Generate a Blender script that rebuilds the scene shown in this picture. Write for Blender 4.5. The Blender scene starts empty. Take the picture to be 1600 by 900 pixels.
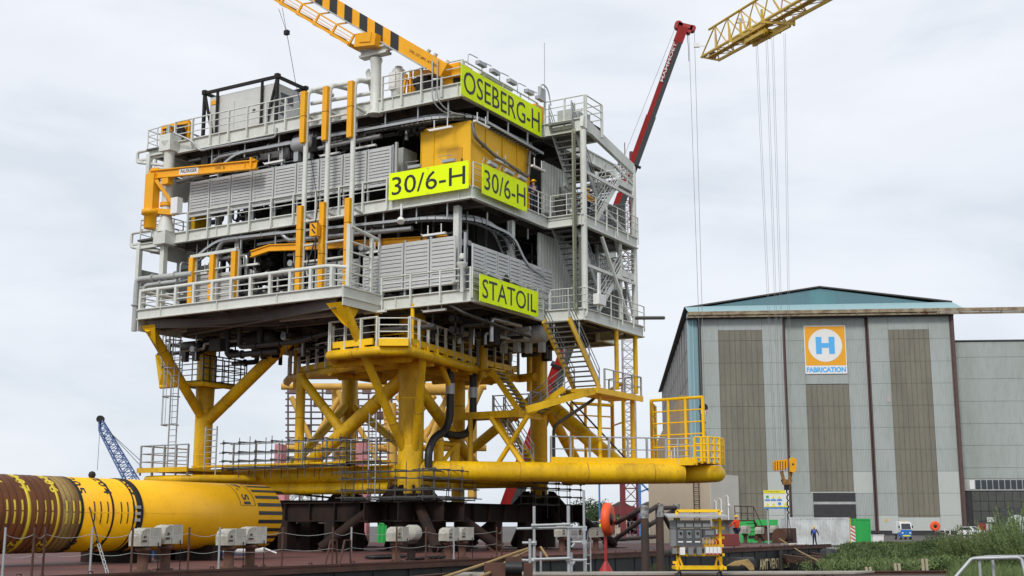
import bpy, math, random
from mathutils import Vector, Matrix
random.seed(7)
C = bpy.context.scene.collection
scn = bpy.context.scene
# ---------------------------------------------------------------- camera, sky, sun, exposure
F = 1970.0; PITCH = math.atan(372/F); EYE = 1.75
cam = bpy.data.cameras.new('camera'); cam.sensor_width = 36; cam.lens = F/1600*36
cam.clip_start = .5; cam.clip_end = 8000
camo = bpy.data.objects.new('camera', cam); C.objects.link(camo)
camo.location = (0, 0, EYE); camo.rotation_euler = (math.pi/2+PITCH, 0, 0)
scn.camera = camo
SUN_EL, SUN_AZ = math.radians(42), math.radians(-158)      # azimuth from +Y towards +X
w = bpy.data.worlds.new('World'); scn.world = w; w.use_nodes = True
nt = w.node_tree; nt.nodes.clear()
def N(t, ty, **k):
    n = t.nodes.new(ty)
    for a, b in k.items():
        if a[0] == '_': n.inputs[a[1:].replace('_', ' ')].default_value = b
        else: setattr(n, a, b)
    return n
out = N(nt, 'ShaderNodeOutputWorld'); bg = N(nt, 'ShaderNodeBackground', _Strength=.1)
sky = N(nt, 'ShaderNodeTexSky', sky_type='NISHITA', sun_disc=False)
sky.sun_elevation = SUN_EL; sky.sun_rotation = SUN_AZ; sky.air_density = 1.0; sky.dust_density = 1.0
tc = N(nt, 'ShaderNodeTexCoord'); mp = N(nt, 'ShaderNodeMapping'); mp.inputs['Scale'].default_value = (1, 1, 3.2)
no = N(nt, 'ShaderNodeTexNoise', _Scale=4.2, _Detail=8.0, _Roughness=.52, _Distortion=.35)
cr = N(nt, 'ShaderNodeValToRGB'); e = cr.color_ramp.elements
e[0].position = .36; e[0].color = (5.6, 5.98, 6.5, 1); e[1].position = .64; e[1].color = (6.85, 7.02, 7.4, 1)
mid_ = e.new(.5); mid_.color = (6.4, 6.65, 7.12, 1)
# lower, more distant cloud is a little bluer and darker
sx = N(nt, 'ShaderNodeSeparateXYZ'); rm = N(nt, 'ShaderNodeMapRange'); rm.inputs[1].default_value = -.02; rm.inputs[2].default_value = .33
rm.inputs[3].default_value = .93; rm.inputs[4].default_value = 1.0
mul = N(nt, 'ShaderNodeMix', data_type='RGBA', blend_type='MULTIPLY'); mul.inputs[0].default_value = 1
cm = N(nt, 'ShaderNodeCombineColor')
pw = N(nt, 'ShaderNodeMath', operation='POWER'); pw.inputs[1].default_value = 1.25
pw2 = N(nt, 'ShaderNodeMath', operation='POWER'); pw2.inputs[1].default_value = .8
mix = N(nt, 'ShaderNodeMix', data_type='RGBA'); mix.inputs[0].default_value = .93
lk = nt.links.new
lk(tc.outputs['Generated'], mp.inputs[0]); lk(mp.outputs[0], no.inputs['Vector']); lk(no.outputs[0], cr.inputs[0])
lk(tc.outputs['Generated'], sx.inputs[0]); lk(sx.outputs[2], rm.inputs[0])
lk(rm.outputs[0], pw.inputs[0]); lk(rm.outputs[0], pw2.inputs[0])
lk(pw.outputs[0], cm.inputs[0]); lk(rm.outputs[0], cm.inputs[1]); lk(pw2.outputs[0], cm.inputs[2])
lk(cr.outputs[0], mul.inputs[6]); lk(cm.outputs[0], mul.inputs[7])
lk(sky.outputs[0], mix.inputs[6]); lk(mul.outputs[2], mix.inputs[7]); lk(mix.outputs[2], bg.inputs[0]); lk(bg.outputs[0], out.inputs[0])
sl = bpy.data.lights.new('sun', 'SUN'); sl.energy = 1.5; sl.angle = math.radians(14); sl.color = (1, .97, .92)
so = bpy.data.objects.new('sun', sl); C.objects.link(so)
sd = Vector((math.sin(SUN_AZ)*math.cos(SUN_EL), math.cos(SUN_AZ)*math.cos(SUN_EL), math.sin(SUN_EL)))
so.rotation_euler = sd.to_track_quat('Z', 'Y').to_euler(); so.location = (-60, -60, 90)
scn.view_settings.view_transform = 'Standard'; scn.view_settings.look = 'None'
scn.view_settings.exposure = 0.45; scn.view_settings.gamma = 1
try: scn.cycles.max_bounces = 5
except Exception: pass

# ---------------------------------------------------------------- survey frames
cp, sp = math.cos(PITCH), math.sin(PITCH)
class Frame:
    """a local ground frame (origin x,y and heading); onx/ony/onz give where a sight line meets a wall or a level"""
    def __init__(s, ox, oy, deg):
        s.o = (ox, oy); s.a = math.radians(deg); s.c, s.s = math.cos(s.a), math.sin(s.a)
        s.C = s.loc((0, 0, EYE))
    def loc(s, p):
        dx, dy = p[0]-s.o[0], p[1]-s.o[1]
        return (dx*s.c+dy*s.s, -dx*s.s+dy*s.c, p[2])
    def wor(s, p): return (s.o[0]+p[0]*s.c-p[1]*s.s, s.o[1]+p[0]*s.s+p[1]*s.c, p[2])
    def on(s, k, x, y, v):
        X = (x-800)/F; Y = (450-y)/F; d = (X, cp-Y*sp, sp+Y*cp)
        d = (d[0]*s.c+d[1]*s.s, -d[0]*s.s+d[1]*s.c, d[2]); t = (v-s.C[k])/d[k]
        return tuple(s.C[i]+t*d[i] for i in range(3))
    def onx(s, x, y, v): return s.on(0, x, y, v)
    def ony(s, x, y, v): return s.on(1, x, y, v)
    def onz(s, x, y, v): return s.on(2, x, y, v)
P = Frame(-5.03, 63.0, 59.5)     # platform and barge: x runs away to the right, y away to the left
W = Frame(0, 0, 0)               # the yard
H = Frame(35.9, 252.0, -4.7)     # fabrication hall: x along its front, y into its depth
ORI = {}

# ---------------------------------------------------------------- mesh builder
class MB:
    def __init__(s): s.v = []; s.f = []; s.sm = []
    def add(s, vs, fs, smooth=False):
        b = len(s.v); s.v += [tuple(p) for p in vs]
        s.f += [tuple(i+b for i in f) for f in fs]; s.sm += [smooth]*len(fs); return s
    def box(s, x0, x1, y0, y1, z0, z1):
        return s.add([(x, y, z) for z in (z0, z1) for y in (y0, y1) for x in (x0, x1)],
            [(0,2,3,1),(4,5,7,6),(0,1,5,4),(2,6,7,3),(0,4,6,2),(1,3,7,5)])
    def bar(s, p, q, w=.1, h=None, up=(0,0,1)):
        h = h or w; p = Vector(p); q = Vector(q); d = q-p
        if d.length < 1e-5: return s
        d.normalize(); u = Vector(up)
        if abs(d.dot(u)) > .98: u = Vector((1, 0, 0))
        a = d.cross(u).normalized()*w/2; b = a.cross(d).normalized()*h/2
        return s.add([p-a-b, p+a-b, p+a+b, p-a+b, q-a-b, q+a-b, q+a+b, q-a+b],
            [(0,1,2,3),(7,6,5,4),(0,4,5,1),(1,5,6,2),(2,6,7,3),(3,7,4,0)])
    def ibeam(s, p, q, h=.6, w=.3, t=.05):
        p = Vector(p); q = Vector(q); up = Vector((0, 0, 1)); d = (q-p).normalized()
        o = up*(h/2-t/2)
        s.bar(p+o, q+o, w, t); s.bar(p-o, q-o, w, t); return s.bar(p, q, t, h-2*t)
    def tube(s, pts, r=.05, n=8, cap=True, r2=None):
        pts = [Vector(p) for p in pts]; m = len(pts); rings = []
        pa = None
        for i, p in enumerate(pts):
            d = (pts[min(i+1, m-1)]-pts[max(i-1, 0)])
            if d.length < 1e-6: d = Vector((0, 0, 1))
            d.normalize()
            if pa is None:
                u = Vector((0, 0, 1)) if abs(d.z) < .9 else Vector((1, 0, 0)); pa = d.cross(u).normalized()
            else:
                pa = (pa-d*pa.dot(d)).normalized()
            b = d.cross(pa); rr = r+((r2-r)*i/(m-1) if r2 is not None else 0)
            k = 1.0
            if 0 < i < m-1:
                d1 = (pts[i]-pts[i-1]).normalized(); c_ = max(.5, d1.dot(d)); k = 1/c_ if c_ > .5 else 1.3
            rings.append([p+(pa*math.cos(2*math.pi*j/n)+b*math.sin(2*math.pi*j/n))*rr for j in range(n)])
        vs = [v for rg in rings for v in rg]; fs = []
        for i in range(m-1):
            for j in range(n): fs.append((i*n+j, i*n+(j+1) % n, (i+1)*n+(j+1) % n, (i+1)*n+j))
        s.add(vs, fs, True)
        if cap: s.add(rings[0]+rings[-1], [tuple(range(n-1, -1, -1)), tuple(range(n, 2*n))])
        return s
    def lathe(s, c, prof, n=20, axis=(0,0,1)):
        """prof: list of (radius, distance along axis)"""
        ax = Vector(axis).normalized(); u = Vector((0,0,1)) if abs(ax.z) < .9 else Vector((1,0,0))
        a = ax.cross(u).normalized(); b = ax.cross(a); c = Vector(c); vs = []; fs = []
        for r, h in prof:
            for j in range(n): vs.append(c+ax*h+(a*math.cos(2*math.pi*j/n)+b*math.sin(2*math.pi*j/n))*r)
        for i in range(len(prof)-1):
            for j in range(n): fs.append((i*n+j, i*n+(j+1) % n, (i+1)*n+(j+1) % n, (i+1)*n+j))
        s.add(vs, fs, True)
        for k in (0, len(prof)-1):
            if prof[k][0] > 1e-4: s.add(vs[k*n:(k+1)*n], [tuple(range(n))])
        return s
    def ball(s, c, r, n=10, sc=(1,1,1)):
        k = n//2; vs = []; fs = []
        for i in range(k+1):
            t = math.pi*i/k
            for j in range(n):
                a = 2*math.pi*j/n
                vs.append((c[0]+r*sc[0]*math.sin(t)*math.cos(a), c[1]+r*sc[1]*math.sin(t)*math.sin(a), c[2]+r*sc[2]*math.cos(t)))
        for i in range(k):
            for j in range(n): fs.append((i*n+j, (i+1)*n+j, (i+1)*n+(j+1) % n, i*n+(j+1) % n))
        return s.add(vs, fs, True)
    def plate(s, pts, t):
        """flat polygon given in 3-D, thickened along vector t"""
        pts = [Vector(p) for p in pts]; t = Vector(t); n = len(pts)
        return s.add(pts+[p+t for p in pts], [tuple(range(n-1, -1, -1)), tuple(range(n, 2*n))]+[(i, (i+1) % n, n+(i+1) % n, n+i) for i in range(n)])
    def build(s, name, mat, parent=None, fr=None, at=None, label=None, cat=None, group=None, kind=None):
        o0 = Vector(ORI[parent.name][1]) if parent else Vector(at if at else (0, 0, 0))
        fr = ORI[parent.name][0] if parent else (fr or W)
        me = bpy.data.meshes.new(name)
        me.from_pydata([tuple(Vector(p)-o0) for p in s.v], [], s.f)
        me.polygons.foreach_set('use_smooth', s.sm); me.update()
        me.materials.append(mat)
        o = bpy.data.objects.new(name, me); C.objects.link(o)
        if parent: o.parent = parent
        else: o.location = fr.wor(tuple(o0)); o.rotation_euler = (0, 0, fr.a)
        ORI[o.name] = (fr, tuple(o0)); tag(o, label, cat, group, kind); return o
def each(mb, name, m, parent):
    """builds every disconnected piece of mb as a part of its own"""
    par = list(range(len(mb.v)))
    def fnd(i):
        while par[i] != i: par[i] = par[par[i]]; i = par[i]
        return i
    key = {}
    for i, v in enumerate(mb.v):
        k = (round(v[0], 4), round(v[1], 4), round(v[2], 4))
        if k in key: par[fnd(i)] = fnd(key[k])
        else: key[k] = i
    for f in mb.f:
        for j in f[1:]: par[fnd(j)] = fnd(f[0])
    gr_ = {}
    for fi, f in enumerate(mb.f): gr_.setdefault(fnd(f[0]), []).append(fi)
    for fl in gr_.values():
        b = MB(); mp_ = {}
        for fi in fl:
            f2 = []
            for j in mb.f[fi]:
                if j not in mp_: mp_[j] = len(b.v); b.v.append(mb.v[j])
                f2.append(mp_[j])
            b.f.append(tuple(f2)); b.sm.append(mb.sm[fi])
        b.build(name, m, parent)
def tag(o, label=None, cat=None, group=None, kind=None):
    for k, v in (('label', label), ('category', cat), ('group', group), ('kind', kind)):
        if v: o[k] = v
    return o
def thing(name, label, cat, at, fr=W, group=None):
    o = bpy.data.objects.new(name, None); C.objects.link(o); o.empty_display_size = .3
    o.location = fr.wor(at); o.rotation_euler = (0, 0, fr.a); ORI[o.name] = (fr, tuple(at))
    return tag(o, label, cat, group)
def dup(root, at, label=None, fr=None, rot=0, parent=None):
    fr = fr or ORI[root.name][0]
    def cpy(o, par):
        c = o.copy(); C.objects.link(c)
        if par: c.parent = par
        for ch in o.children: cpy(ch, c)
        return c
    r = cpy(root, None); r.location = fr.wor(at); r.rotation_euler = (0, 0, fr.a+rot)
    if label: r['label'] = label
    ORI[r.name] = (fr, tuple(at)); return r
def dup_part(o, off, parent):
    """a copy of a part, shifted by off in its thing's frame; shares the mesh"""
    c = o.copy(); C.objects.link(c); c.parent = parent; c.location = Vector(o.location)+Vector(off)
    for ch in o.children:
        d = ch.copy(); C.objects.link(d); d.parent = c
    return c

# ---------------------------------------------------------------- materials
def mat(name, col, rough=.55, metal=0, dirt=.25, dcol=None, scale=1.5, streak=0, bump=0, bscale=20, spec=.5):
    m = bpy.data.materials.new(name); m.use_nodes = True; t = m.node_tree; b = t.nodes['Principled BSDF']
    b.inputs['Roughness'].default_value = rough; b.inputs['Metallic'].default_value = metal
    b.inputs['Specular IOR Level'].default_value = spec
    g = N(t, 'ShaderNodeTexCoord'); mp = N(t, 'ShaderNodeMapping')
    mp.inputs['Scale'].default_value = (1, 1, 1-.85*streak)
    n1 = N(t, 'ShaderNodeTexNoise', _Scale=scale, _Detail=6.0, _Roughness=.62)
    r = N(t, 'ShaderNodeValToRGB'); r.color_ramp.elements[0].position = .42; r.color_ramp.elements[1].position = .68
    mx = N(t, 'ShaderNodeMix', data_type='RGBA'); dc = dcol or tuple(c*.55 for c in col)
    mx.inputs[6].default_value = (*col, 1); mx.inputs[7].default_value = (*dc, 1)
    mm = N(t, 'ShaderNodeMath', operation='MULTIPLY'); mm.inputs[1].default_value = dirt
    t.links.new(g.outputs['Object'], mp.inputs[0]); t.links.new(mp.outputs[0], n1.inputs['Vector'])
    t.links.new(n1.outputs[0], r.inputs[0]); t.links.new(r.outputs[0], mm.inputs[0]); t.links.new(mm.outputs[0], mx.inputs[0])
    n3 = N(t, 'ShaderNodeTexNoise', _Scale=scale*9, _Detail=5.0, _Roughness=.7)
    r3 = N(t, 'ShaderNodeValToRGB'); r3.color_ramp.elements[0].position = .52; r3.color_ramp.elements[1].position = .74
    m3 = N(t, 'ShaderNodeMath', operation='MULTIPLY'); m3.inputs[1].default_value = dirt*.7
    x3 = N(t, 'ShaderNodeMix', data_type='RGBA'); x3.inputs[7].default_value = (*(c*.6 for c in dc), 1)
    t.links.new(mp.outputs[0], n3.inputs['Vector']); t.links.new(n3.outputs[0], r3.inputs[0]); t.links.new(r3.outputs[0], m3.inputs[0])
    t.links.new(m3.outputs[0], x3.inputs[0]); t.links.new(mx.outputs[2], x3.inputs[6])
    t.links.new(x3.outputs[2], b.inputs['Base Color'])
    rr = N(t, 'ShaderNodeMapRange'); rr.inputs[3].default_value = rough*.85; rr.inputs[4].default_value = min(1, rough*1.25)
    t.links.new(n1.outputs[0], rr.inputs[0]); t.links.new(rr.outputs[0], b.inputs['Roughness'])
    if bump:
        n2 = N(t, 'ShaderNodeTexNoise', _Scale=bscale, _Detail=4.0); bp = N(t, 'ShaderNodeBump', _Strength=bump, _Distance=.02)
        t.links.new(g.outputs['Object'], n2.inputs['Vector']); t.links.new(n2.outputs[0], bp.inputs['Height']); t.links.new(bp.outputs[0], b.inputs['Normal'])
    return m
def ribbed(name, col, axis='X', scale=6, rough=.6, dirt=.25, dcol=None, strength=.5, streak=.8, nscale=.4):
    """painted profiled sheet: fine ribs as bump on top of dirt"""
    m = mat(name, col, rough, 0, dirt, dcol, nscale, streak); t = m.node_tree; b = t.nodes['Principled BSDF']
    g = N(t, 'ShaderNodeTexCoord'); wv = N(t, 'ShaderNodeTexWave', wave_type='BANDS', bands_direction=axis, _Scale=scale)
    bp = N(t, 'ShaderNodeBump', _Strength=strength, _Distance=.06)
    t.links.new(g.outputs['Object'], wv.inputs['Vector']); t.links.new(wv.outputs[0], bp.inputs['Height']); t.links.new(bp.outputs[0], b.inputs['Normal'])
    return m
yel = mat('yellow_paint', (.84, .50, .004), .45, 0, .7, (.36, .20, .014), .6, .5, .12, 10, .35)
yel2 = mat('yellow_primer_paint', (.92, .56, .006), .45, 0, .3, (.55, .32, .01), .9, .3, spec=.35)
ora = mat('amber_crane_paint', (.86, .40, .008), .42, 0, .25, (.55, .24, .01), 1.5, .2, spec=.35)
wht = mat('pale_grey_paint', (.66, .68, .63), .5, 0, .4, (.42, .42, .37), 1.1, .4)
gry = mat('grey_paint', (.42, .44, .42), .5, 0, .45, (.20, .20, .185), 1.0, .4)
dkg = mat('dark_grey_deck_plate', (.085, .084, .078), .75, 0, .5, (.04, .037, .033), .9)
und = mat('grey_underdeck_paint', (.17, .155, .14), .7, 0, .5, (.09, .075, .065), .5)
ste = mat('stainless_pipe', (.42, .42, .42), .33, .8, .4, (.2, .2, .2), 3, 0)
sct = mat('scaffold_steel', (.10, .105, .105), .55, .3, .5, (.06, .05, .04), 3)
gal = mat('galvanised_steel', (.42, .44, .45), .45, .35, .4, (.26, .27, .27), 3)
lou = mat('aluminium_cladding', (.52, .53, .52), .5, .1, .4, (.36, .36, .34), .8, .3)
blk = mat('black_rubber', (.012, .012, .013), .5, 0, .2)
bst = mat('black_steel', (.018, .018, .018), .6, 0, .4, (.045, .03, .022), 2, spec=.25)
rst = mat('rusty_steel', (.10, .045, .028), .85, 0, .7, (.035, .025, .022), 1.4, .3, .3, 25)
mil = mat('mill_scale_steel', (.020, .016, .015), .75, 0, .7, (.05, .025, .016), 1.1, .4, .2, 30, .15)
dkr = mat('red_oxide_deck', (.13, .042, .035), .7, 0, .7, (.05, .03, .03), .45, 0, .3, 8)
hul = mat('black_hull_paint', (.018, .021, .022), .6, 0, .6, (.055, .05, .044), .7, .7, .2, 6)
red = mat('red_paint', (.36, .018, .016), .4, 0, .3, (.2, .012, .01), 1.0)
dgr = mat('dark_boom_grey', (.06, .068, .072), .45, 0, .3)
lime = mat('lime_sign_sheet', (.80, 1.0, .004), .6, 0, .12, (.6, .8, .01), 1.2, .3, .35, 1.5, .2)
ltr = mat('black_lettering', (.012, .014, .016), .5, 0, 0)
whp = mat('white_paint', (.78, .78, .76), .5, 0, .2, (.5, .48, .44), 1.2, .4)
blu = mat('blue_paint', (.045, .17, .42), .5, 0, .3)
grn = mat('green_container_paint', (.03, .42, .09), .5, 0, .25, (.02, .2, .05), 1, .4)
tan_ = mat('beige_panel', (.52, .44, .33), .8, 0, .25, (.4, .33, .25), .25, .5)
ven = mat('stained_vent_paint', (.47, .46, .40), .6, 0, .7, (.22, .20, .15), 2.2, .3, .15, 12)
rop = mat('rope_fibre', (.40, .27, .11), .9, 0, .4)
skin = mat('skin', (.42, .24, .17), .55, 0, .1)
glass = mat('dark_glass', (.03, .04, .05), .12, 0, .1)

# ---------------------------------------------------------------- shared builders
def text_mesh(txt, mb, org, ex, ey, height, width=None, depth=.012, bold=0):
    """writes txt into builder mb: org = lower left corner, ex/ey = unit directions of reading and of up"""
    cu = bpy.data.curves.new('lettering_outline', 'FONT'); cu.body = txt; cu.size = 1; cu.resolution_u = 3; cu.offset = bold
    o = bpy.data.objects.new('lettering_outline', cu); me = bpy.data.meshes.new_from_object(o)
    vs = [v.co.copy() for v in me.vertices]; fs = [tuple(p.vertices) for p in me.polygons]
    bpy.data.objects.remove(o); bpy.data.curves.remove(cu); bpy.data.meshes.remove(me)
    x0 = min(v.x for v in vs); x1 = max(v.x for v in vs); y0 = min(v.y for v in vs); y1 = max(v.y for v in vs)
    ky = height/(y1-y0); kx = (width/(x1-x0)) if width else ky
    ex = Vector(ex); ey = Vector(ey); org = Vector(org)
    mb.add([org+ex*((v.x-x0)*kx)+ey*((v.y-y0)*ky) for v in vs], fs)
    return (x1-x0)*kx
def smooth_path(pts, r=.35, k=3):
    """rounds the corners of a polyline with short arcs"""
    pts = [Vector(p) for p in pts]; o = [pts[0]]
    for i in range(1, len(pts)-1):
        a, b, c = pts[i-1], pts[i], pts[i+1]
        d1 = (a-b); d2 = (c-b); q = min(r, d1.length*.45, d2.length*.45)
        s0 = b+d1.normalized()*q; s1 = b+d2.normalized()*q
        for j in range(k+1):
            t = j/k; o.append(s0*(1-t)**2+b*2*t*(1-t)+s1*t*t)
    o.append(pts[-1]); return o
def rail(mb, pts, h=1.1, sp_=1.5, r=.025, pw=.09, below=0, nr=3, out_=(0,0,0), loop=False):
    """railing along a polyline at deck level: posts and nr horizontal rails"""
    pts = [Vector(p) for p in pts]
    if loop: pts.append(pts[0])
    up = Vector((0,0,1))
    for a, b in zip(pts, pts[1:]):
        n = max(1, round((b-a).length/sp_))
        for i in range(n+1):
            p = a.lerp(b, i/n); mb.bar(p-up*below, p+up*h, pw, pw*.6, up=(b-a).normalized() if (b-a).length > .01 else (0,1,0))
        for k in range(nr):
            z = h*(1-k/nr) if nr > 1 else h
            mb.tube([a+up*z, b+up*z], r if k else r*1.35, 6)
def ladder(mb, p, h, ex, w=.45, step=.3, r=.03, r2=.018):
    p = Vector(p); ex = Vector(ex).normalized(); up = Vector((0,0,1))
    for s_ in (-1, 1): mb.tube([p+ex*s_*w/2, p+ex*s_*w/2+up*h], r, 6)
    for i in range(int(h/step)): mb.tube([p-ex*w/2+up*(i+.5)*step, p+ex*w/2+up*(i+.5)*step], r2, 5)
def lattice(mb, p, q, w, r=.06, n=10, w2=None, h=None, up=(0,0,1), tri=False, rb=None):
    """square lattice boom or mast from p to q"""
    p = Vector(p); q = Vector(q); d = (q-p).normalized(); u = Vector(up)
    if abs(d.dot(u)) > .95: u = Vector((0,1,0))
    a = d.cross(u).normalized(); b = a.cross(d).normalized(); w2 = w2 or w; rb = rb or r*.55; h = h or w
    def cor(i, t):
        ww = w+(w2-w)*t; hh = h*ww/w
        s_ = [(-1,-1),(1,-1),(1,1),(-1,1)] if not tri else [(-1,-1),(1,-1),(0,1)]
        return p.lerp(q, t)+a*s_[i][0]*ww/2+b*s_[i][1]*hh/2
    m = 3 if tri else 4
    for i in range(m): mb.tube([cor(i, 0), cor(i, 1)], r, 6)
    for k in range(n):
        for i in range(m):
            j = (i+1) % m; t0, t1 = k/n, (k+1)/n
            mb.tube([cor(i, t0), cor(j, t1)] if k % 2 else [cor(j, t0), cor(i, t1)], rb, 4, cap=False)
            mb.tube([cor(i, t0), cor(j, t0)], rb, 4, cap=False)
    for i in range(m): mb.tube([cor(i, 1), cor((i+1) % m, 1)], rb, 4)
# ================================================================ THE PLATFORM
plat = thing('offshore_platform', 'grey and yellow offshore wellhead platform on four yellow legs standing on the black barge', 'platform', (6.5, 7, .55), P)
TOPZ, MIDZ, LOWZ = 23.0, 17.72, 12.72
seam = mat('weld_seam_paint', (.55, .31, .01), .55, 0, .6, (.25, .13, .02), 3)
def tubep(name, pts, r, m=None, n=16, parent=None):
    o = MB().tube(pts, r, n).build(name, m or yel, parent or plat)
    if r > .19 and not parent and (m is None):
        b = MB()
        for a, c in zip(pts, pts[1:]):
            a, c = Vector(a), Vector(c); L_ = (c-a).length
            if L_ < 1.8: continue
            d = (c-a)/L_; k = max(1, int(L_/3.2))
            for i in range(k): q = a.lerp(c, (i+.55)/k); b.lathe(q-d*.035, [(r+.001, 0), (r+.012, .015), (r+.012, .055), (r+.001, .07)], n, axis=d)
        if b.v: b.build('weld_seam', seam, o)
    return o
# --- legs, jacket braces
for x, y, r, zt in ((0, 0, .64, 12.2), (0, 14, .49, 12.0), (13, 0, .50, 12.2), (13, 14, .49, 12.2)):
    b = MB().lathe((x, y, 0), [(r, 3.3), (r, 8.0), (r*1.06, 9.2), (r*1.06, zt)], 28); lg = b.build('leg', yel, plat)
    b = MB()
    for z in (5.6, 8.0): b.lathe((x, y, z), [(r, -.03), (r+.012, -.02), (r+.012, .02), (r*1.01, .03)], 28)
    b.build('weld_seam', yel2, lg)
aa = MB(); text_mesh('A', aa, (.30, -.62, 4.93), (.80, .60, 0), (0, 0, 1), .5, .26, bold=.02)
aa.build('leg_letter', ltr, plat)
for p, q, r in (((0, 0, 4.35), (0, 14, 4.35), .42), ((13, 0, 4.35), (13, 14, 4.35), .4), ((0, 14, 4.35), (13, 14, 4.35), .4),
                ((0, 0, 4.3), (13, 0, 4.25), .33), ((0, 0, 4.45), (9.6, -10.4, 4.42), .5), ((13.3, -1.5, 4.5), (13.0, -10, 4.45), .42),
                ((0, 1.2, 3.62), (0, 13.5, 3.7), .3)):
    tubep('horizontal_brace', [p, q], r, n=22)
MB().lathe((9.6, -10.4, 4.42), [(.0, .06), (.5, .055), (.5, -.01)], 24, axis=(9.6, -10.4, 0)).build('end_cap', yel2, plat)
for p, q, r in (((0, 14, 7.3), (0, 8.0, 11.6), .34), ((0, 14, 7.5), (-5.3, 13.0, 11.9), .26), ((-5.2, .3, 12.0), (-.25, .1, 5.2), .21),
                ((-1.6, -1.75, 9.75), (-.15, -.3, 5.15), .2), ((0, .2, 9.3), (0, 6.9, 4.6), .36), ((.3, .1, 8.9), (6.6, 0, 4.5), .3),
                ((13, 14, 9.6), (6.5, 14, 4.5), .28), ((13, 6.8, 4.6), (13, 14, 9.5), .26),
                ((13, 7.2, 4.6), (13, 0, 9.4), .3), ((12.9, -.1, 9.3), (10.6, -6.8, 4.6), .42), ((13.2, -.2, 9.0), (15.0, -1.8, 4.9), .3),
                ((.2, 7.3, 9.5), (.05, 4.3, 6.5), .24)):
    tubep('diagonal_brace', [p, q], r)
tubep('column', [(.25, 7.35, 4.5), (.25, 7.35, 9.75)], .25)
tubep('column', [(6.2, 1.2, 2.2), (6.2, 1.2, 9.9)], .36)
# gussets below the laydown deck corners
for a in (((-5.6, .15, 12.1), (-5.6, 1.05, 12.1), (-5.0, .55, 11.2), (-4.7, .4, 11.0), (-4.0, .25, 12.1)), ((-5.6, 13.3, 12.0), (-5.6, 12.3, 12.0), (-5.0, 12.8, 11.1), (-4.4, 13.2, 10.9))):
    MB().plate(a, (.05, .06, 0)).build('gusset_plate', yel2, plat)
MB().plate([(-3.0, 14.9, 10.9), (-3.0, 14.3, 9.9), (-2.4, 14.0, 9.2), (-2.6, 14.9, 9.3)], (.3, 0, 0)).build('gusset_plate', yel2, plat)

# --- decks
def deck(name, poly, ztop, beam_h, mfas, mfl, sub=1.9, t=.12, parent=plat, skip=(), und_=und, fw=.26):
    """floor plate, edge beams (I section) and the grid of joists under it"""
    root = MB().plate([(x, y, ztop-t) for x, y in poly], (0, 0, t)).build(name, mfl, parent)
    n = len(poly)
    for i in range(n):
        if i in skip: continue
        a, b2 = poly[i], poly[(i+1) % n]
        e_ = MB(); e_.ibeam((*a, ztop-beam_h/2+.004), (*b2, ztop-beam_h/2+.004), beam_h, fw, .05)
        L_ = math.dist(a, b2)
        d = ((b2[0]-a[0])/L_, (b2[1]-a[1])/L_)
        for k in range(1, int(L_/1.3)+1):      # web stiffeners
            c = (a[0]+d[0]*k*1.3, a[1]+d[1]*k*1.3)
            e_.bar((*c, ztop-beam_h+.06), (*c, ztop-.06), .03, fw*.9, up=(d[1], -d[0], 0) if abs(d[0]) > .5 else (1, 0, 0)) if k % 3 == 0 else None
        e_.build('edge_beam', mfas, root)
    xs = [p[0] for p in poly]; ys = [p[1] for p in poly]
    g = MB(); x0, x1, y0, y1 = min(xs)+.2, max(xs)-.2, min(ys)+.2, max(ys)-.2
    def inside(x, y):
        c = False; j = n-1
        for i in range(n):
            if (poly[i][1] > y) != (poly[j][1] > y) and x < (poly[j][0]-poly[i][0])*(y-poly[i][1])/(poly[j][1]-poly[i][1])+poly[i][0]: c = not c
            j = i
        return c
    def run(axis, v, h, w_):
        lo, hi = (x0, x1) if axis == 0 else (y0, y1); st = None; k = 60
        for i in range(k+1):
            s_ = lo+(hi-lo)*i/k; ins = inside(s_, v) if axis == 0 else inside(v, s_)
            if ins and st is None: st = s_
            if (not ins or i == k) and st is not None:
                if s_-st > .8:
                    p, q = ((st, v), (s_, v)) if axis == 0 else ((v, st), (v, s_))
                    g.ibeam((*p, ztop-t-h/2), (*q, ztop-t-h/2), h, w_, .04)
                st = None
    v = x0+1.2
    while v < x1: run(1, v, beam_h*.9, .22); v += 3.3
    v = y0+.9
    while v < y1: run(0, v, beam_h*.6, .14); v += sub
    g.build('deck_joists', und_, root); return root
deck('top_deck', [(-2.5, -4.5), (5.25, -4.5), (5.25, -7.1), (6.2, -7.1), (7.4, -7.1), (7.4, -4.6), (14.2, -4.6), (14.2, 15.2), (-2.5, 15.2)], TOPZ, .72, wht, dkg, skip=(3,))
deck('middle_deck', [(-2.5, -5.1), (4.9, -5.1), (4.9, -7.1), (11.7, -7.1), (11.7, -4.6), (14.2, -4.6), (14.2, 15.1), (-2.5, 15.1)], MIDZ, .62, wht, dkg)
deck('lower_deck', [(-2.5, -5.1), (4.6, -5.1), (4.9, -7.2), (12.1, -7.2), (12.1, -4.6), (14.2, -4.6), (14.2, 14.8), (-2.5, 14.8)], LOWZ, .62, wht, dkg)
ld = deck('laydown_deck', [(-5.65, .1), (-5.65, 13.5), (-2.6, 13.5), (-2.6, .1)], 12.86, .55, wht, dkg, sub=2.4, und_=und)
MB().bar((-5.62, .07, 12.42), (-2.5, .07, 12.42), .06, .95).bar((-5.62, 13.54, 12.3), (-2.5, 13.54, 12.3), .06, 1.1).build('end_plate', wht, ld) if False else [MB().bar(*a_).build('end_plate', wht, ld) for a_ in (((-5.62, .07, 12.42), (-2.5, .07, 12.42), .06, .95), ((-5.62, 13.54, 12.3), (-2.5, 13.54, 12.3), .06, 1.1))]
g = MB()
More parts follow.
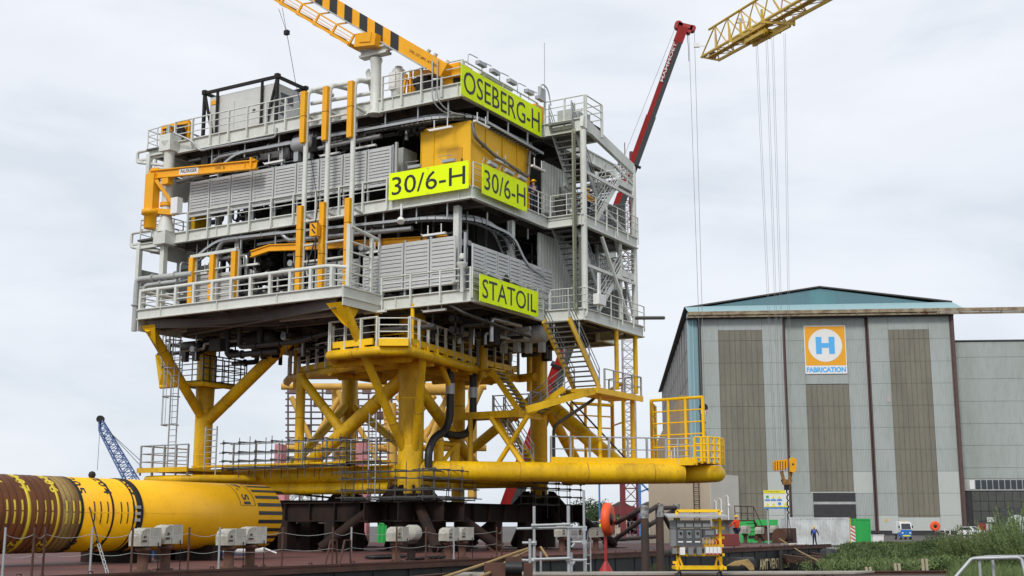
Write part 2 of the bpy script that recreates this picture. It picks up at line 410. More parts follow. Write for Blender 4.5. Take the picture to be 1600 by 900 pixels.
g.ibeam((-5.4, .6, 12.1), (-2.6, 13.0, 12.1), .5, .2); g.ibeam((-5.4, 13, 12.1), (-2.6, 6.5, 12.1), .45, .2); g.ibeam((-4.1, .2, 12.2), (-4.1, 13.4, 12.2), .5, .2)
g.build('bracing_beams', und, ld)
# cellar deck: yellow tubes with a grating floor
ring = [(-1.2, 3.2, 9.85), (-2.2, 3.1, 9.85), (-4.1, 2.0, 9.85), (-4.3, -1.0, 9.85), (-3.5, -2.3, 9.85), (4.4, -1.15, 9.85), (8.9, -1.0, 9.85), (8.6, -2.3, 9.85)]
tubep('cellar_deck_ring', [(2.9, 10.6, 9.76), (2.2, 9.8, 9.82), (-.5, 3.2, 9.82), (-1.6, 1.4, 9.75)], .23, n=16)
tubep('cellar_deck_ring', smooth_path(ring, .22, 2), .23, n=18)
cd = MB().plate([(x, y, 9.93) for x, y, _ in [(2.3, 9.7, 0), (-.4, 3.2, 0), (-2.2, 3.0, 0), (-4.0, 1.9, 0), (-4.2, -.9, 0), (-3.4, -2.1, 0), (4.4, -1.0, 0), (8.8, -.9, 0), (9.3, 1.5, 0), (6.0, 5.5, 0), (3.6, 10.3, 0)]], (0, 0, .1)).build('cellar_deck', yel, plat)
b = MB()
for k in range(7): b.tube([(-.5+k*1.4, -1.2, 9.68), (-.5+k*1.4, 8.6-k*1.1, 9.68)] if k > 1 else [(-.5-k*1.9, -1.6, 9.65), (-.5-k*1.9, 3, 9.65)], .17, 10)
for y in (.4, 2, 3.6, 5.4): b.tube([(-2.5 if y < 3 else .2, y, 9.66), (8.6-.65*y, y, 9.66)], .17, 10)
b.build('cellar_deck_beams', yel, cd)
b = MB()
for a, c in zip(ring[1:6], ring[2:7]):
    d = (Vector(c)-Vector(a)).normalized()
    a_ = Vector(a)+d*.25; c_ = Vector(c)-d*.25
    b.bar((a_.x, a_.y, 10.32), (c_.x, c_.y, 10.32), .1, .3)
    k = int((c_-a_).length/1.0)
    for i in range(k): q = a_.lerp(c_, (i+.5)/max(1, k)); b.bar((q.x, q.y, 9.98), (q.x, q.y, 10.3), .25, .12)
b.bar((2.2, 9.5, 10.22), (-.5, 3.2, 10.22), .1, .3)
b.build('toe_beam', yel2, cd)
for p, q in zip(ring[1:6], ring[2:7]):
    if p[0] == ring[3][0] and p[1] == ring[3][1]: continue
    b = MB(); rail(b, [(p[0], p[1], 10.0), (q[0], q[1], 10.0)], 1.48, .95, .022, .14, .25, 1); rail(b, [(p[0]+.1, p[1]+.1, 10.45), (q[0]+.1, q[1]+.1, 10.45)], 1.0, 20, .014, .03, 0, 3); b.build('railing', wht, cd)
b = MB(); rail(b, [(2.2, 9.8, 9.95), (-.5, 3.2, 9.95)], 1.45, 1.0, .03, .17, .3, 2); b.build('railing', whp, cd)
b = MB(); rail(b, [(2.3, 9.9, 9.8), (4.3, 11.7, 9.8)], 1.5, .35, .022, .14, .1, 1); b.build('railing', gal, cd)
g0, g1 = Vector((-4.3, -1.1, 10.38)), Vector((-3.6, -2.3, 10.38))     # swing gate at the chamfered corner
b = MB()
for z in (.05, .38, .7, 1.02): b.tube([g0+Vector((0, 0, z)), g1+Vector((0, 0, z))], .03, 6)
for p in (g0, g1): b.tube([p, p+Vector((0, 0, 1.05))], .035, 6)
b.build('swing_gate', wht, cd)
MB().bar(g0-Vector((.1, .1, .18)), g1-Vector((.1, .1, .18)), .5, .34).build('gate_sill', yel2, cd)
# yellow hanger columns between cellar and lower deck
for x, y, z0, r in ((2.2, 9.3, 9.2, .21), (-2.55, .35, 10, .1), (-2.5, -1.75, 10, .1), (4.3, -1.55, 9.4, .19), (8.65, -2.6, 9.35, .19), (.35, 2.5, 10, .15), (9.8, -1.2, 9.2, .15)):
    tubep('hanger_column', [(x, y, z0), (x, y, 12.3)], r, n=12)

# --- railings of the grey decks
def prail(name, pts, h=1.1, sp_=1.28, r=.028, pw=.13, below=.6, nr=3, m=wht, parent=plat):
    b = MB(); rail(b, pts, h, sp_, r, pw, below, nr); return b.build(name, m, parent)
TZ = TOPZ
prail('railing', [(-2.66, -4.6, TZ), (-2.66, .2, TZ)], 1.12); prail('railing', [(-2.66, 5.2, TZ), (-2.66, 14.6, TZ)], 1.12)
prail('railing', [(-2.5, 15.3, TZ), (3, 15.3, TZ)], 1.12)
prail('railing', [(-2.5, -4.6, TZ), (4.8, -4.6, TZ)], 1.1, 1.8, pw=.07)
prail('railing', [(5.25, -4.8, TZ), (5.25, -7.2, TZ)], 1.25); prail('railing', [(5.3, -7.25, TZ), (7.2, -7.25, TZ)], 1.25); prail('railing', [(7.2, -7.25, TZ), (7.2, -4.7, TZ)], 1.25)
prail('railing', [(-2.64, -.2, MIDZ), (-2.64, 14.8, MIDZ)], 1.0, 1.5, nr=2, below=.55)
prail('railing', [(-2.6, -5.22, MIDZ), (5.0, -5.22, MIDZ)], 1.15, 1.2, .022, .06, .1, 4)
prail('railing', [(4.95, -5.3, MIDZ), (4.95, -7.2, MIDZ)], 1.15, .9, .022, .06, .1, 4); prail('railing', [(5, -7.25, MIDZ), (11.6, -7.25, MIDZ)], 1.15, 1.4, .022, .07, .4, 3)
prail('railing', [(-2.64, 0, LOWZ), (-2.64, -5.15, LOWZ)], 1.0, 1.5, below=.5); prail('railing', [(-2.6, -5.2, LOWZ), (4.8, -5.25, LOWZ)], 1.0, 1.3, .022, .08, .45, 3)
prail('railing', [(4.9, -5.3, LOWZ), (5.0, -7.3, LOWZ)], 1.1, .9, .022, .06, .1, 3); prail('railing', [(5, -7.35, LOWZ), (12, -7.35, LOWZ)], 1.1, 1.5, .022, .07, .3, 3)
for z in (TZ, MIDZ, LOWZ): prail('railing', [(-2.4, 15.35, z), (0.5, 15.35, z)], 1.1, .8, .022, .07, .4, 4)
b = MB()                                                    # heavy handrail round the laydown deck
for i in range(11): y = .75+i*1.265; b.bar((-5.62, y, 12.8), (-5.62, y, 13.85), .17, .15, up=(0, 1, 0))
b.tube(smooth_path([(-2.8, 13.5, 13.85), (-5.6, 13.5, 13.85), (-5.62, .95, 13.9), (-5.0, .2, 13.85)], .4), .095, 10)
for z in (13.2, 13.5): b.tube([(-5.62, 13.5, z), (-5.62, .8, z), (-5.0, .2, z)], .035, 6)
for z in (13.2, 13.5): b.tube([(-2.8, 13.5, z), (-5.62, 13.5, z)], .035, 6)
b.build('bulwark_rail', wht, ld)
b = MB(); b.bar((-5.05, .2, 12.8), (-5.05, .2, 15.95), .2); b.bar((-3.4, .12, 12.8), (-3.4, .12, 15.7), .15)
b.tube([(-5.05, .15, 15.85), (-2.9, .12, 15.6)], .09, 10)
for z in (13.15, 13.6, 14.05, 14.6, 15.1): b.tube([(-5.05, .12, z), (-3.0, .12, z-.03)], .04, 6)
b.build('ladder_gate', wht, ld)

# --- guard frames of the lifting slot (white posts with yellow fenders)
ys = (4.5, 3.05, 1.45)
for i, y in enumerate(ys):
    b = MB(); b.tube(smooth_path([(-3.35, y, 12.85), (-3.35, y, 24.05), (-1.6, y-.25, 24.2)], .5), .13, 12); g = b.build('guide_post', wht, plat)
    MB().bar((-3.5, y+.06, 21.1-.1*i), (-3.5, y+.06, 23.85), .3, .3, up=(0, 1, 0)).build('fender', ora, g)
    MB().bar((-3.5, y+.06, 13.0), (-3.5, y+.06, 17.75), .3, .3, up=(0, 1, 0)).build('fender', ora, g)
    b = MB()
    for z in (22.5, 16.5, 15.1, 14.0): b.bar((-3.5, y+.06, z), (-3.5, y+.06, z+.02), .32, .32, up=(0, 1, 0))
    b.build('joint_line', bst, g)
b = MB()
for z in (24.15, 23.4): b.tube(smooth_path([(-2.9, 4.6, z), (-2.6, .6, z)], .2), .11, 8)
for z in (22.25, 16.95, 15.7, 14.85, 13.1): b.tube([(-3.35, 4.5, z), (-3.35, 1.45, z)], .065, 8)
for y in ys:
    for z in (22.6, 17.3): b.tube([(-3.35, y, z), (-2.5, y-.1, z-.1)], .09, 8)
each(b, 'guide_rail', wht, plat)
for i, y in enumerate((12.4, 10.9, 9.35)):
    MB().bar((-3.05, y, 13.0), (-3.05, y, 16.0), .26, .3, up=(0, 1, 0)).build('fender', ora, plat)
b = MB(); b.bar((-3.05, 12.5, 16.05), (-3.05, 9.2, 16.1), .22, .16); b.tube([(-3.0, 12.4, 15.2), (-3.0, 9.35, 15.25)], .05, 6)
for y in (12.4, 10.9, 9.35): b.bar((-2.9, y-.14, 13), (-2.9, y-.14, 16.1), .1)
each(b, 'guide_rail', wht, plat)

# --- louvred windbreak panels
def louvre(y0, y1, z0, z1, x, face='L', n=12, fr_=.07):
    """one panel: frame + overlapping slats; face L looks along -x, face R along -y (y0,y1 then run along x)"""
    def T(a, d, z): return (x+d, a, z) if face == 'L' else (a, x+d, z)
    fm = MB(); sl_ = MB()
    for a in (y0+fr_/2, y1-fr_/2): fm.bar(T(a, 0, z0), T(a, 0, z1), fr_, .1, up=(0, 1, 0) if face == 'L' else (1, 0, 0))
    for z in (z0+.02, z1-.02): fm.bar(T(y0, .02, z), T(y1, .02, z), .06, .05)
    h = (z1-z0)/n
    for i in range(n):
        a = z0+i*h; b0, b1 = y0+fr_*.8, y1-fr_*.8
        sl_.add([T(b0, -.035, a+.004), T(b1, -.035, a+.004), T(b1, -.03, a+h*.72), T(b0, -.03, a+h*.72), T(b1, .03, a+h), T(b0, .03, a+h), T(b0, .03, a+.004), T(b1, .03, a+.004)],
                [(0, 1, 2, 3), (3, 2, 4, 5), (0, 6, 7, 1), (6, 5, 4, 7), (0, 3, 5, 6), (1, 7, 4, 2)])
    p = fm.build('windbreak_panel', lou, plat); sl_.build('louvre_slats', lou, p); return p
yy = 13.35; pitch = 13.75/9
for i in range(9): louvre(yy-pitch*(i+1)+.05, yy-pitch*i-.05, 18.45-.003*i, 20.42, -2.55)
for i in range(3): louvre(.25-1.52*(i+1)+.05, .25-1.52*i-.04, 13.0, 15.35, -2.6)
for i in range(7): louvre(-3.1+1.14*i+.04+.7, -3.1+1.14*(i+1)-.04+.7, 12.75, 14.95, -5.05, 'R')
for y in (12.5, 11.05): louvre(y-1.45, y-.05, 12.9, 15.1, -2.5)
for y in (4.4, 2.95, 1.35): louvre(y-1.35, y-.05, 12.9, 14.9, -2.45)
b = MB()
for y in [13.35-pitch*i for i in range(10)]: b.bar((-2.45, y, MIDZ), (-2.45, y, 20.5), .09)
for y in (.3, -1.25, -2.75, -4.35, -4.7): b.bar((-2.45, y, LOWZ), (-2.45, y, 15.5), .1)
b.bar((-2.45, 13.3, 20.45), (-2.45, -.4, 20.45), .06); b.bar((-2.45, -.6, MIDZ), (-2.45, -.6, 20.6), .13)
each(b, 'panel_post', gal, plat)

# --- profiled steel walls inside and at the stair tower (real ribs)
def ribwall(p, q, z0, z1, m=gry, pitch=.3, depth=.07, name='profiled_wall'):
    p = Vector((*p, 0)); q = Vector((*q, 0)); d = (q-p).normalized(); nrm = Vector((d.y, -d.x, 0)); n = max(1, int((q-p).length/pitch)); vs = []; fs = []
    pts = []
    for i in range(n):
        for f_, o in ((0, 0), (.35, 0), (.5, 1), (.85, 1)): pts.append(p.lerp(q, (i+f_)/n)+nrm*depth*o)
    pts.append(q)
    for a in pts: vs += [(a.x, a.y, z0), (a.x, a.y, z1)]
    for i in range(len(pts)-1): fs.append((2*i, 2*i+2, 2*i+3, 2*i+1))
    bk = [p-nrm*.06, q-nrm*.06]; k = len(vs)
    vs += [(bk[0].x, bk[0].y, z0), (bk[0].x, bk[0].y, z1), (bk[1].x, bk[1].y, z0), (bk[1].x, bk[1].y, z1)]
    fs += [(k, k+1, k+3, k+2), (0, 1, k+1, k), (2*len(pts)-2, k+2, k+3, 2*len(pts)-1)]
    return MB().add(vs, fs).build(name, m, plat)
ribwall((4.9, -4.55), (9.8, -4.55), LOWZ+.02, 17.0, wht); ribwall((5.8, -4.3), (9.5, -4.3), MIDZ+.02, 21.2, wht)  # pale coat stands in for the bright sky between the stair treads
ribwall((9.9, -4.65), (14.1, -4.65), LOWZ+.02, 17.0, lou, .22); ribwall((9.9, -4.65), (14.1, -4.65), MIDZ+.02, 20.4, lou, .22)
for zz in (MIDZ, LOWZ):
    for k_ in range(2): MB().box(12.0, 12.06, -6.3+k_*.82, -5.52+k_*.82, zz+.15, zz+2.25).build('end_wall_panel', lou, plat)
    for k_ in range(9): MB().bar((11.97, -6.3, zz+.3+k_*.22), (11.97, -4.7, zz+.3+k_*.22), .04, .05).build('panel_rib', gry, plat)
drk = mat('dark_shade_backing', (.035, .034, .03), .8, 0, .5, (.02, .018, .015), 1)  # near-black walls added to give the deep shade between the decks
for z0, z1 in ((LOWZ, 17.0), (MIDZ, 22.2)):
    MB().box(1.6, 1.75, -2.6, 11.0, z0+.02, z1).build('shade_backing', drk, plat)
    MB().box(1.8, 12.0, -2.7, -2.55, z0+.02, z1).build('shade_backing', drk, plat)
    MB().box(3.5, 12.5, 9.0, 9.15, z0+.02, z1).build('shade_backing', drk, plat)
MB().box(3.0, 3.1, 1.0, 8.6, 10.05, 12.1).build('shade_backing', drk, plat)
MB().box(3.1, 11, 2.9, 3.0, 10.05, 12.1).build('shade_backing', drk, plat)
# yellow equipment room on the middle deck
yr = MB().box(-1.5, 4.3, -4.35, -1.4, MIDZ+.02, 21.4).build('yellow_equipment_room', mat('room_yellow', (.86, .47, .006), .5, 0, .15, (.6, .33, .01), .8), plat)
MB().box(-1.54, -1.5, -3.9, -3.0, MIDZ+.1, 20.1).build('door', mat('door_yellow', (.62, .32, .01), .45, 0, .2), yr)
MB().bar((-1.56, -3.9, 19.0), (-1.56, -3.9, 19.5), .05).build('door_handle', bst, yr)
b = MB()
for y in (-2.2, -1.45): b.bar((-1.53, y, MIDZ+.1), (-1.53, y, 21.3), .05)
for x in (-1.5, -.1, 1.5, 3.0, 4.25): b.bar((x, -4.38, MIDZ+.1), (x, -4.38, 21.3), .05)
b.build('wall_seams', yel, yr)
MB().box(-1.6, -.4, -.4, .5, MIDZ+.02, 20.6).build('cabinet', gry, plat)

# --- stair tower
for x, y, z0, z1, r in ((5.15, -7.15, 12.3, 22.3, .17), (11.6, -7.0, 12.0, 21.9, .16), (9.9, -6.9, 12.0, 17.6, .13), (11.5, -4.7, 12.0, 21.9, .14)):
    tubep('tower_column', [(x, y, z0), (x, y, z1)], r, wht, 12)
b = MB(); b.ibeam((4.55, -6.9, 12.8), (4.55, -6.9, 22.1), .3, .22, .04); b.bar((4.55, -6.86, 12.6), (4.55, -6.86, 22.0), .1); b.build('tower_post', mat('weathered_post', (.30, .31, .24), .6, 0, .6, (.2, .22, .12), 2), plat)
MB().bar((5.0, -7.15, 22.75), (11.6, -7.0, 21.75), .2, .6).build('tower_header_beam', wht, plat); MB().bar((7.2, -7.15, 16.9), (10.5, -7.15, 12.8), .15).build('tower_brace', wht, plat)
for a_, c_ in (((9.2, -7.0, 21.4), (11.6, -7.0, 20.8)), ((5.2, -6.9, 16.6), (9.0, -4.8, 12.9)), ((9.8, -6.7, 17.4), (11.6, -6.9, 13.2)), ((9.5, -4.9, 20.6), (11.6, -6.9, 17.6)), ((7.4, -4.8, 20.2), (11.5, -4.7, 19.4))): MB().bar(a_, c_, .14, .24 if c_[2] == 19.4 else .14).build('tower_brace', wht, plat)
for zz in (MIDZ+2.35, LOWZ+2.35): MB().bar((5.3, -7.15, zz), (11.5, -7.05, zz), .1, .16).build('tower_rail_beam', wht, plat)
MB().tube([(11.0, -7.3, 13.05), (12.6, -8.3, 13.2)], .1, 10).build('overboard_pipe', dkg, plat)
def stairs(name, p, q, wd, ms, mst, ax='x', n=14, rail_=True, srail=gal, sh=.28, slots=True):
    """flight from foot p to head q; width wd is measured along the other axis"""
    p = Vector(p); q = Vector(q); wv = Vector((0, wd, 0)) if ax == 'x' else Vector((wd, 0, 0))
    b = MB(); 
    for o in (Vector((0,0,0)), wv): b.bar(p+o, q+o, .07, sh)
    root = b.build(name, ms, plat)
    st = None; d = (q-p)/n
    for i in range(n):
        if st is None:
            c = p+d*.5; t = MB(); h_ = .14
            if ax == 'x': t.box(c.x-h_, c.x+h_, min(c.y, c.y+wd)+.05, max(c.y, c.y+wd)-.05, c.z-.02, c.z+.03)
            else: t.box(min(c.x, c.x+wd)+.05, max(c.x, c.x+wd)-.05, c.y-h_, c.y+h_, c.z-.02, c.z+.03)
            st = t.build('step', mst, root)
        else: dup_part(st, d*i, root)
    if rail_:
        r_ = MB(); up = Vector((0, 0, 1))
        for o in (Vector((0,0,0)), wv):
            k = max(2, int((q-p).length/1.2))
            for i in range(k+1): a = p.lerp(q, i/k)+o; r_.bar(a, a+up*1.05, .06, .04)
            for z in (.38, .72, 1.05): r_.tube([p+o+up*z, q+o+up*z], .025, 6)
        r_.build('handrail', srail, root)
    return root
grt = mat('dark_grating', (.22, .22, .21), .7, .2, .3)
for zt, zb in ((TOPZ, MIDZ), (MIDZ, LOWZ)):
    stairs('stair_flight', (8.3, -6.6, zb+.9), (4.9, -6.6, zt-.1), 1.35, gry, grt, n=16)
    zm = (zt+zb)/2+.4
    MB().box(9.8, 11.6, -6.9, -4.8, zm-.1, zm).box(9.75, 11.65, -7.02, -6.92, zm-.35, zm+.02).build('stair_landing', wht, plat)
    stairs('stair_flight', (6.9, -7.0, zb+.1), (9.9, -7.0, zm), .9, wht, gal, n=12, srail=wht)
    b = MB(); rail(b, [(9.8, -7.05, zm), (11.6, -7.05, zm), (11.6, -4.8, zm)], 1.1, .9, .028, .07, .1, 4); b.build('railing', wht, plat)
    MB().box(8.1, 11.5, -7.0, -4.7, zb+.55, zb+.62).build('stair_landing', wht, plat) if False else None
# lower yellow stairs from the lower deck to the walkway
stairs('stair_flight', (6.4, -7.3, 8.75), (3.1, -7.3, 11.9), 1.45, yel, grt, n=14, sh=.34)
land = MB().box(5.9, 11.4, -7.35, -5.4, 8.55, 8.72).bar((5.9, -7.38, 8.6), (11.5, -7.38, 8.6), .1, .3).bar((5.8, -7.3, 8.55), (2.3, -5.3, 7.4), .12, .35).build('stair_landing', yel, plat)
b = MB(); rail(b, [(6.9, -7.35, 8.7), (11.4, -7.35, 8.7), (11.4, -5.4, 8.7)], 1.1, 1.2, .025, .1, .2, 2); b.build('railing', gal, land)
for x in (8.9, 11.3): tubep('column', [(x, -7.1, 8.9), (x, -7.1, 12.2)], .12, n=10)
MB().tube([(11.2, -6.9, 4.6), (11.2, -6.9, 8.6)], .13, 10).build('column', yel, plat); MB().tube([(7.0, -7.0, 4.6), (7.0, -7.0, 8.5)], .1, 10).build('column', yel, plat)
stairs('stair_flight', (5.2, -3.9, 7.5), (5.2, -5.9, 8.7), 1.1, yel, grt, 'y', n=7, sh=.3)
b = MB().box(3.95, 6.3, -3.85, .4, 7.35, 7.5).bar((3.9, -3.9, 7.4), (6.35, -3.9, 7.4), .1, .36).bar((3.9, -3.85, 7.4), (3.9, .4, 7.4), .1, .36); l2 = b.build('stair_landing', yel, plat)
b = MB(); rail(b, [(5.3, -3.85, 7.5), (6.3, -3.85, 7.5), (6.3, -1.0, 7.5)], 1.15, .8, .025, .08, .1, 2); b.build('railing', gal, l2)
stairs('stair_flight', (4.05, -3.9, 7.5), (4.05, -2.2, 9.7), 1.15, yel, grt, 'y', n=10, sh=.3, rail_=False); MB().box(4.0, 5.3, -2.25, -1.1, 9.75, 9.85).build('stair_landing', yel, plat)
stairs('stair_flight', (4.2, -4.0, 4.85), (4.2, -2.2, 7.4), 1.1, yel, grt, 'y', n=12, sh=.3)
for p, q in (((3.85, -2.6, 4.7), (3.85, -4.5, 7.25)), ((3.85, -4.3, 4.7), (3.85, -2.3, 7.25)), ((3.95, -1.0, 7.3), (3.95, -1.0, 4.6)), ((6.1, -2.5, 7.3), (9.5, -.6, 8.2))):
    tubep('diagonal_brace', [p, q], .13, n=10)

# --- bottom walkways
wk = MB().box(-3.9, -.4, 11.1, 14.6, 4.55, 4.68).box(-1.2, -.5, .8, 13.6, 4.85, 4.95).bar((-4, 14.7, 4.62), (-4, 11.1, 4.62), .1, .25).build('lower_walkway', yel, plat)
MB().tube(smooth_path([(-.6, 14.6, 4.15), (-3.7, 14.5, 4.15), (-3.8, 11.2, 4.15), (-.6, 9.6, 4.2)], .5), .2, 14).build('walkway_ring', yel, wk)
b = MB(); rail(b, [(-.5, 14.6, 4.65), (-3.9, 14.6, 4.65), (-3.9, 11.2, 4.65)], 1.25, .85, .03, .1, .3, 3); b.build('railing', gal, wk)
b = MB(); rail(b, [(-1.2, 10.6, 4.9), (-1.2, 1.2, 4.9)], 1.1, 1.5, .02, .1, .1, 2); b.build('railing', gal, wk)
def hoop_ladder(p, h, name='caged_ladder'):
    b = MB(); ladder(b, p, h, (0, 1, 0), .55, .32, .04, .02); r_ = b.build(name, gal, plat); c = MB(); p = Vector(p)
    k = int(h/1.6)
    for i in range(k+1):
        z = 2.3+i*1.5
        if z > h: break
        c.tube([p+Vector((-.75*math.sin(t), .42*math.cos(t), z)) for t in [math.pi*j/6 for j in range(7)]], .035, 4)
    for t in [math.pi*j/5 for j in range(1, 5)]: c.tube([p+Vector((-.75*math.sin(t), .42*math.cos(t), 2.3)), p+Vector((-.75*math.sin(t), .42*math.cos(t), h))], .024, 4)
    c.build('ladder_cage', gal, r_)
hoop_ladder((-3.0, 13.3, 4.7), 7.3)
hoop_ladder((-2.9, 14.2, 9.8), 2.4)
# inspection platform round the left leg
b = MB().box(-1.6, 1.7, 12.7, 15.8, 9.45, 9.55); ip = b.build('inspection_platform', dkg, plat)
b = MB(); b.tube([(-1.6, 15.8, 9.35), (-1.6, 12.7, 9.35), (1.7, 12.7, 9.35)], .14, 10).tube([(-1.5, 14.2, 9.3), (0, 14.1, 7.6)], .12, 8); b.build('support_ring', yel, ip)
b = MB(); rail(b, [(-1.6, 15.8, 9.55), (-1.6, 12.7, 9.55), (1.7, 12.7, 9.55), (1.7, 15.8, 9.55)], 1.2, .85, .03, .06, .1, 4); b.build('railing', gal, ip)
b = MB(); rail(b, [(-1.65, 12.6, 9.55), (1.75, 12.6, 9.55)], 1.35, .5, .03, .06, .1, 2); b.build('equipment_rack', bst, ip)
# walkway to the right over the barge edge
wr = MB().plate([(6.6, -7.2, 4.95), (9.4, -10.0, 4.95), (9.3, -11.6, 4.95), (12.0, -11.7, 4.95), (13.2, -9, 4.95), (13.4, -3, 4.95), (11.5, -.5, 4.95), (7.6, -1.2, 4.95)], (0, 0, .08)).build('access_walkway', yel, plat)
E0 = [(5.0, -5.2, 5.0), (9.2, -9.7, 5.0), (9.4, -11.0, 5.0)]
b = MB(); rail(b, E0[:2], 1.25, 1.05, .03, .15, .3, 2); b.build('railing', gal, wr)
b = MB(); rail(b, E0[1:], 1.2, .8, .03, .1, .2, 4); b.build('railing', gal, wr)
b = MB(); b.bar((4.8, -5.3, 5.05), (9.3, -9.9, 5.05), .1, .3); b.bar((9.3, -9.9, 5.0), (9.3, -11.4, 5.0), .1, .34); b.build('toe_beam', yel2, wr)
b = MB()                                                       # curved yellow guard at the far right end
cv = [(9.25, -11.3, 5.0), (9.6, -11.9, 5.0), (10.4, -12.2, 5.0), (11.3, -12.05, 5.0), (12.0, -11.5, 5.0)]
b.tube([(10.9, -9.6, 4.45), (10.45, -11.0, 4.45), (10.7, -11.6, 4.45), (11.3, -11.7, 4.45), (12.1, -11.2, 4.45), (13.0, -9.8, 4.45)], .42, 14)
for a, c in zip(cv, cv[1:]):
    b.bar((*a[:2], 4.9), (*a[:2], 6.25), .12); b.bar((*(Vector(a).lerp(Vector(c), .5))[:2], 4.9), (*(Vector(a).lerp(Vector(c), .5))[:2], 6.25), .12)
    for z in (5.2, 5.55, 5.9, 6.25): b.tube([(a[0], a[1], z), (c[0], c[1], z)], .045, 6)
b.build('boat_landing_guard', yel2, wr)
def cage_frame(p, q, z0, z1, nv, nh, r=.07, name='tall_guard_frame'):
    b = MB(); p = Vector((*p, 0)); q = Vector((*q, 0))
    for i in range(nv): a = p.lerp(q, i/(nv-1)); b.bar((a.x, a.y, z0), (a.x, a.y, z1), r*2.1 if i in (0, nv-1) else r*1.7)
    for k in range(nh): z = z0+.4+(z1-z0-.45)*k/(nh-1); b.tube([(p.x, p.y, z), (q.x, q.y, z)], r*(1.3 if k == nh-1 else .6), 6)
    return b.build(name, yel2, wr)
fa, fb = P.loc((7.85, 71.0, 0))[:2], P.loc((10.45, 69.0, 0))[:2]
cage_frame(fa, fb, 5.0, 8.75, 4, 6)
fc = P.loc((8.3, 73.2, 0))[:2]; cage_frame(fa, fc, 5.0, 8.6, 2, 6)
fd, fe = P.loc((3.5, 74, 0))[:2], P.loc((6.0, 75.5, 0))[:2]
cage_frame(fd, fe, 5.0, 8.9, 4, 6, .08); cage_frame(fe, P.loc((6.4, 72.5, 0))[:2], 5.0, 9.9, 2, 3, .08)
b = MB()
for y0 in (-.4, .4): b.tube([(12.9, -1.0+y0*.3, 10.0), (11.0, -6.2+y0, 5.3)], .05, 6)
b.tube(smooth_path([(7.5, -4, 4.6), (7.5, -4, 7.0), (9.3, -5.5, 8.5), (9.5, -5.7, 9.0)], .3), .09, 8)
each(b, 'cable_conduit', dkg, plat)
# black hoses and their yellow supports
for pts, r in (([(2.3, -.8, 9.7), (2.3, -.8, 7.2), (1.9, -.8, 6.5), (.8, -.85, 6.1), (.25, -.9, 5.4), (.25, -.9, 4.6)], .2), ([(4.5, -.8, 9.7), (4.5, -.8, 7.3), (4.2, -.8, 6.6), (3.2, -.8, 6.3), (1.9, -.8, 6.35)], .2)):
    tubep('rubber_hose', smooth_path(pts, .8, 6), r, blk)
for x, y in ((2.3, -.8), (4.5, -.8)): MB().lathe((x, y, 8.4), [(.24, 0), (.24, .55)], 14).build('hose_collar', gal, plat)
for p, q, r in (((1.9, -.4, 4.6), (1.9, -.4, 6.0), .26), ((3.4, -.4, 4.6), (3.4, -.4, 6.0), .26), ((1.4, -.4, 5.9), (3.8, -.4, 5.9), .15), ((2.0, -.4, 4.7), (3.3, -.4, 5.8), .12), ((1.5, -.8, 9.8), (2.3, -.8, 8.7), .14), ((4.5, -.8, 8.7), (5.4, -.8, 9.8), .14)):
    tubep('hose_support', [p, q], r, n=12)
# ================================================================ PIPEWORK, TRAYS AND EQUIPMENT OF THE PLATFORM
rnd = random.Random(11)
def pipe(name, pts, r, m=ste, rad=.3, fl=True, n=10):
    b = MB(); pp = smooth_path(pts, rad, 3); b.tube(pp, r, n)
    if fl:
        for a, c in zip(pts, pts[1:]):
            a = Vector(a); c = Vector(c); L_ = (c-a).length
            if L_ > 1.4:
                for t in ([.3, .7] if L_ > 3 else [.5]):
                    q = a.lerp(c, t); d = (c-a).normalized(); b.tube([q-d*.04, q+d*.04], r*1.5, 10)
    return b.build(name, m, plat)
dks = mat('dark_pipe', (.06, .058, .055), .5, .3, .4)
def tray(name, pts, w=.45, m=gal, up=(0, 0, 1)):
    """cable ladder tray: two rails and rungs"""
    b = MB(); pts = smooth_path(pts, .8, 4); W_ = Vector((0, 0, 1))
    for a, c in zip(pts, pts[1:]):
        d = (c-a).normalized(); s_ = d.cross(W_)
        if s_.length < .1: s_ = Vector((0, 1, 0))
        s_ = s_.normalized()*w/2
        b.bar(a-s_, c-s_, .04, .13); b.bar(a+s_, c+s_, .04, .13)
        k = max(1, int((c-a).length/.3))
        for i in range(k): q = a.lerp(c, (i+.5)/k); b.bar(q-s_, q+s_, .05, .03)
    cb2 = MB()
    for j in range(3):
        o = (j-1)*w*.25; pp = []
        for i, a in enumerate(pts):
            d = (pts[min(i+1, len(pts)-1)]-pts[max(i-1, 0)]).normalized(); s_ = d.cross(W_)
            if s_.length < .1: s_ = Vector((0, 1, 0))
            pp.append(a+s_.normalized()*o+Vector((0, 0, .05)))
        cb2.tube(pp, .05, 4)
    o = b.build(name, m, plat); cb2.build('cables', dks, o); return o
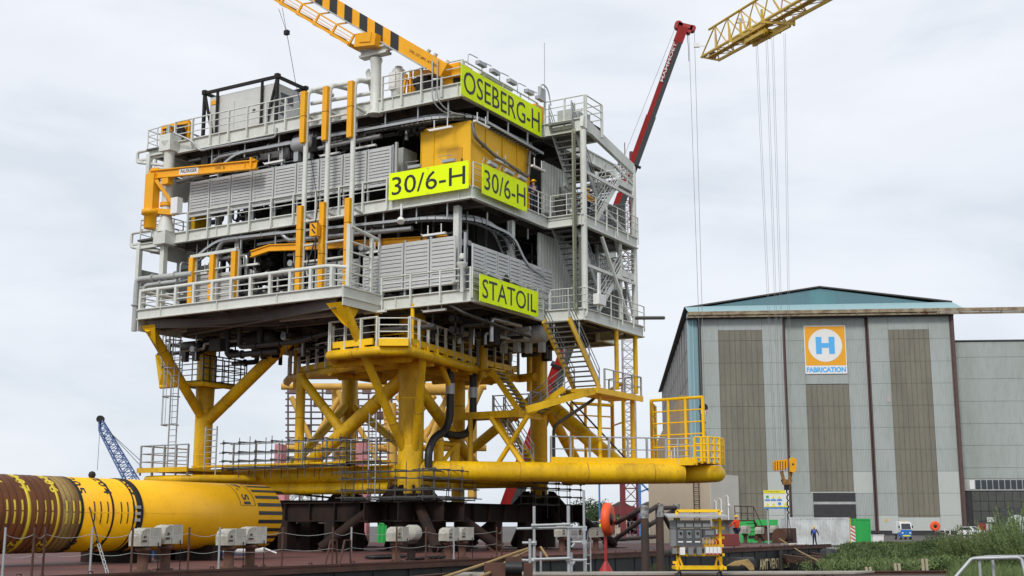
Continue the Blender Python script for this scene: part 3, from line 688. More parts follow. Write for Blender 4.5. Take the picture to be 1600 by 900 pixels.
# trays hugging the two visible faces, under the top and middle decks
tray('cable_tray', [(-2.2, 11.6, 20.9), (-2.2, 10.2, 21.7), (-2.2, -2.6, 21.55), (-1.4, -4.4, 21.6), (5.0, -4.6, 21.3)], .5)
tray('cable_tray', [(-1.5, 12.0, 20.9), (-1.5, 9.0, 22.0), (-1.5, -2.0, 21.95), (-.9, -3.6, 22.0), (5.0, -3.9, 21.9)], .5)
tray('cable_tray', [(-2.2, 13.2, 16.0), (-2.2, 11.2, 17.0), (-2.2, -2.4, 16.5), (-1.2, -4.4, 16.4), (1.6, -4.8, 16.1), (2.6, -4.9, 14.8), (4.6, -4.9, 14.5)], .5)
tray('cable_tray', [(-1.5, 9.0, 16.6), (-1.5, -2.0, 16.75), (-.5, -3.9, 16.8), (1.2, -4.3, 16.4), (2.2, -4.4, 15.0)], .5)
pipe('process_pipe', [(-2.3, 14.6, 20.7), (-2.3, 12.6, 20.9), (-2.3, 11.6, 21.7), (-2.3, 6.3, 21.75), (-2.3, 5.6, 21.1), (-2.3, .5, 21.15)], .12)
pipe('process_pipe', [(-2.0, 5.2, 22.1), (-2.0, 4.6, 21.4), (-2.0, 1.0, 21.4)], .1)
pipe('process_pipe', [(-2.3, 14.0, 14.9), (-2.3, 12.2, 15.1), (-2.3, 11.0, 16.9), (-2.3, 6.9, 16.95), (-2.3, 6.4, 16.4), (-2.3, -1.5, 16.1)], .13)
pipe('drain_pipe', [(-3.2, 14.2, 23.3), (-2.9, 13.0, 22.7), (-2.7, 12.6, 22.1), (-2.6, 11.9, 22.2), (-2.6, 7.2, 22.1), (-2.6, 7.2, 22.6)], .06, gal)
pipe('process_pipe', [(-1.55, -4.5, 21.2), (-1.5, -4.6, 20.5), (.3, -4.55, 20.1), (3.9, -4.55, 19.75), (4.0, -4.55, 21.2)], .09, mat('weathered_pipe', (.24, .22, .18), .5, .5, .4), .3)
pipe('handling_pipe', [(-3.1, 16.5, 12.3), (-3.1, 16.5, 15.2), (-3.1, 12.3, 15.1)], .16, gry)
pipe('handling_pipe', [(-3.1, 15.9, 12.6), (-3.1, 15.9, 14.8), (-3.1, 13.4, 14.8)], .12, gry)
# ladder tray climbing the corner
for dx in (0, .3): MB().tube(smooth_path([(-2.9, -3.3+dx, 24.3), (-2.9, -3.3+dx, 22.2), (-2.3, -3.6+dx, 21.7), (-1.8, -4.2, 21.6)], .5), .04, 6).build('riser_conduit', gal, plat)
# hangers under the decks
b = MB()
for z1, hh in ((22.4, 1.0), (17.2, .9)):
    for y in (12, 9.6, 7.2, 4.2, 2, .2, -1.8, -3.6): b.bar((-2.35, y, z1), (-2.35, y, z1-hh), .06)
    for x in (-.6, 1.4, 3.4): b.bar((x, -4.78, z1-.35), (x, -4.78, z1-hh), .06)
each(b, 'pipe_hanger', gal, plat)
# fluorescent fittings hung along the faces
def lamp(x, y, z, ax='y', n=1.3):
    b = MB(); e_ = Vector((0, 1, 0)) if ax == 'y' else Vector((1, 0, 0)); c = Vector((x, y, z))
    b.bar(c-e_*n/2, c+e_*n/2, .16, .1); b.bar(c+e_*n*.3, c+e_*n*.3+Vector((0, 0, .5)), .04); b.bar(c-e_*n*.3, c-e_*n*.3+Vector((0, 0, .5)), .04)
    b.tube([c+e_*n*.5, c+e_*(n*.5+.15)+Vector((0, 0, .1))], .025, 5); b.build('light_fitting', whp, plat)
for a in ((-2.2, 7.6, 20.85), (-2.1, 3.9, 20.75), (-2.1, 1.6, 20.8), (-2.4, -3.2, 20.9), (-2.2, 9.1, 15.4), (-2.2, 1.2, 15.2), (-2.1, -2.7, 15.7), (-2.9, .2, 12.0), (-2.3, -2.9, 11.9), (-2.5, 12.4, 15.2)): lamp(*a)
for a in ((-1.2, -4.8, 21.2), (4.3, -4.9, 20.3), (1.2, -4.5, 19.9)): lamp(*a, ax='x')
# dense process clutter behind the faces
def clutter(x0, x1, y0, y1, z0, z1, n, mats, rmin=.05, rmax=.16):
    for k in range(n):
        m = rnd.choice(mats); b = MB(); r = rnd.uniform(rmin, rmax); ty = rnd.random()
        x, y = rnd.uniform(x0, x1), rnd.uniform(y0, y1); z = rnd.uniform(z0+.4, z1-.3)
        if ty < .4:
            L_ = rnd.uniform(1.5, min(7, y1-y0)); ya = max(y0, min(y, y1-L_)); dz = rnd.choice((-1, 1))*rnd.uniform(.5, 1.4); zb = max(z0+.3, min(z1-.2, z+dz))
            pipe('process_pipe', [(x, ya, z), (x, ya+L_*.6, z), (x, ya+L_*.6, zb), (x, ya+L_, zb)], r, m, .2)
        elif ty < .6:
            L_ = rnd.uniform(1, min(4, x1-x0+.5)); pipe('process_pipe', [(x, y, z0), (x, y, z), (min(x1, x+L_), y, z)], r, m, .2)
        elif ty < .78:
            b.tube([(x, y, z0), (x, y, z1)], r*.7, 8)
            for q in range(rnd.randint(1, 3)):
                zz = rnd.uniform(z0+.5, z1-.4); b.box(x-.14, x+.14, y-.16, y+.16, zz-.12, zz+.12); b.lathe((x-.3, y, zz), [(.17, 0), (.17, .03)], 10, axis=(-1, 0, .0)); b.bar((x-.3, y, zz), (x, y, zz), .04)
            b.build('valve_riser', m, plat)
        elif ty < .92:
            s_ = rnd.uniform(.3, .75); h_ = rnd.uniform(.5, 1.7); b.box(x-s_*.4, x+s_*.4, y-s_*.6, y+s_*.6, z0+.05, z0+h_); b.box(x-s_*.42, x-s_*.38, y-s_*.4, y+s_*.4, z0+h_*.5, z0+h_*.85)
            b.tube([(x, y, z0+h_), (x, y, z0+h_+.6)], .05, 6); b.build('equipment_cabinet', m, plat)
        else:
            L_ = rnd.uniform(1.2, 2.4); rr = rnd.uniform(.3, .5); b.lathe((x, y-L_/2, z0+rr+.5), [(0, -.12), (rr*.8, 0), (rr, .12), (rr, L_-.12), (rr*.8, L_), (0, L_+.12)], 16, axis=(0, 1, 0))
            b.bar((x, y-.4, z0), (x, y-.4, z0+.6), .3).bar((x, y+.4, z0), (x, y+.4, z0+.6), .3); b.build('pressure_vessel', m, plat)
msets = [ste, dks, bst, dks, gry, bst]
clutter(-2.1, 1.3, -4.0, 14.4, LOWZ, 17.0, 58, msets)
clutter(-2.1, 1.3, -.5, 14.4, MIDZ, 22.2, 46, msets); clutter(-2.3, -1.3, -4.5, 14.2, LOWZ, 17.1, 34, [ste, ste, gal, dks, whp], .035, .08); clutter(-2.3, -1.3, -.5, 14.2, 20.6, 22.2, 22, [ste, gal, dks], .03, .07); clutter(-2.35, -1.0, -4.0, 14.2, 20.9, 22.2, 18, [ste, dks, bst], .05, .12); clutter(-2.3, -.8, 4.8, 12.0, LOWZ, 17.1, 16, [dks, bst, dks, ste], .06, .15); clutter(4.6, 11, -5.0, -4.7, MIDZ, 22, 10, [ste, gal, dks], .04, .09)
clutter(-2.4, .5, 10, 16.5, 10.9, 12.0, 10, [dks, ste], .05, .12); clutter(-1, 9, -4.8, -2.2, 10.6, 12.1, 22, [dks, ste, bst, gry], .05, .14)
clutter(-1.8, 1.4, -2.0, 11, 21.0, 22.3, 14, [dks, ste, bst])
clutter(-2.0, 2.8, -2.5, 14, 10.6, 12.1, 36, [dks, bst, dks, ste])
clutter(-2.2, 2.0, 10.5, 14.5, LOWZ, 17, 16, [ste, gry, dks]); clutter(-2.0, 2.5, 11, 14.5, MIDZ, 22, 12, [ste, gry, dks])
clutter(0, 11, -1.2, 2.5, 10.1, 12.0, 24, [dks, bst, yel, dks])
clutter(-1, 12, -4.2, -2.9, LOWZ, 17, 18, [dks, bst, ste]); clutter(9.6, 13.8, -4.4, -3.8, LOWZ, 17, 6, [gry, ste]); clutter(9.6, 13.8, -4.2, -3.6, MIDZ, 21, 6, [gry, ste])
clutter(-3.2, -.2, -1.0, 2.6, 10.1, 11.4, 10, [dks, yel, ste], .03, .08)
# monorail beam and yellow framing on the lower level
MB().tube([(-2.2, 8.9, 16.0)], .1) if False else None
b = MB()
for a, c in (((-2.3, 8.9, 15.95), (-2.3, 7.6, 16.15)), ((-2.3, 7.6, 16.15), (-2.2, 5.0, 15.95)), ((-2.2, 5.0, 15.95), (-1.6, 1.0, 15.8)), ((-1.6, 1.0, 15.8), (-1.4, -3.0, 15.6))): b.ibeam(a, c, .36, .2, .05)
b.build('monorail_beam', ora, plat)
for x, y in ((-1.9, 5.9), (-1.9, 10.2), (-1.9, -3.9), (2.0, -4.6)): MB().bar((x, y, LOWZ), (x, y, 17.0), .3).build('column', wht, plat)
for y in (12.4, 10.0): MB().bar((-1.2, y, MIDZ), (-1.2, y, 22.2), .28).build('column', wht, plat)
MB().box(-2.0, -1.0, 13.4, 13.9, MIDZ, 19.9).build('yellow_cabinet', yel, plat)
# left end: pedestal column of the davit, stubs, boxes
b = MB(); b.lathe((-2.85, 14.75, 17.7), [(.52, 0), (.5, .1), (.3, .9), (.3, 4.5), (.34, 4.7), (.5, 5.2)], 18); b.build('davit_column', wht, plat)
b = MB(); b.box(-3.25, -2.4, 14.35, 15.2, 22.35, 23.3); b.box(-3.3, -2.4, 14.3, 15.2, 17.0, 17.75); b.build('column_node', wht, plat)
b = MB(); b.box(-2.95, -2.65, 14.7, 15.0, 12.8, 17.0); b.build('column', wht, plat)
def wing(z0, z1, y1, nm):
    b = MB()
    for x in (-2.2, -.8):
        b.tube(smooth_path([(x, 15.2, z1), (x, y1, z1), (x, y1, z0+.5), (x, 15.8, z0)], .15), .09, 8)
    for z in (z0+.6, (z0+z1)/2): b.tube([(-2.2, 15.2, z), (-2.2, y1, z)], .06, 6)
    b.box(-2.3, -.7, 15.2, 15.6, z0-.5, z0+.6); b.build(nm, wht, plat)
wing(21.9, 23.0, 18.0, 'escape_frame'); wing(16.9, 18.2, 18.1, 'escape_frame'); wing(20.5, 21.2, 17.0, 'escape_frame')
for z0_, z1_, ye in ((14.8, 17.3, 17.3), (20.9, 22.7, 16.9)):
    b = MB()
    for z in (z0_, z1_): b.ibeam((-2.3, 15.2, z), (-2.3, ye, z), .3, .2, .04); b.ibeam((.6, 15.2, z), (.6, ye, z), .3, .2, .04); b.ibeam((-2.3, ye, z), (.6, ye, z), .3, .2, .04)
    for y in (15.4, ye): b.bar((-2.3, y, z0_), (-2.3, y, z1_), .25)
    b.build('end_frame', wht, plat); MB().box(.5, .56, 15.3, ye-.1, z0_+.2, z1_-.2).box(-2.1, .5, ye-.08, ye-.03, z0_+.2, z0_+.2+(z1_-z0_)*.4).build('end_panel', gry, plat)
b = MB(); rail(b, [(-2.6, 15.2, MIDZ), (-2.4, 17.2, MIDZ), (.5, 17.2, MIDZ)], 1.1, 1.0, .022, .06, 0, 4); rail(b, [(-2.6, 15.3, TOPZ), (-2.4, 17.0, TOPZ), (.5, 17.0, TOPZ)], 1.1, 1.0, .022, .06, 0, 3); b.build('railing', wht, plat)
MB().box(-2.5, .6, 15.2, 17.3, MIDZ-.15, MIDZ-.05).build('end_floor', dkg, plat); MB().box(-2.5, .6, 15.35, 17.0, TOPZ-.15, TOPZ-.05).build('end_floor', dkg, plat)
MB().box(-3.3, -2.9, 13.5, 14.0, 18.6, 19.5).build('junction_box', whp, plat)
MB().box(5.6, 6.4, -7.75, -7.4, 13.0, 13.55).box(5.9, 6.1, -7.6, -7.5, 13.5, 14.7).build('junction_box', whp, plat)
b = MB()
for i in range(5): b.box(-3.05, -2.7, -4.4-.08*i, -4.35-.08*i, 13, 13.1)
b.lathe((-2.95, -4.85, 14.1), [(.13, 0), (.15, .05), (.1, .25)], 10).lathe((-2.95, -4.85, 12.5), [(.09, 0), (.09, 1.1), (.25, 1.3), (.26, 1.42)], 14); b.build('corner_bollard', wht, plat)
b = MB(); b.bar((-3.0, -1.35, 16.6), (-3.0, -1.35, 17.2), .08); b.lathe((-3.1, -1.4, 16.5), [(.08, 0), (.18, .15), (.18, .3)], 12, axis=(-.5, -.3, -1)); b.build('floodlight', whp, plat)
MB().lathe((-2.8, 1.9, 11.3), [(.15, 0), (.18, .1), (.18, .6), (.12, .7)], 12).bar((-2.8, 1.2, 11.6), (-2.8, 1.9, 11.6), .06).build('horn', whp, plat)
# underside drops
for pts, r in (([(-2.3, 9.5, 12.2), (-2.3, 9.5, 11.0), (-2.3, 5.5, 11.0), (-2.3, 3.6, 11.3), (-2.3, 2.6, 11.3)], .13), ([(-1.8, 10.8, 12.2), (-1.8, 10.8, 10.7), (-1.8, 7.2, 10.7)], .16), ([(-1.6, 8.7, 12.2), (-1.6, 8.7, 10.9)], .18), ([(-2.4, 3.2, 10.8), (-2.4, 3.0, 11.2), (-2.4, -3, 11.1)], .14), ([(-2.5, -3.8, 12.1), (-2.2, -4.6, 11.6), (3.4, -4.9, 11.2)], .08)):
    pipe('drain_pipe', pts, r, dks, .3)

# ================================================================ ON THE ROOF
cw = mat('container_white', (.60, .60, .57), .5, 0, .3, (.42, .41, .38), .8, .3)
ct = thing('roof_container', 'white equipment container inside a black lifting frame on the roof of the platform', 'container', (0, 11.4, 23.2), P)
x0, x1, y0, y1, z0, z1 = -.9, 1.5, 8.75, 14.2, 23.35, 26.3
cb = MB().box(x0+.15, x1-.15, y0+.15, y1-.3, z0+.1, z1-.28).build('body', cw, ct)
b = MB()
for y in (10.0, 12.0): b.box(x0+.12, x0+.149, y, y+1.1, z0+.4, z1-.8)
b.box(x0+.4, x1-.4, y0+.12, y0+.149, z0+.3, z1-.9); each(b, 'access_panel', cw, cb); MB().box(x0+.11, x0+.149, y1-1.0, y1-.4, z1-.75, z1-.5).build('yellow_label', ora, cb)
MB().box(x0+.5, x1-.9, y0+.10, y0+.14, z1-1.3, z1-.75).box(x0+.45, x0+.9, y0+.1, y0+.14, z0+.9, z0+1.5).build('vent_grille', dgr, cb); [MB().box(x0+.10, x0+.14, y_, y_+.2, z_, z_+.2).build('lock_box', dgr, cb) for y_, z_ in ((10.4, z0+1.2), (9.2, z0+1.4))]
b = MB()
for x in (x0, x1):
    for y in (y0, y1): b.bar((x, y, z0), (x, y, z1), .16)
    b.bar((x, y0, z1), (x, y1, z1), .16); b.bar((x, y0, z0), (x, y1, z0), .16)
    for y in (y0+1.1, y1-1.0): b.bar((x, y, z0), (x, y, z1), .12)
    b.bar((x, y0, z1), (x, y0+.8, z0), .12); b.bar((x, y1, z1), (x, y1-.8, z0), .12)
for y in (y0, y1): b.bar((x0, y, z1), (x1, y, z1), .16); b.bar((x0, y, z0), (x1, y, z0), .16)
for x in (x0, x1):
    for y in (y0, y1): b.box(x-.13, x+.13, y-.13, y+.13, z1-.1, z1+.16)
b.build('lifting_frame', bst, ct)
sk = thing('roof_skid', 'orange framed hose skid beside the white container on the roof', 'skid', (-1.5, 15, 23), P)
b = MB()
for y in (14.3, 16.4): b.bar((-1.9, y, 23.05), (-1.9, y, 24.3), .14)
b.bar((-1.9, 14.3, 24.3), (-1.9, 16.4, 24.3), .2, .2); b.bar((-1.9, 14.3, 23.2), (-1.9, 16.4, 23.2), .16); b.box(-1.85, -1.8, 14.4, 16.3, 23.3, 24.2)
for i in range(5): b.bar((-1.92, 14.5+i*.42, 23.3), (-1.92, 14.5+i*.42, 24.2), .06)
b.build('frame', ora, sk)
MB().tube(smooth_path([(-2.1, 16.0, 24.1), (-2.15, 15.7, 23.4), (-2.15, 15.3, 23.5), (-2.1, 14.9, 24.2), (-2.1, 14.3, 24.0)], .3), .05, 6).lathe((-2.05, 14.8, 23.7), [(.4, 0), (.42, .25)], 14, axis=(-1, 0, 0)).build('hose', bst, sk)
# deck crane: pedestal, striped box boom, service walkway
dc = thing('deck_crane', 'striped yellow and black box boom crane resting above the roof of the platform', 'crane', (0, -2.6, 23.0), P)
bx0 = -2.2
pA, pB = Vector((bx0, -3.6, 23.72)), Vector((bx0, 14.5, 36.4)); bd = (pB-pA).normalized()
MB().bar(pA, pB, 1.2, .72, up=(0, 0, 1)).build('boom', ora, dc)
sidev = Vector((1, 0, 0)); upv = bd.cross(sidev).normalized()
if upv.z < 0: upv = -upv
b = MB(); L_ = (pB-pA).length
for k in range(13):
    f0 = pA+bd*(3.1+k*1.22); w_ = .62; ln = .5
    q = [f0-upv*.365, f0-upv*.365+bd*w_, f0+upv*.365+bd*(w_+ln), f0+upv*.365+bd*ln]
    b.plate([v-sidev*.606 for v in q], (-.008, 0, 0))
    q = [f0-upv*.366-sidev*.6, f0-upv*.366+bd*w_-sidev*.6, f0-upv*.366+bd*w_+sidev*.6, f0-upv*.366+sidev*.6]; b.plate(q, -upv*.008)
b.build('warning_stripes', ltr, dc)
b = MB(); b.bar(pA+bd*1.0-upv*.38-sidev*.62, pB-upv*.38-sidev*.62, .1, .08, up=upv)
for t in (.5, 1.4, 1.9): b.bar(pA+bd*t+upv*.36, pA+bd*t+upv*.52, .14)
b.build('boom_rail', gry, dc)
b = MB(); text_mesh('SWL 12T-28M, 16T-22M', b, pA+bd*2.5-upv*.1-sidev*.612, -bd, upv, .15, 2.0); b.build('boom_lettering', ltr, dc)
wo = -sidev*.55-upv*1.3
p0, p1 = pA+bd*5.8+wo, pB+wo
b = MB()
for s_ in (-.6, .6): b.bar(p0+sidev*s_, p1+sidev*s_, .1, .14, up=upv)
for k in range(11):
    a = p0+bd*k*1.42; b.bar(a-sidev*.6, a+sidev*.6, .12, .2, up=upv); b.bar(a-sidev*.55, a-sidev*.55+upv*.55, .07, .12, up=bd) ; b.bar(a-sidev*.55+upv*.55, a+sidev*.2+upv*.95, .06, .08)
    for hh in (.2, .35): b.tube([a-sidev*.55+upv*hh, a+bd*1.42-sidev*.55+upv*hh], .018, 5)
b.bar(p0-sidev*.55+upv*.55, p1-sidev*.55+upv*.55, .08, .08, up=upv); b.build('service_walkway', ora, dc)
for k in range(11): a = p0+bd*(k*1.42+.08); MB().bar(a-upv*.03, a+bd*1.26-upv*.03, 1.1, .04, up=upv).build('grating_panel', gry, dc)
b = MB(); b.bar((-2.75, 1.55, 26.1), (-2.75, .25, 25.95), 1.1, .62); b.bar((-3.32, 1.2, 26.2), (-3.32, .5, 26.1), .06, .5); b.build('boom_cradle', ora, dc)
b = MB(); b.lathe((-1.7, -3.4, 23.0), [(.5, 0), (.5, .5), (.7, .6), (.7, .9)], 20); b.box(-2.3, -1.1, -4.2, -3.0, 23.5, 24.2); b.bar((-1.7, -3.0, 24.0), (-1.7, -1.2, 24.3), .5, .3); b.build('slew_housing', ora, dc)
b = MB(); b.box(-1.5, -.9, -1.1, -.5, 23.05, 24.2); b.bar((-1.9, -1.0, 23.1), (-1.9, -1.0, 24.5), .12); b.bar((-1.9, -.5, 23.1), (-1.7, -.6, 24.4), .12); b.tube([(-1.8, -.2, 23.2), (-1.8, 0, 24.0), (-1.8, -.5, 24.2)], .04, 6); b.build('winch_frame', ora, dc)
MB().lathe((-1.9, -2.2, 23.75), [(.26, 0), (.26, .9)], 12, axis=(0, 1, 0)).box(-2.2, -1.0, -3.0, -1.5, 23.1, 23.6).box(-2.1, -1.2, -4.0, -3.2, 23.1, 23.5).build('winch_drum', bst, dc)
b = MB(); wr0 = Vector(P.onx(441, 12, -2.6)); cl_ = Vector(P.onx(448, 51, -2.6)); b.tube([wr0, cl_], .014, 4).tube([wr0+Vector((0, .25, 0)), cl_], .014, 4).tube([cl_, P.onx(462, 130, -2.6), P.onx(479, 205, -3.0), (-3.6, 3.3, 17.4)], .018, 4); b.build('hoist_wire', bst, dc)
MB().box(cl_.x-.1, cl_.x+.1, cl_.y-.13, cl_.y+.13, cl_.z-.12, cl_.z+.12).build('wire_clamp', bst, dc)
hb = thing('hook_block', 'small yellow and black striped hook block hanging in front of the guide posts', 'hook block', (-3.9, 3.3, 16), P)
b = MB(); b.box(-4.05, -3.75, 3.05, 3.5, 15.95, 16.6); b.build('block', ora, hb)
b = MB()
for z in (16.05, 16.3): b.plate([(-4.056, 3.1, z), (-4.056, 3.2, z), (-4.056, 3.4, z+.25), (-4.056, 3.3, z+.25)], (-.01, 0, 0))
b.build('stripes', ltr, hb)
MB().tube([(-3.9, 3.28, 16.6), (-3.7, 3.3, 17.6)], .03, 6).tube([(-3.9, 3.2, 15.9), (-5.5, 2.45, 13.9)], .035, 6).tube([(-3.9, 3.2, 15.9), (-5.5, 1.9, 13.9)], .035, 6).build('sling', bst, hb)
# white pedestal with cross head supporting the boom
pd = thing('boom_rest', 'pale grey boom rest post with a forked head at the roof edge', 'post', (-2.5, .75, 22.5), P)
b = MB().lathe((-2.5, .75, 22.5), [(.42, -.25), (.27, .0), (.27, 2.5), (.32, 2.6), (.32, 2.75)], 18).build('post', wht, pd)
MB().bar((-2.6, 1.6, 25.4), (-2.6, -.1, 25.4), .5, .12).bar((-2.6, 1.6, 25.75), (-2.6, -.1, 25.75), .5, .1).bar((-2.6, 1.6, 25.57), (-2.6, -.1, 25.57), .2, .3).bar((-2.6, -.1, 25.5), (-2.6, -.16, 26.1), .5, .14).build('head', wht, pd)
MB().bar((-2.4, .9, 23.0), (-2.1, 1.6, 24.9), .1, .3).build('brace', wht, pd)
tk = thing('expansion_tank', 'small pale grey tank beside the boom rest post on the roof', 'tank', (-1.7, -.2, 23), P)
MB().lathe((-1.7, -.1, 23.3), [(.2, -.3), (.36, 0), (.38, 1.3), (.3, 1.45), (.2, 1.5), (.2, 1.6), (0, 1.62)], 18).build('shell', wht, tk)
MB().box(-2.15, -1.9, -.2, .2, 23.6, 24.5).build('level_gauge', whp, tk)
# roof right-hand end
b = MB(); 
for i in range(3): b.box(5.2+i*.9, 5.7+i*.9, -6.4, -5.6, 23.05, 23.6+.15*i)
b.tube([(6.3, -6, 23), (6.3, -6, 24.3)], .1, 8); each(b, 'roof_valve', gry, plat)
b = MB(); b.box(5.0, 5.9, -4.4, -3.5, 23.02, 24.2); 
b.build('orange_locker', ora, plat)
MB().tube(smooth_path([(5.0, -4.6, 24.4), (5.2, -4.6, 25.4), (6.0, -4.6, 25.3), (6.3, -4.6, 24.4)], .4), .04, 6).tube([(5.6, -4.6, 23), (5.6, -4.6, 27.8)], .018, 5).bar((5.3, -4.4, 24.9), (6.0, -4.4, 24.9), .1, .7).build('antenna', gry, plat)
b = MB()
for x in (-2.4, -1.1, .6, 2.4, 3.6):
    b.tube(smooth_path([(x, -4.75, 23.9), (x, -4.75, 24.5), (x+.9, -4.75, 24.55)], .2), .025, 5); b.bar((x+.8, -4.8, 24.3), (x+1.5, -4.8, 24.3), .25, .18)
each(b, 'sign_light', gal, plat)
MB().tube([(-.6, -4.3, 24.2), (2.6, -4.3, 24.25)], .12, 8).build('roof_pipe', whp, plat)
b = MB()
for i, x in enumerate((-2.0, -.4, .9)): b.tube([(x, -5.35, 18.95), (x+.2, -5.35, 19.25), (x+.9, -5.35, 19.2)], .02, 5); b.bar((x+.5, -5.4, 19.1), (x+1.2, -5.4, 19.05), .2, .16)
for i, y in enumerate((-1.6, -3.6)): b.bar((-2.8, y, 19.05), (-2.8, y-.7, 19.05), .2, .14); b.tube([(-2.7, y, 19.05), (-2.7, y+.3, 19.4), (-2.7, y-.5, 19.35)], .02, 5)
for x in (-1.6, .7): b.bar((x, -5.4, 13.6), (x+1.2, -5.4, 13.5), .2, .15); b.tube([(x, -5.4, 13.6), (x-.4, -5.3, 14.0), (x+.3, -5.3, 14.05)], .02, 5)
each(b, 'sign_light', gal, plat)

# davit crane on the left end
dv = thing('davit_crane', 'orange jib crane with a white nameplate mounted on the left end of the platform', 'crane', (-3.4, 15.3, 18.3), P)
jz = 20.9
b = MB(); b.ibeam((-3.4, 15.55, 21.0), (-3.4, 7.75, 20.45), .5, .26, .06); b.plate([(-3.42, 15.75, 20.7), (-3.42, 15.0, 20.7), (-3.42, 15.0, 21.35), (-3.42, 15.5, 21.4), (-3.42, 15.75, 21.2)], (.06, 0, 0)); b.build('jib', ora, dv)
b = MB(); b.box(-3.65, -3.15, 15.05, 15.7, 18.9, 21.0); b.lathe((-3.4, 15.4, 17.9), [(.3, 0), (.34, .06), (.34, .75), (.5, .8), (.5, 1.05), (.36, 1.1)], 16); b.bar((-3.4, 15.5, 18.95), (-2.9, 14.1, 18.75), .3, .3); b.bar((-3.5, 15.0, 20.6), (-3.0, 14.2, 19.3), .12, .2); b.lathe((-2.85, 14.75, 19.2), [(.38, 0), (.38, .2)], 16); b.box(-3.5, -3.1, 14.1, 14.6, 20.3, 20.7); b.build('mast', ora, dv)
b = MB()
ej = Vector((0, -7.8, -.55)).normalized(); uj = Vector((0, -.07, 1)).normalized(); cj = Vector((-3.44, 12.6, 20.79))
b.plate([cj+ej*dx*.72+uj*dz*.17 for dx, dz in ((-1, -.6), (-.93, -1), (.93, -1), (1, -.6), (1, .6), (.93, 1), (-.93, 1), (-1, .6))], (-.015, 0, 0)); b.build('nameplate', whp, dv)
b = MB(); text_mesh('PALFINGER', b, cj-ej*.6-uj*.09+Vector((-.025, 0, 0)), ej, uj, .19, 1.2, bold=.01); text_mesh('SWL 3t', b, cj+ej*1.95-uj*.08+Vector((0, 0, 0)), ej, uj, .17, .7); b.build('lettering', ltr, dv)
b = MB(); b.tube([(-3.45, 8.6, 20.3), (-3.45, 8.45, 20.75), (-3.45, 8.2, 20.25)], .04, 5).box(-3.56, -3.25, 8.0, 8.12, 20.2, 20.85); b.build('trolley_stop', ora, dv)

# ================================================================ SIGNS
def banner(name, txt, label, org, ex, w, h, nrm, tw=None, th=None, brk=None, n=3):
    """sheet made of n boards; org = lower left corner"""
    org = Vector(org); ex = Vector(ex).normalized(); up = Vector((0, 0, 1)); nrm = Vector(nrm)
    t = thing(name, label, 'sign', tuple(org+ex*w/2), P)
    for i in range(n):
        b = MB(); a = org+ex*(w*i/n+.006); c = org+ex*(w*(i+1)/n-.006)
        b.plate([a, c, c+up*h, a+up*h], -nrm*.03); bo = b.build('board', lime, t)
        r = MB()
        for zz in (.06, h*.5, h-.06):
            for q in (a+ex*.06, c-ex*.06): r.plate([q+up*zz+nrm*.004+ex*dx+up*dz for dx, dz in ((-.02, -.02), (.02, -.02), (.02, .02), (-.02, .02))], nrm*.008)
        r.build('rivets', gry, bo)
    b = MB(); tw = tw or w*.93; th = th or h*.66
    text_mesh(txt, b, org+ex*(w-tw)/2+up*(h-th)/2+nrm*.006, ex, up, th, tw, bold=.003); b.build('lettering', ltr, t)
    return t
banner('name_sign', 'OSEBERG-H', 'lime green sign reading OSEBERG-H along the roof edge of the platform', (-3.15, -4.85, 22.15), (1, 0, 0), 7.95, 1.55, (0, -1, 0), 7.5, 1.12, n=4)
banner('block_sign', '30/6-H', 'wider lime green sign reading 30/6-H on the left face of the middle deck', (-2.86, -.45, 17.52), (0, -1, 0), 4.68, 1.38, (-1, 0, 0), 4.3, .92, n=2)
banner('block_sign', '30/6-H', 'narrower lime green sign reading 30/6-H on the right face of the middle deck', (-2.15, -5.46, 17.38), (1, 0, 0), 4.3, 1.5, (0, -1, 0), 3.95, 1.0, n=2)
sg = banner('company_sign', 'STATOIL', 'lime green sign reading STATOIL at the lower deck edge', (-2.4, -5.5, 12.12), (1, 0, 0), 5.6, 1.3, (0, -1, 0), 5.15, .92, n=3)
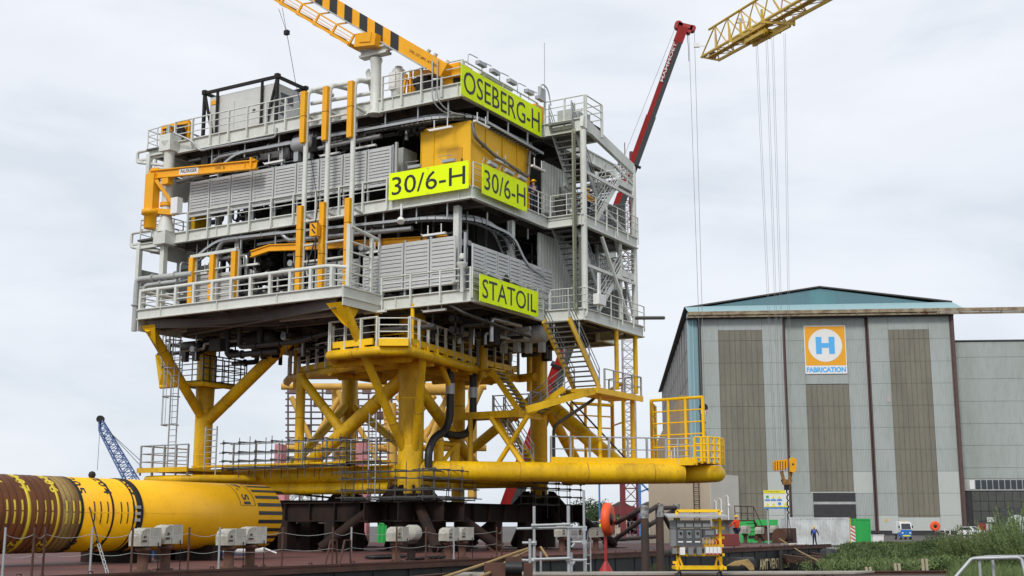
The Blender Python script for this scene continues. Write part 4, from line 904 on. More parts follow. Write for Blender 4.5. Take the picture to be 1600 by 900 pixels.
# ================================================================ PEOPLE
def skin_mesh(name, verts, edges, radii, m, parent, sub=1, root=0):
    me = bpy.data.meshes.new(name); me.from_pydata([tuple(v) for v in verts], edges, []); me.update()
    o = bpy.data.objects.new(name, me); C.objects.link(o)
    md = o.modifiers.new('skin', 'SKIN')
    for i, r in enumerate(radii):
        sv = me.skin_vertices[0].data[i]; sv.radius = r if isinstance(r, tuple) else (r, r); sv.use_root = (i == root)
    s_ = o.modifiers.new('subd', 'SUBSURF'); s_.levels = sub; s_.render_levels = sub
    dg = bpy.context.evaluated_depsgraph_get(); dg.update()
    nm = bpy.data.meshes.new_from_object(o.evaluated_get(dg)); o.modifiers.clear(); o.data = nm
    nm.polygons.foreach_set('use_smooth', [True]*len(nm.polygons)); nm.materials.clear(); nm.materials.append(m)
    o.parent = parent; return o
def person(label, at, fr, face, h, suit, boots, helmet, J=None, vest=None, trousers=None, group=None):
    """J overrides joints; x right of the person, y forward, z up, metres for a 1.75 m figure"""
    t = thing('person', label, 'person', at, fr, group); t.rotation_euler = (0, 0, fr.a+math.radians(face)); t.scale = (h/1.75,)*3
    j = dict(pel=(0, 0, .93), wai=(0, 0, 1.05), che=(0, .02, 1.28), nec=(0, 0, 1.46), hea=(0, .02, 1.58), cro=(0, .01, 1.69),
             shl=(-.19, 0, 1.41), ell=(-.25, -.03, 1.13), wrl=(-.25, .06, .90), shr=(.19, 0, 1.41), elr=(.25, -.03, 1.13), wrr=(.25, .06, .90),
             hil=(-.09, 0, .90), knl=(-.10, .03, .50), anl=(-.11, -.02, .10), tol=(-.12, .16, .04), hir=(.09, 0, .90), knr=(.10, .03, .50), anr=(.11, -.02, .10), tor=(.12, .16, .04))
    j.update(J or {}); V = {k: Vector(v) for k, v in j.items()}
    K = list(V); ix = {k: i for i, k in enumerate(K)}; vs = [V[k] for k in K]
    rad = dict(pel=(.15, .11), wai=(.13, .1), che=(.16, .11), nec=.055, hea=(.075, .09), cro=(.055, .07), shl=.06, ell=.043, wrl=.03, shr=.06, elr=.043, wrr=.03, hil=.085, knl=.055, anl=.04, tol=.035, hir=.085, knr=.055, anr=.04, tor=.035)
    ed = [('pel', 'wai'), ('wai', 'che'), ('che', 'nec'), ('nec', 'hea'), ('hea', 'cro')]
    for s_ in 'lr': ed += [('che', 'sh'+s_), ('sh'+s_, 'el'+s_), ('el'+s_, 'wr'+s_), ('pel', 'hi'+s_), ('hi'+s_, 'kn'+s_), ('kn'+s_, 'an'+s_), ('an'+s_, 'to'+s_)]
    E_ = [(ix[a], ix[b]) for a, b in ed]; R_ = [rad[k] for k in K]
    for s_, sg_ in (('l', -1), ('r', 1)):        # palm, four fingers and a thumb
        w_ = V['wr'+s_]; d = (w_-V['el'+s_]).normalized(); side = Vector((0, 1, 0)) if abs(d.y) < .7 else Vector((0, 0, 1)); side = (side-d*side.dot(d)).normalized()
        inn = d.cross(side)*(-sg_)
        pi_ = len(vs); vs.append(w_+d*.06); R_.append((.03, .018)); E_.append((ix['wr'+s_], pi_))
        for f_, L_ in ((-.03, .065), (-.01, .078), (.01, .072), (.03, .055)):
            a = len(vs); vs += [w_+d*.10+side*f_, w_+d*(.10+L_*.5)+side*f_*1.1+inn*.006, w_+d*(.10+L_)+side*f_*1.1+inn*.022]; R_ += [.009, .008, .006]; E_ += [(pi_, a), (a, a+1), (a+1, a+2)]
        a = len(vs); vs += [w_+d*.05+side*.045, w_+d*.09+side*.06+inn*.01]; R_ += [.011, .008]; E_ += [(pi_, a), (a, a+1)]
    a = len(vs); vs.append(V['hea']+Vector((0, .105, -.01))); R_.append(.014); E_.append((ix['hea'], a))   # nose
    skin_mesh('body', vs, E_, R_, skin, t, 1)
    b = MB(); hd = V['hea']
    for s_ in (-1, 1): b.ball(hd+Vector((s_*.032, .085, .02)), .011, 6)
    b.bar(hd+Vector((-.025, .088, -.055)), hd+Vector((.025, .088, -.055)), .012, .008); b.build('face_features', bst, None); fo = C.objects[-1]; fo.parent = t
    b = MB()
    for s_ in (-1, 1): b.ball(hd+Vector((s_*.078, .0, -.005)), .022, 6, (.4, .8, 1.2))
    b.build('ears', skin, None); C.objects[-1].parent = t
    up_ = ['pel', 'wai', 'che', 'nec', 'shl', 'ell', 'wrl', 'shr', 'elr', 'wrr']; lo = ['pel', 'hil', 'knl', 'anl', 'hir', 'knr', 'anr']
    def garment(nm, ks, m, k_, off):
        ii = {k: i for i, k in enumerate(ks)}; E2 = [(ii[a], ii[b]) for a, b in ed if a in ii and b in ii]
        R2 = [(rad[k][0]*k_+off, rad[k][1]*k_+off) if isinstance(rad[k], tuple) else rad[k]*k_+off for k in ks]
        skin_mesh(nm, [V[k] for k in ks], E2, R2, m, t, 1)
    if trousers: garment('jacket', up_, suit, 1.04, .018); garment('trousers', lo, trousers, 1.04, .014)
    else: garment('coveralls', up_+[k for k in lo if k != 'pel'], suit, 1.04, .018)
    if vest: garment('hi_vis_vest', ['wai', 'che', 'shl', 'shr'], vest, 1.08, .03) if False else garment('hi_vis_vest', ['wai', 'che', 'nec'], vest, 1.1, .03)
    b = MB()
    for s_ in 'lr': a = V['an'+s_]; c = V['to'+s_]; b.tube([a+Vector((0, -.03, .12)), a, Vector((a.x, a.y-.02, .055))], .055, 8); b.box(min(a.x, c.x)-.05, max(a.x, c.x)+.05, a.y-.07, c.y+.06, min(a.z, c.z)-.04, c.z+.05)
    b.build('boots', boots, None); C.objects[-1].parent = t
    b = MB(); c = V['cro']; b.lathe((c.x, c.y, c.z-.045), [(.15, 0), (.15, .012), (.118, .018), (.11, .07), (.07, .11), (0, .125)], 14); b.box(c.x-.06, c.x+.06, c.y+.1, c.y+.2, c.z-.045, c.z-.03)
    b.build('hard_hat', helmet, None); C.objects[-1].parent = t
    return t
navy = mat('navy_fabric', (.012, .02, .06), .85, 0, .2); hiv = mat('hi_vis_yellow', (.62, .85, .03), .7, 0, .1); orf = mat('orange_fabric', (.85, .07, .01), .8, 0, .15)
yfb = mat('yellow_raincoat', (.75, .36, .01), .6, 0, .15); hyel = mat('yellow_helmet', (.85, .45, .01), .35, 0, .05); hwh = mat('white_helmet', (.8, .8, .78), .35, 0, .05)
bblu = mat('bright_blue_fabric', (.03, .12, .6), .8, 0, .1)
bend = dict(ell=(-.3, .12, 1.16), wrl=(-.24, .36, 1.10), elr=(.3, .12, 1.16), wrr=(.24, .36, 1.10))
person('worker in navy coveralls at the middle deck railing left of the stair tower', (3.7, -4.95, MIDZ+.01), P, 150, 1.8, navy, bst, hyel, dict(wrr=(.2, .2, 1.05)), vest=None)
MB().lathe((3.7, -4.95, MIDZ+1.36), [(.20, 0), (.17, .1), (.09, .16)], 12).build('collar_hood', hiv, None) if False else None
person('worker in a yellow raincoat leaning on the railing of the stair tower', (6.6, -6.6, MIDZ+.01), P, -150, 1.8, yfb, bst, hyel, bend, trousers=navy)
person('worker in orange jacket and yellow helmet leaning over a deck vent of the barge', P.onz(1152, 851, .5), P, -20, 1.98, orf, bst, hyel, bend, trousers=navy)
person('worker in navy coveralls with a blue collar standing beside the white container', W.onz(1273, 853, 0), W, 175, 1.75, navy, bst, hyel, dict(ell=(-.32, 0, 1.17), wrl=(-.38, .1, .95), anl=(-.16, .05, .1), tol=(-.18, .22, .04)), vest=bblu)
person('worker in a full hi-vis suit walking beside the white car', W.onz(1530, 838, 0), W, 180, 1.8, hiv, bst, hwh)
person('worker in hi-vis vest on the barge, left one behind the grey scaffold', W.onz(918, 846, .5), W, 160, 1.8, navy, bst, hyel, None, vest=hiv)
person('worker in hi-vis vest on the barge, right one near the lifebuoy case', W.onz(938, 845, .5), W, 200, 1.8, navy, bst, hyel, None, vest=hiv)

# ================================================================ BARGE AND SEA FASTENING
bg_ = thing('barge', 'black flat topped transport barge with a rusty red deck carrying the platform', 'barge', (0, 0, 0), P)
DK = .5
MB().box(-75, 35, -10.45, 24, -2.4, DK-.05).build('hull', hul, bg_)
MB().box(-75, 35.05, -10.5, 24, DK-.046, DK).build('deck', dkr, bg_)
b = MB(); b.bar((-75, -10.53, DK-.12), (35, -10.53, DK-.12), .08, .14); b.bar((-75, -10.5, DK+.03), (35, -10.5, DK+.03), .06, .06); b.build('deck_edge', rst, bg_)
b = MB()
for i in range(46): b.bar((-60+i*2.05, -10.475, -2.3), (-60+i*2.05, -10.475, DK-.2), .03, .05)
b.build('hull_frames', hul, bg_)
b = MB()
for i in range(36): q = (-44+i*2.2, -10.1, DK); b.tube([(q[0]-.07, q[1], DK), (q[0]-.07, q[1], DK+.1), (q[0]+.07, q[1], DK+.1), (q[0]+.07, q[1], DK)], .02, 5)
b.build('lashing_eyes', rst, bg_)
ptx = P.ony(1187, 894, -10.51); pt2 = P.ony(1234, 892, -10.51)
b = MB(); text_mesh('AMT VENTURER', b, (ptx[0], -10.515, ptx[2]+.12), (1, 0, 0), (0, 0, 1), .62, pt2[0]-ptx[0], bold=.03); b.build('hull_name', mat('cream_lettering', (.85, .72, .42), .6, 0, .35, (.3, .25, .16), 4), bg_)
mx_ = P.ony(1218.5, 880, -10.6); MB().tube([(mx_[0], -10.68, -2.3), (mx_[0], -10.68, .3)], .13, 12).build('hull_fender', hul, bg_)
gr = thing('sea_fastening', 'dark rusty steel grillage of welded beams carrying the legs of the platform on the barge', 'steel grillage', (0, 0, DK), P)
def hbeam(p, q, h=.95, w=.5, stiff=1.6):
    b = MB(); b.ibeam(p, q, h, w, .05); p = Vector(p); q = Vector(q); L_ = (q-p).length; d = (q-p)/L_
    for i in range(1, int(L_/stiff)): c = p+d*i*stiff; b.bar(c-Vector((0, 0, h/2-.05)), c+Vector((0, 0, h/2-.05)), .04, w*.96, up=d.cross(Vector((0, 0, 1))))
    return b.build('beam', mil, gr)
for x in (-.9, .9, 12.2, 13.8): hbeam((x, -2.6, 2.45), (x, 16, 2.45))
for y in (-1.0, 1.0, 13.2, 14.8): hbeam((-2.4 if y < 5 else -3, y, 2.43), (16.5, y, 2.43))
for x, y in ((0, 0), (13, 0), (0, 14), (13, 14)):
    MB().lathe((x, y, 0), [(.95, DK+.05), (.95, 2.9)], 20).build('support_can', mil, gr)
    MB().lathe((x, y, 0), [(.68, 2.9), (.68, 3.32)], 20).build('leg_seat', bst, gr)
    for dx, dy in ((1, 0), (-1, 0), (0, 1), (0, -1), (.7, .7), (-.7, -.7), (.7, -.7), (-.7, .7)):
        s_ = Vector((dx, dy, 0)); o = Vector((x, y, 0)); pr = Vector((-dy, dx, 0)).normalized()*.03
        MB().plate([o+s_*.6+Vector((0, 0, 3.75)), o+s_*.6+Vector((0, 0, 2.93)), o+s_*1.75+Vector((0, 0, 2.93)), o+s_*1.6+Vector((0, 0, 3.02)), o+s_*.95+Vector((0, 0, 3.72))], pr*2).build('gusset_plate', mil, gr)
    for dx, dy in ((-1, -1), (1, -1), (-1, 1), (1, 1)):
        if (x == 0 or dx > 0) or True:
            tp = (x+dx*1.1, y+dy*1.3, 2.7); ft = (x+dx*2.6 if dx < 0 else x+dx*3.0, y+dy*3.4, DK+.2)
            MB().tube([ft, tp], .26, 14).build('tube_strut', mil, gr)
            MB().plate([(ft[0]-.5, ft[1]-.5, DK+.01), (ft[0]+.6, ft[1]-.5, DK+.01), (ft[0]+.6, ft[1]+.5, DK+.01), (ft[0]-.5, ft[1]+.5, DK+.01)], (0, 0, .04)).bar((ft[0], ft[1], DK), (ft[0]-dx*.4, ft[1]-dy*.5, DK+.5), .04, .5).build('pad_plate', rst, gr)
    MB().plate([(x-1.9, y-1.6, DK+.01), (x-.9, y-.9, 3.0), (x-.9, y-.85, 3.0), (x-1.9, y-1.5, DK+.01)], (.1, .05, 0)).build('side_plate', mil, gr)
for x in (-.9, .9, 4.5, 8.5): 
    for y in (4, 7, 10): MB().box(x-.35, x+.35, y-.3, y+.3, DK, 2.0).build('support_post', mil, gr)
for x in (3.2, 6.4, 9.6): MB().box(x-.3, x+.3, -1.3, -.7, DK, 1.98).build('support_post', mil, gr)
MB().box(1.8, 2.0, 5.2, 12.5, DK+.02, 1.9).build('bulkhead_plate', mil, gr)
MB().bar((3.4, 3.6, 2.9), (-1.0, 9.0, 3.6), .1).bar((.9, 3.6, 2.9), (.9, 9.0, 2.95), .3).build('access_beam', mil, gr)
# pile on its cradles
PZ, PR, PU = 2.13, 1.24, -1.8
def pv(x, y=803): return P.ony(x, y, PU-PR)[0]
pl_ = thing('steel_pile', 'huge yellow tubular pile with rusty rings and black stripes lying on the barge deck', 'steel pile', (-13, PU, .9), P)
pyel = mat('pile_yellow', (.95, .50, .004), .36, 0, .35, (.70, .33, .008), .5, .0, spec=.35)
prst = mat('pile_rust_brown', (.27, .085, .02), .6, 0, .55, (.12, .04, .012), 1.2, 0, .2, 30)
pol = mat('pile_grinding_stain', (.30, .22, .06), .6, 0, .8, (.12, .06, .03), 1.6)
def ringseg(va, vb, m, dr=0, name='pile_section', wall=True):
    return MB().lathe((va, PU, PZ), [(PR+dr-.07, 0), (PR+dr, 0), (PR+dr, vb-va), (PR+dr-.07, vb-va)], 72, axis=(1, 0, 0)).build(name, m, pl_)
vE = -13.0
segs = [(-60, pv(99), prst), (pv(99), pv(128), pol), (pv(128), vE, pyel)]
for a, c, m in segs: ringseg(a, c, m)
MB().lathe((vE-.5, PU, PZ), [(PR-.07, .5), (PR-.07, 0), (0, .0)], 48, axis=(1, 0, 0)).build('inner_diaphragm', bst, pl_)
for x, wpx, m, dr in ((46, 5, mat('stripe_yellow', (.80, .62, .03), .5, 0, .4, (.4, .25, .03), 4), .006), (92, 4, mat('yellow_stripe', (.75, .55, .03), .5), .006), (129, 4, bst, .01), (122, 2.2, prst, .008), (177, 3, bst, .008), (219, 9, bst, .025), (210, 2, bst, .01)):
    ringseg(pv(x-wpx/2), pv(x+wpx/2), m, dr, 'pile_band')
wrm = mat('weld_brown', (.075, .026, .012), .7)
for x in (6, 17, 29, 40, 60, 70, 80, 105, 113): ringseg(pv(x)-.012, pv(x)+.012, prst if x > 99 else wrm, .010, 'weld_ring')
def onpile(v, ang, dr=.012): return Vector((v, PU-math.cos(ang)*(PR+dr), PZ+math.sin(ang)*(PR+dr)))
def patch(b, va, vb, a0, a1, dr=.008, k=3):
    for i in range(k):
        p0, p1 = a0+(a1-a0)*i/k, a0+(a1-a0)*(i+1)/k
        b.add([onpile(va, p0, dr), onpile(vb, p0, dr), onpile(vb, p1, dr), onpile(va, p1, dr)], [(0, 1, 2, 3)])
b = MB(); R2_ = math.radians
for i in range(24):
    a0 = R2_(2+i*15); patch(b, vE-1.35, vE-.002, a0, a0+R2_(6.6), .006)
b.build('end_stripes', ltr, pl_)
b = MB()
for x in (11, 23, 35, 59, 71, 82): 
    patch(b, pv(x)-.035, pv(x)+.035, R2_(5), R2_(20)); patch(b, pv(x)-.035, pv(x)+.035, R2_(-14), R2_(3))
b.build('length_marks', bpy.data.materials['stripe_yellow'], pl_)
b = MB()
for x in (104, 115, 125): patch(b, pv(x)-.035, pv(x)+.035, R2_(4), R2_(20), .02); patch(b, pv(x)-.035, pv(x)+.035, R2_(-14), R2_(2), .02)
b.build('length_marks', bpy.data.materials['stripe_yellow'], pl_)
b = MB()
for x in (148, 158, 169, 190, 200, 209): patch(b, pv(x)-.025, pv(x)+.025, R2_(4), R2_(20)); patch(b, pv(x)-.025, pv(x)+.025, R2_(-14), R2_(2))
b.build('length_marks', ltr, pl_)
def pile_text(s_, v, ang, m, h=.33, wd=.26):
    """digits painted round the pile, reading round the circumference"""
    for k, ch in enumerate(s_):
        a = ang-k*.27; b = MB(); o = onpile(v, a, .012); ex = (onpile(v, a-.2, .012)-onpile(v, a, .012)).normalized()
        text_mesh(ch, b, o, ex, (1, 0, 0), h if ch != '-' else .06, wd if ch not in '-1' else wd*.42, bold=.02); b.build('painted_digit', m, pl_)
for s_, x, m in (('54', 1, bpy.data.materials['stripe_yellow']), ('207', 38, bpy.data.materials['stripe_yellow']), ('206', 84, bpy.data.materials['stripe_yellow']), ('205', 127, ltr), ('204', 168, ltr), ('203', 210, ltr)): pile_text(s_, pv(x), R2_(76), m)
for s_, x, m in (('207', 30, bpy.data.materials['stripe_yellow']), ('206', 75, bpy.data.materials['stripe_yellow']), ('205', 122, ltr), ('204', 164, ltr)): pile_text(s_, pv(x), R2_(-42), m)
pile_text('P-S1', vE-2.1, R2_(72), ltr, .36, .28)
b = MB()
for a0, a1 in ((18, 76),):
    for v in (vE-2.3, vE-1.5): patch(b, v-.015, v+.015, R2_(a0), R2_(a1), .008, 12)
    patch(b, vE-2.3, vE-1.5, R2_(a0), R2_(a0+.7), .008, 1); patch(b, vE-2.3, vE-1.5, R2_(a1), R2_(a1+.7), .008, 1)
    for v in (vE-2.3, vE-1.5): patch(b, v-.015, v+.015, R2_(-75), R2_(-35), .008, 8)
b.build('marking_frame', ltr, pl_)
b = MB(); patch(b, pv(120), vE-1.4, R2_(2.6), R2_(3.0), .006, 1); b.build('seam_line', yel, pl_)
b = MB(); v0 = pv(215)
for a in (-8, 2, 12): b.box(v0-.12, v0+.05, PU-PR-.1, PU-PR+.02, PZ+PR*math.sin(R2_(a))-.05, PZ+PR*math.sin(R2_(a))+.05)
b.build('clamp_bolts', gal, pl_)
MB().ball((pv(177), PU-.1, PZ+PR+.1), .13, 8).build('lifting_lug', bst, pl_)
cr_ = thing('pile_cradle', 'dark steel saddle under the rust coloured end of the pile', 'cradle', (-27, PU, DK), P)
b = MB(); 
for v in (-31, -27.5): b.box(v, v+.5, PU-1.0, PU+2.0, DK, 1.05); b.box(v, v+.5, PU+.9, PU+1.4, DK, 1.5)
b.build('saddle', mil, cr_)
c2 = dup(cr_, (-16, PU, DK), 'dark steel saddle under the clean yellow end of the pile')
ch = thing('lashing_chain', 'steel lashing wire and chain running down from the pile to the deck edge', 'chain', P.onz(168, 895, DK), P)
pa_, pb_, pc_ = onpile(pv(139), R2_(10), .03), Vector(P.onz(158, 870, 1.0)), Vector(P.onz(168, 896, DK))
pb_ = onpile(pv(139), 0, .03).lerp(pc_, .55)
MB().tube([pa_, pb_], .025, 6).build('wire', bst, ch)
b = MB(); n_ = 7
for i in range(n_):
    q = pb_.lerp(pc_, (i+.5)/n_); d = (pc_-pb_).normalized(); L_ = (pc_-pb_).length/n_*.62; s_ = Vector((1, 0, 0)) if i % 2 else Vector((0, 1, 0)); s_ = (s_-d*s_.dot(d)).normalized()*.032
    b.tube([q-d*L_, q-d*L_*.6+s_, q+d*L_*.6+s_, q+d*L_, q+d*L_*.6-s_, q-d*L_*.6-s_, q-d*L_], .016, 5, cap=False)
b.build('chain_links', gal, ch)

# vents
vrs = mat('vent_rust', (.36, .21, .13), .8, 0, .8, (.10, .05, .035), 3)
def vent(label, at, kind=0, grp='vent heads along the edge of the barge deck', pm=vrs):
    t = thing('deck_vent', label, 'vent', at, P, grp); x, y, z = at
    MB().lathe((x, y, z), [(.24, 0), (.24, .05), (.15, .06), (.15, .55), (.2, .56), (.23, .6), (.23, .68), (.16, .7)], 16).build('pipe', pm, t)
    z1 = z+.72
    if kind == 0:
        MB().box(x-.02, x+.42, y-.26, y+.26, z1, z1+.52).build('box', ven, t)
        pr = [(x-.03, z1+.0), (x-.34, z1+.0), (x-.36, z1+.28), (x-.28, z1+.44), (x-.14, z1+.5), (x-.03, z1+.5)]
        hd = MB().plate([(a, y-.23, c) for a, c in pr], (0, .46, 0)).build('hood', ven, t)
        MB().box(x-.3, x-.12, y-.25, y-.235, z1+.12, z1+.17).lathe((x-.2, y-.235, z1+.27), [(.04, 0), (.04, .03)], 8, axis=(0, -1, 0)).build('hood_latch', rst, hd)
        MB().tube([(x+.3, y-.28, z1+.1), (x+.3, y-.3, z), (x+.45, y-.3, z)], .015, 5).build('drain_hose', bst, t); t.rotation_euler.z += math.radians(rnd.uniform(-7, 7)); t.scale = (rnd.uniform(.92, 1.06), 1, rnd.uniform(.94, 1.05))
    elif kind == 1:
        MB().lathe((x-.25, y, z1+.28), [(.0, 0), (.26, .02), (.3, .1), (.3, .5), (.2, .62), (0, .66)], 18, axis=(1, 0, 0)).build('round_head', ven, t)
    return t
vts = [(222, 893, 0, 'left vent of the pair below the middle of the yellow pile'), (257, 891, 0, 'right vent of the pair below the middle of the yellow pile'),
       (357, 888, 0, 'left vent of the pair below the striped end of the pile'), (390, 886, 0, 'right vent of the pair below the striped end of the pile'),
       (619, 877, 0, 'boxy vent left of a round headed vent in front of the near leg'), (643, 875, 1, 'round headed vent in front of the near platform leg'),
       (700, 874, 0, 'left vent of the pair right of the near platform leg'), (722, 872, 0, 'right vent of the pair just right of the near platform leg'),
       (878, 862, 0, 'stained boxy vent behind the foreground scaffold tower'), (931, 860, 0, 'stained boxy vent next to the orange lifebuoy case'),
       (1165, 849.5, 0, 'boxy vent that the orange jacketed worker leans on'), (1187, 849, 0, 'boxy vent between the orange jacketed worker and the green generator'), (1210, 848, 0, 'last boxy vent before the end of the barge')]
for x, y, k, lb in vts:
    q = P.onz(x, y, DK); vent(lb, q, k, pm=mil if k == 1 else rst)
# stanchions and guard wires
stn = []
for i, (x, y) in enumerate(((3, 905), (49, 903), (66, 902), (140, 899), (204, 897), (293, 893), (341, 891), (440, 887), (519, 884), (548, 882.5), (619, 879), (665, 877), (709, 875), (776, 871.5), (784, 871))):
    q = P.onz(x, y, DK); stn.append(q)
    o = MB().tube([q, (q[0], q[1], DK+1.22)], .03, 8).tube([q, (q[0], q[1], DK+.05)], .06, 8).build('stanchion', rst if i % 3 else gal, None, P, q,
        '%s stanchion, %s from the left of the wire fence along the barge edge' % ('thin rusty' if i % 3 else 'thin galvanised', ('first', 'second', 'third', 'fourth', 'fifth', 'sixth', 'seventh', 'eighth', 'ninth', 'tenth', 'eleventh', 'twelfth', 'thirteenth', 'fourteenth', 'last')[i]), 'post', 'stanchions along the barge deck edge')
b = MB(); 
for a, c in zip(stn, stn[1:]):
    for hh, sg_ in ((1.05, .1), (.55, .07)):
        k = 6; b.tube([(a[0]+(c[0]-a[0])*t/k, a[1]+(c[1]-a[1])*t/k, DK+hh-sg_*math.sin(math.pi*t/k)) for t in range(k+1)], .007, 4, cap=False)
tag(b.build('guard_wire', gry, None, P, (-20, -10, DK)), 'two slack wires strung between the stanchions along the barge deck edge', 'wire')
for x in (508, 530):
    q = P.onz(x, 884, DK); o = MB().tube([(q[0], q[1]-.0, DK), (q[0]+.25, q[1], DK+.8), (q[0]+.55, q[1], DK+.8), (q[0]+.6, q[1], DK)], .035, 6).build('ladder_handhold', rst, None, P, q, 'rusty bent handhold at the %s of the deck ladder opening' % ('left' if x < 520 else 'right'), 'handhold', 'handholds of the deck ladder')
b = MB()
for i in range(7):
    q = P.onz(585+i*6, 874-i*.3, DK); b.lathe((q[0], q[1], DK), [(.1, .03), (.35, .03), (.4, .09), (.35, .15), (.1, .15)], 14)
for i in range(5): b.tube([P.onz(650+i*9, 873-i*.5, DK+.06), P.onz(668+i*9, 871-i*.5, DK+.12)], .07, 6)
tag(b.build('coiled_hose', blk, None, P, P.onz(600, 874, DK)), 'coiled black hoses lying on the red deck behind the stanchions', 'hose')
# blue containers and white bundle under the pile, boat and containers beyond the barge
def container(nm, label, at, fr, L_, Wd, Hh, m, rot=0, cat='container', grp=None, ends=None):
    t = thing(nm, label, cat, at, fr, grp); t.rotation_euler.z = fr.a+math.radians(rot); x, y, z = at
    # ribs are real folds
    b = MB(); n = int(L_/.28)
    for s_ in (-1, 1):
        vs = []
        for i in range(n+1):
            for f_, o in ((0, 0), (.3, 0), (.45, 1), (.85, 1)):
                if i == n and f_ > 0: break
                xx = x-L_/2+.08+(L_-.16)*(i+f_)/n; vs += [(xx, y+s_*(Wd/2-.06*o), z+.12), (xx, y+s_*(Wd/2-.06*o), z+Hh-.1)]
        b.add(vs, [(2*i, 2*i+2, 2*i+3, 2*i+1) for i in range(len(vs)//2-1)])
    b.build('side_wall', m, t)
    b = MB()
    for sx_ in (-1, 1):
        for sy_ in (-1, 1): b.bar((x+sx_*(L_/2-.06), y+sy_*(Wd/2-.06), z), (x+sx_*(L_/2-.06), y+sy_*(Wd/2-.06), z+Hh), .14)
        for zz in (.07, Hh-.07): b.bar((x+sx_*(L_/2-.06), y-Wd/2, z+zz), (x+sx_*(L_/2-.06), y+Wd/2, z+zz), .12)
    for sy_ in (-1, 1):
        for zz in (.07, Hh-.07): b.bar((x-L_/2, y+sy_*(Wd/2-.05), z+zz), (x+L_/2, y+sy_*(Wd/2-.05), z+zz), .12)
    b.build('frame', m, t)
    MB().box(x-L_/2+.05, x+L_/2-.05, y-Wd/2+.1, y+Wd/2-.1, z+Hh-.1, z+Hh-.03).build('roof', m, t)
    b = MB()
    for sx_ in (-1, 1): b.box(x+sx_*(L_/2-.08)-.03, x+sx_*(L_/2-.08)+.03, y-Wd/2+.1, y+Wd/2-.1, z+.1, z+Hh-.1)
    for k in range(4): b.tube([(x-L_/2-.03, y-Wd*.35+k*Wd*.23, z+.1), (x-L_/2-.03, y-Wd*.35+k*Wd*.23, z+Hh-.1)], .025, 6)
    b.build('end_wall', ends or m, t); return t
q = P.onz(300, 868, DK); container('blue_container', 'low blue container on the barge deck glimpsed under the pile', (q[0]-1, q[1], DK), P, 7, 2.4, .55, blu, 0)
wb = MB(); q = Vector(P.onz(335, 868, DK)); e2 = Vector(P.onz(432, 868, DK))
wb.tube([q, q.lerp(e2, .3)+Vector((0, 0, .35)), q.lerp(e2, .45)+Vector((0, 0, .3))], .04, 6); wb.tube([q.lerp(e2, .35)+Vector((0, 0, .25)), q.lerp(e2, .8)+Vector((0, 0, .28))], .2, 10); wb.tube([q.lerp(e2, .75)+Vector((0, 0, .35)), e2+Vector((0, 0, .1))], .04, 6)
tag(wb.build('wrapped_bundle', whp, None, P, tuple(q)), 'white wrapped bundle with slings lying on the deck below the striped pile end', 'bundle')
# scaffolding round the legs
def scaffold(label, p0, p1, q, z0, zs, zt, boards=True, nx=4, at=None, ext=.5, m=sct, z0s=None):
    """rectangular tube scaffold: corner p0, p1 along the front and q gives its depth"""
    t = thing('scaffolding', label, 'scaffolding', (*p0[:2], z0), P); p0, p1, q = Vector((*p0, 0)), Vector((*p1, 0)), Vector((*q, 0)); b = MB(); l_ = MB()
    for r_ in (0, 1):
        for i in range(nx): a = p0.lerp(p1, i/(nx-1))+q*r_; b.tube([(a.x, a.y, z0), (a.x, a.y, zt+rnd.uniform(-.1, .35))], .022, 6)
    d = (p1-p0).normalized()*ext
    for z in zs:
        for r_ in (0, 1): a, c = p0-d*rnd.uniform(.4, 1.3)+q*r_, p1+d*rnd.uniform(.4, 1.3)+q*r_; l_.tube([(a.x, a.y, z), (c.x, c.y, z+rnd.uniform(-.04, .04))], .028, 6)
        for i in range(nx): a = p0.lerp(p1, i/(nx-1)); l_.tube([(a.x-q.x*.1, a.y-q.y*.1, z+.06), (a.x+q.x*1.1, a.y+q.y*1.1, z+.06)], .026, 6)
        for i in range(nx): a = p0.lerp(p1, i/(nx-1)); l_.box(a.x-.05, a.x+.05, a.y-.05, a.y+.05, z-.05, z+.05)
    b.build('standards', m, t); l_.build('ledgers', m, t)
    if boards:
        for k in range(4):
            a = p0+q*(.1+k*.23); c = p1+q*(.1+k*.23); MB().bar((a.x, a.y, boards), (c.x, c.y, boards), .22, .05).build('scaffold_board', bst, t)
    return t
scaffold('tube scaffold around the foot of the near platform leg', (-2.1, 2.6), (-2.1, -2.2), (.9, 0), 2.95, (3.1, 3.45, 4.0, 4.35), 4.5, 3.0, 4)
scaffold('tube scaffold on the right of the near platform leg', (-1.4, -2.4), (2.2, -2.4), (0, .9), 2.95, (3.1, 3.5, 4.0, 4.4), 4.5, 3.0, 4)
scaffold('tube scaffold around the foot of the right hand platform leg', (9.2, -1.9), (14.6, -1.9), (0, .9), 2.2, (2.9, 3.35, 3.8, 4.1), 4.2, 2.9, 5)
scaffold('long tube scaffold hung along the left side of the lower yellow brace', (-1.55, 11.0), (-1.55, 3.2), (.8, 0), 4.2, (4.7, 5.1, 5.55, 6.05), 6.2, 4.75, 8)
scaffold('tube scaffold at the right end of the lower left brace', (-1.3, 3.0), (-1.3, .9), (.7, 0), 3.0, (4.8, 5.3, 5.9), 6.3, 4.9, 3)
b = MB(); ladder(b, (-1.9, .95, 3.0), 4.2, (0, 1, 0), .42, .3, .03, .018); tag(b.build('access_ladder', gal, None, P, (-1.9, .95, 3.0)), 'grey ladder leaning on the scaffold beside the near leg', 'ladder')
b = MB(); ladder(b, (-2.4, 11.1, 3.9), 3.0, (0, 1, 0), .8, .3, .045, .025); tag(b.build('access_ladder', gal, None, P, (-2.4, 11.1, 3.9)), 'wide grey ladder at the left end of the lower walkway', 'ladder')
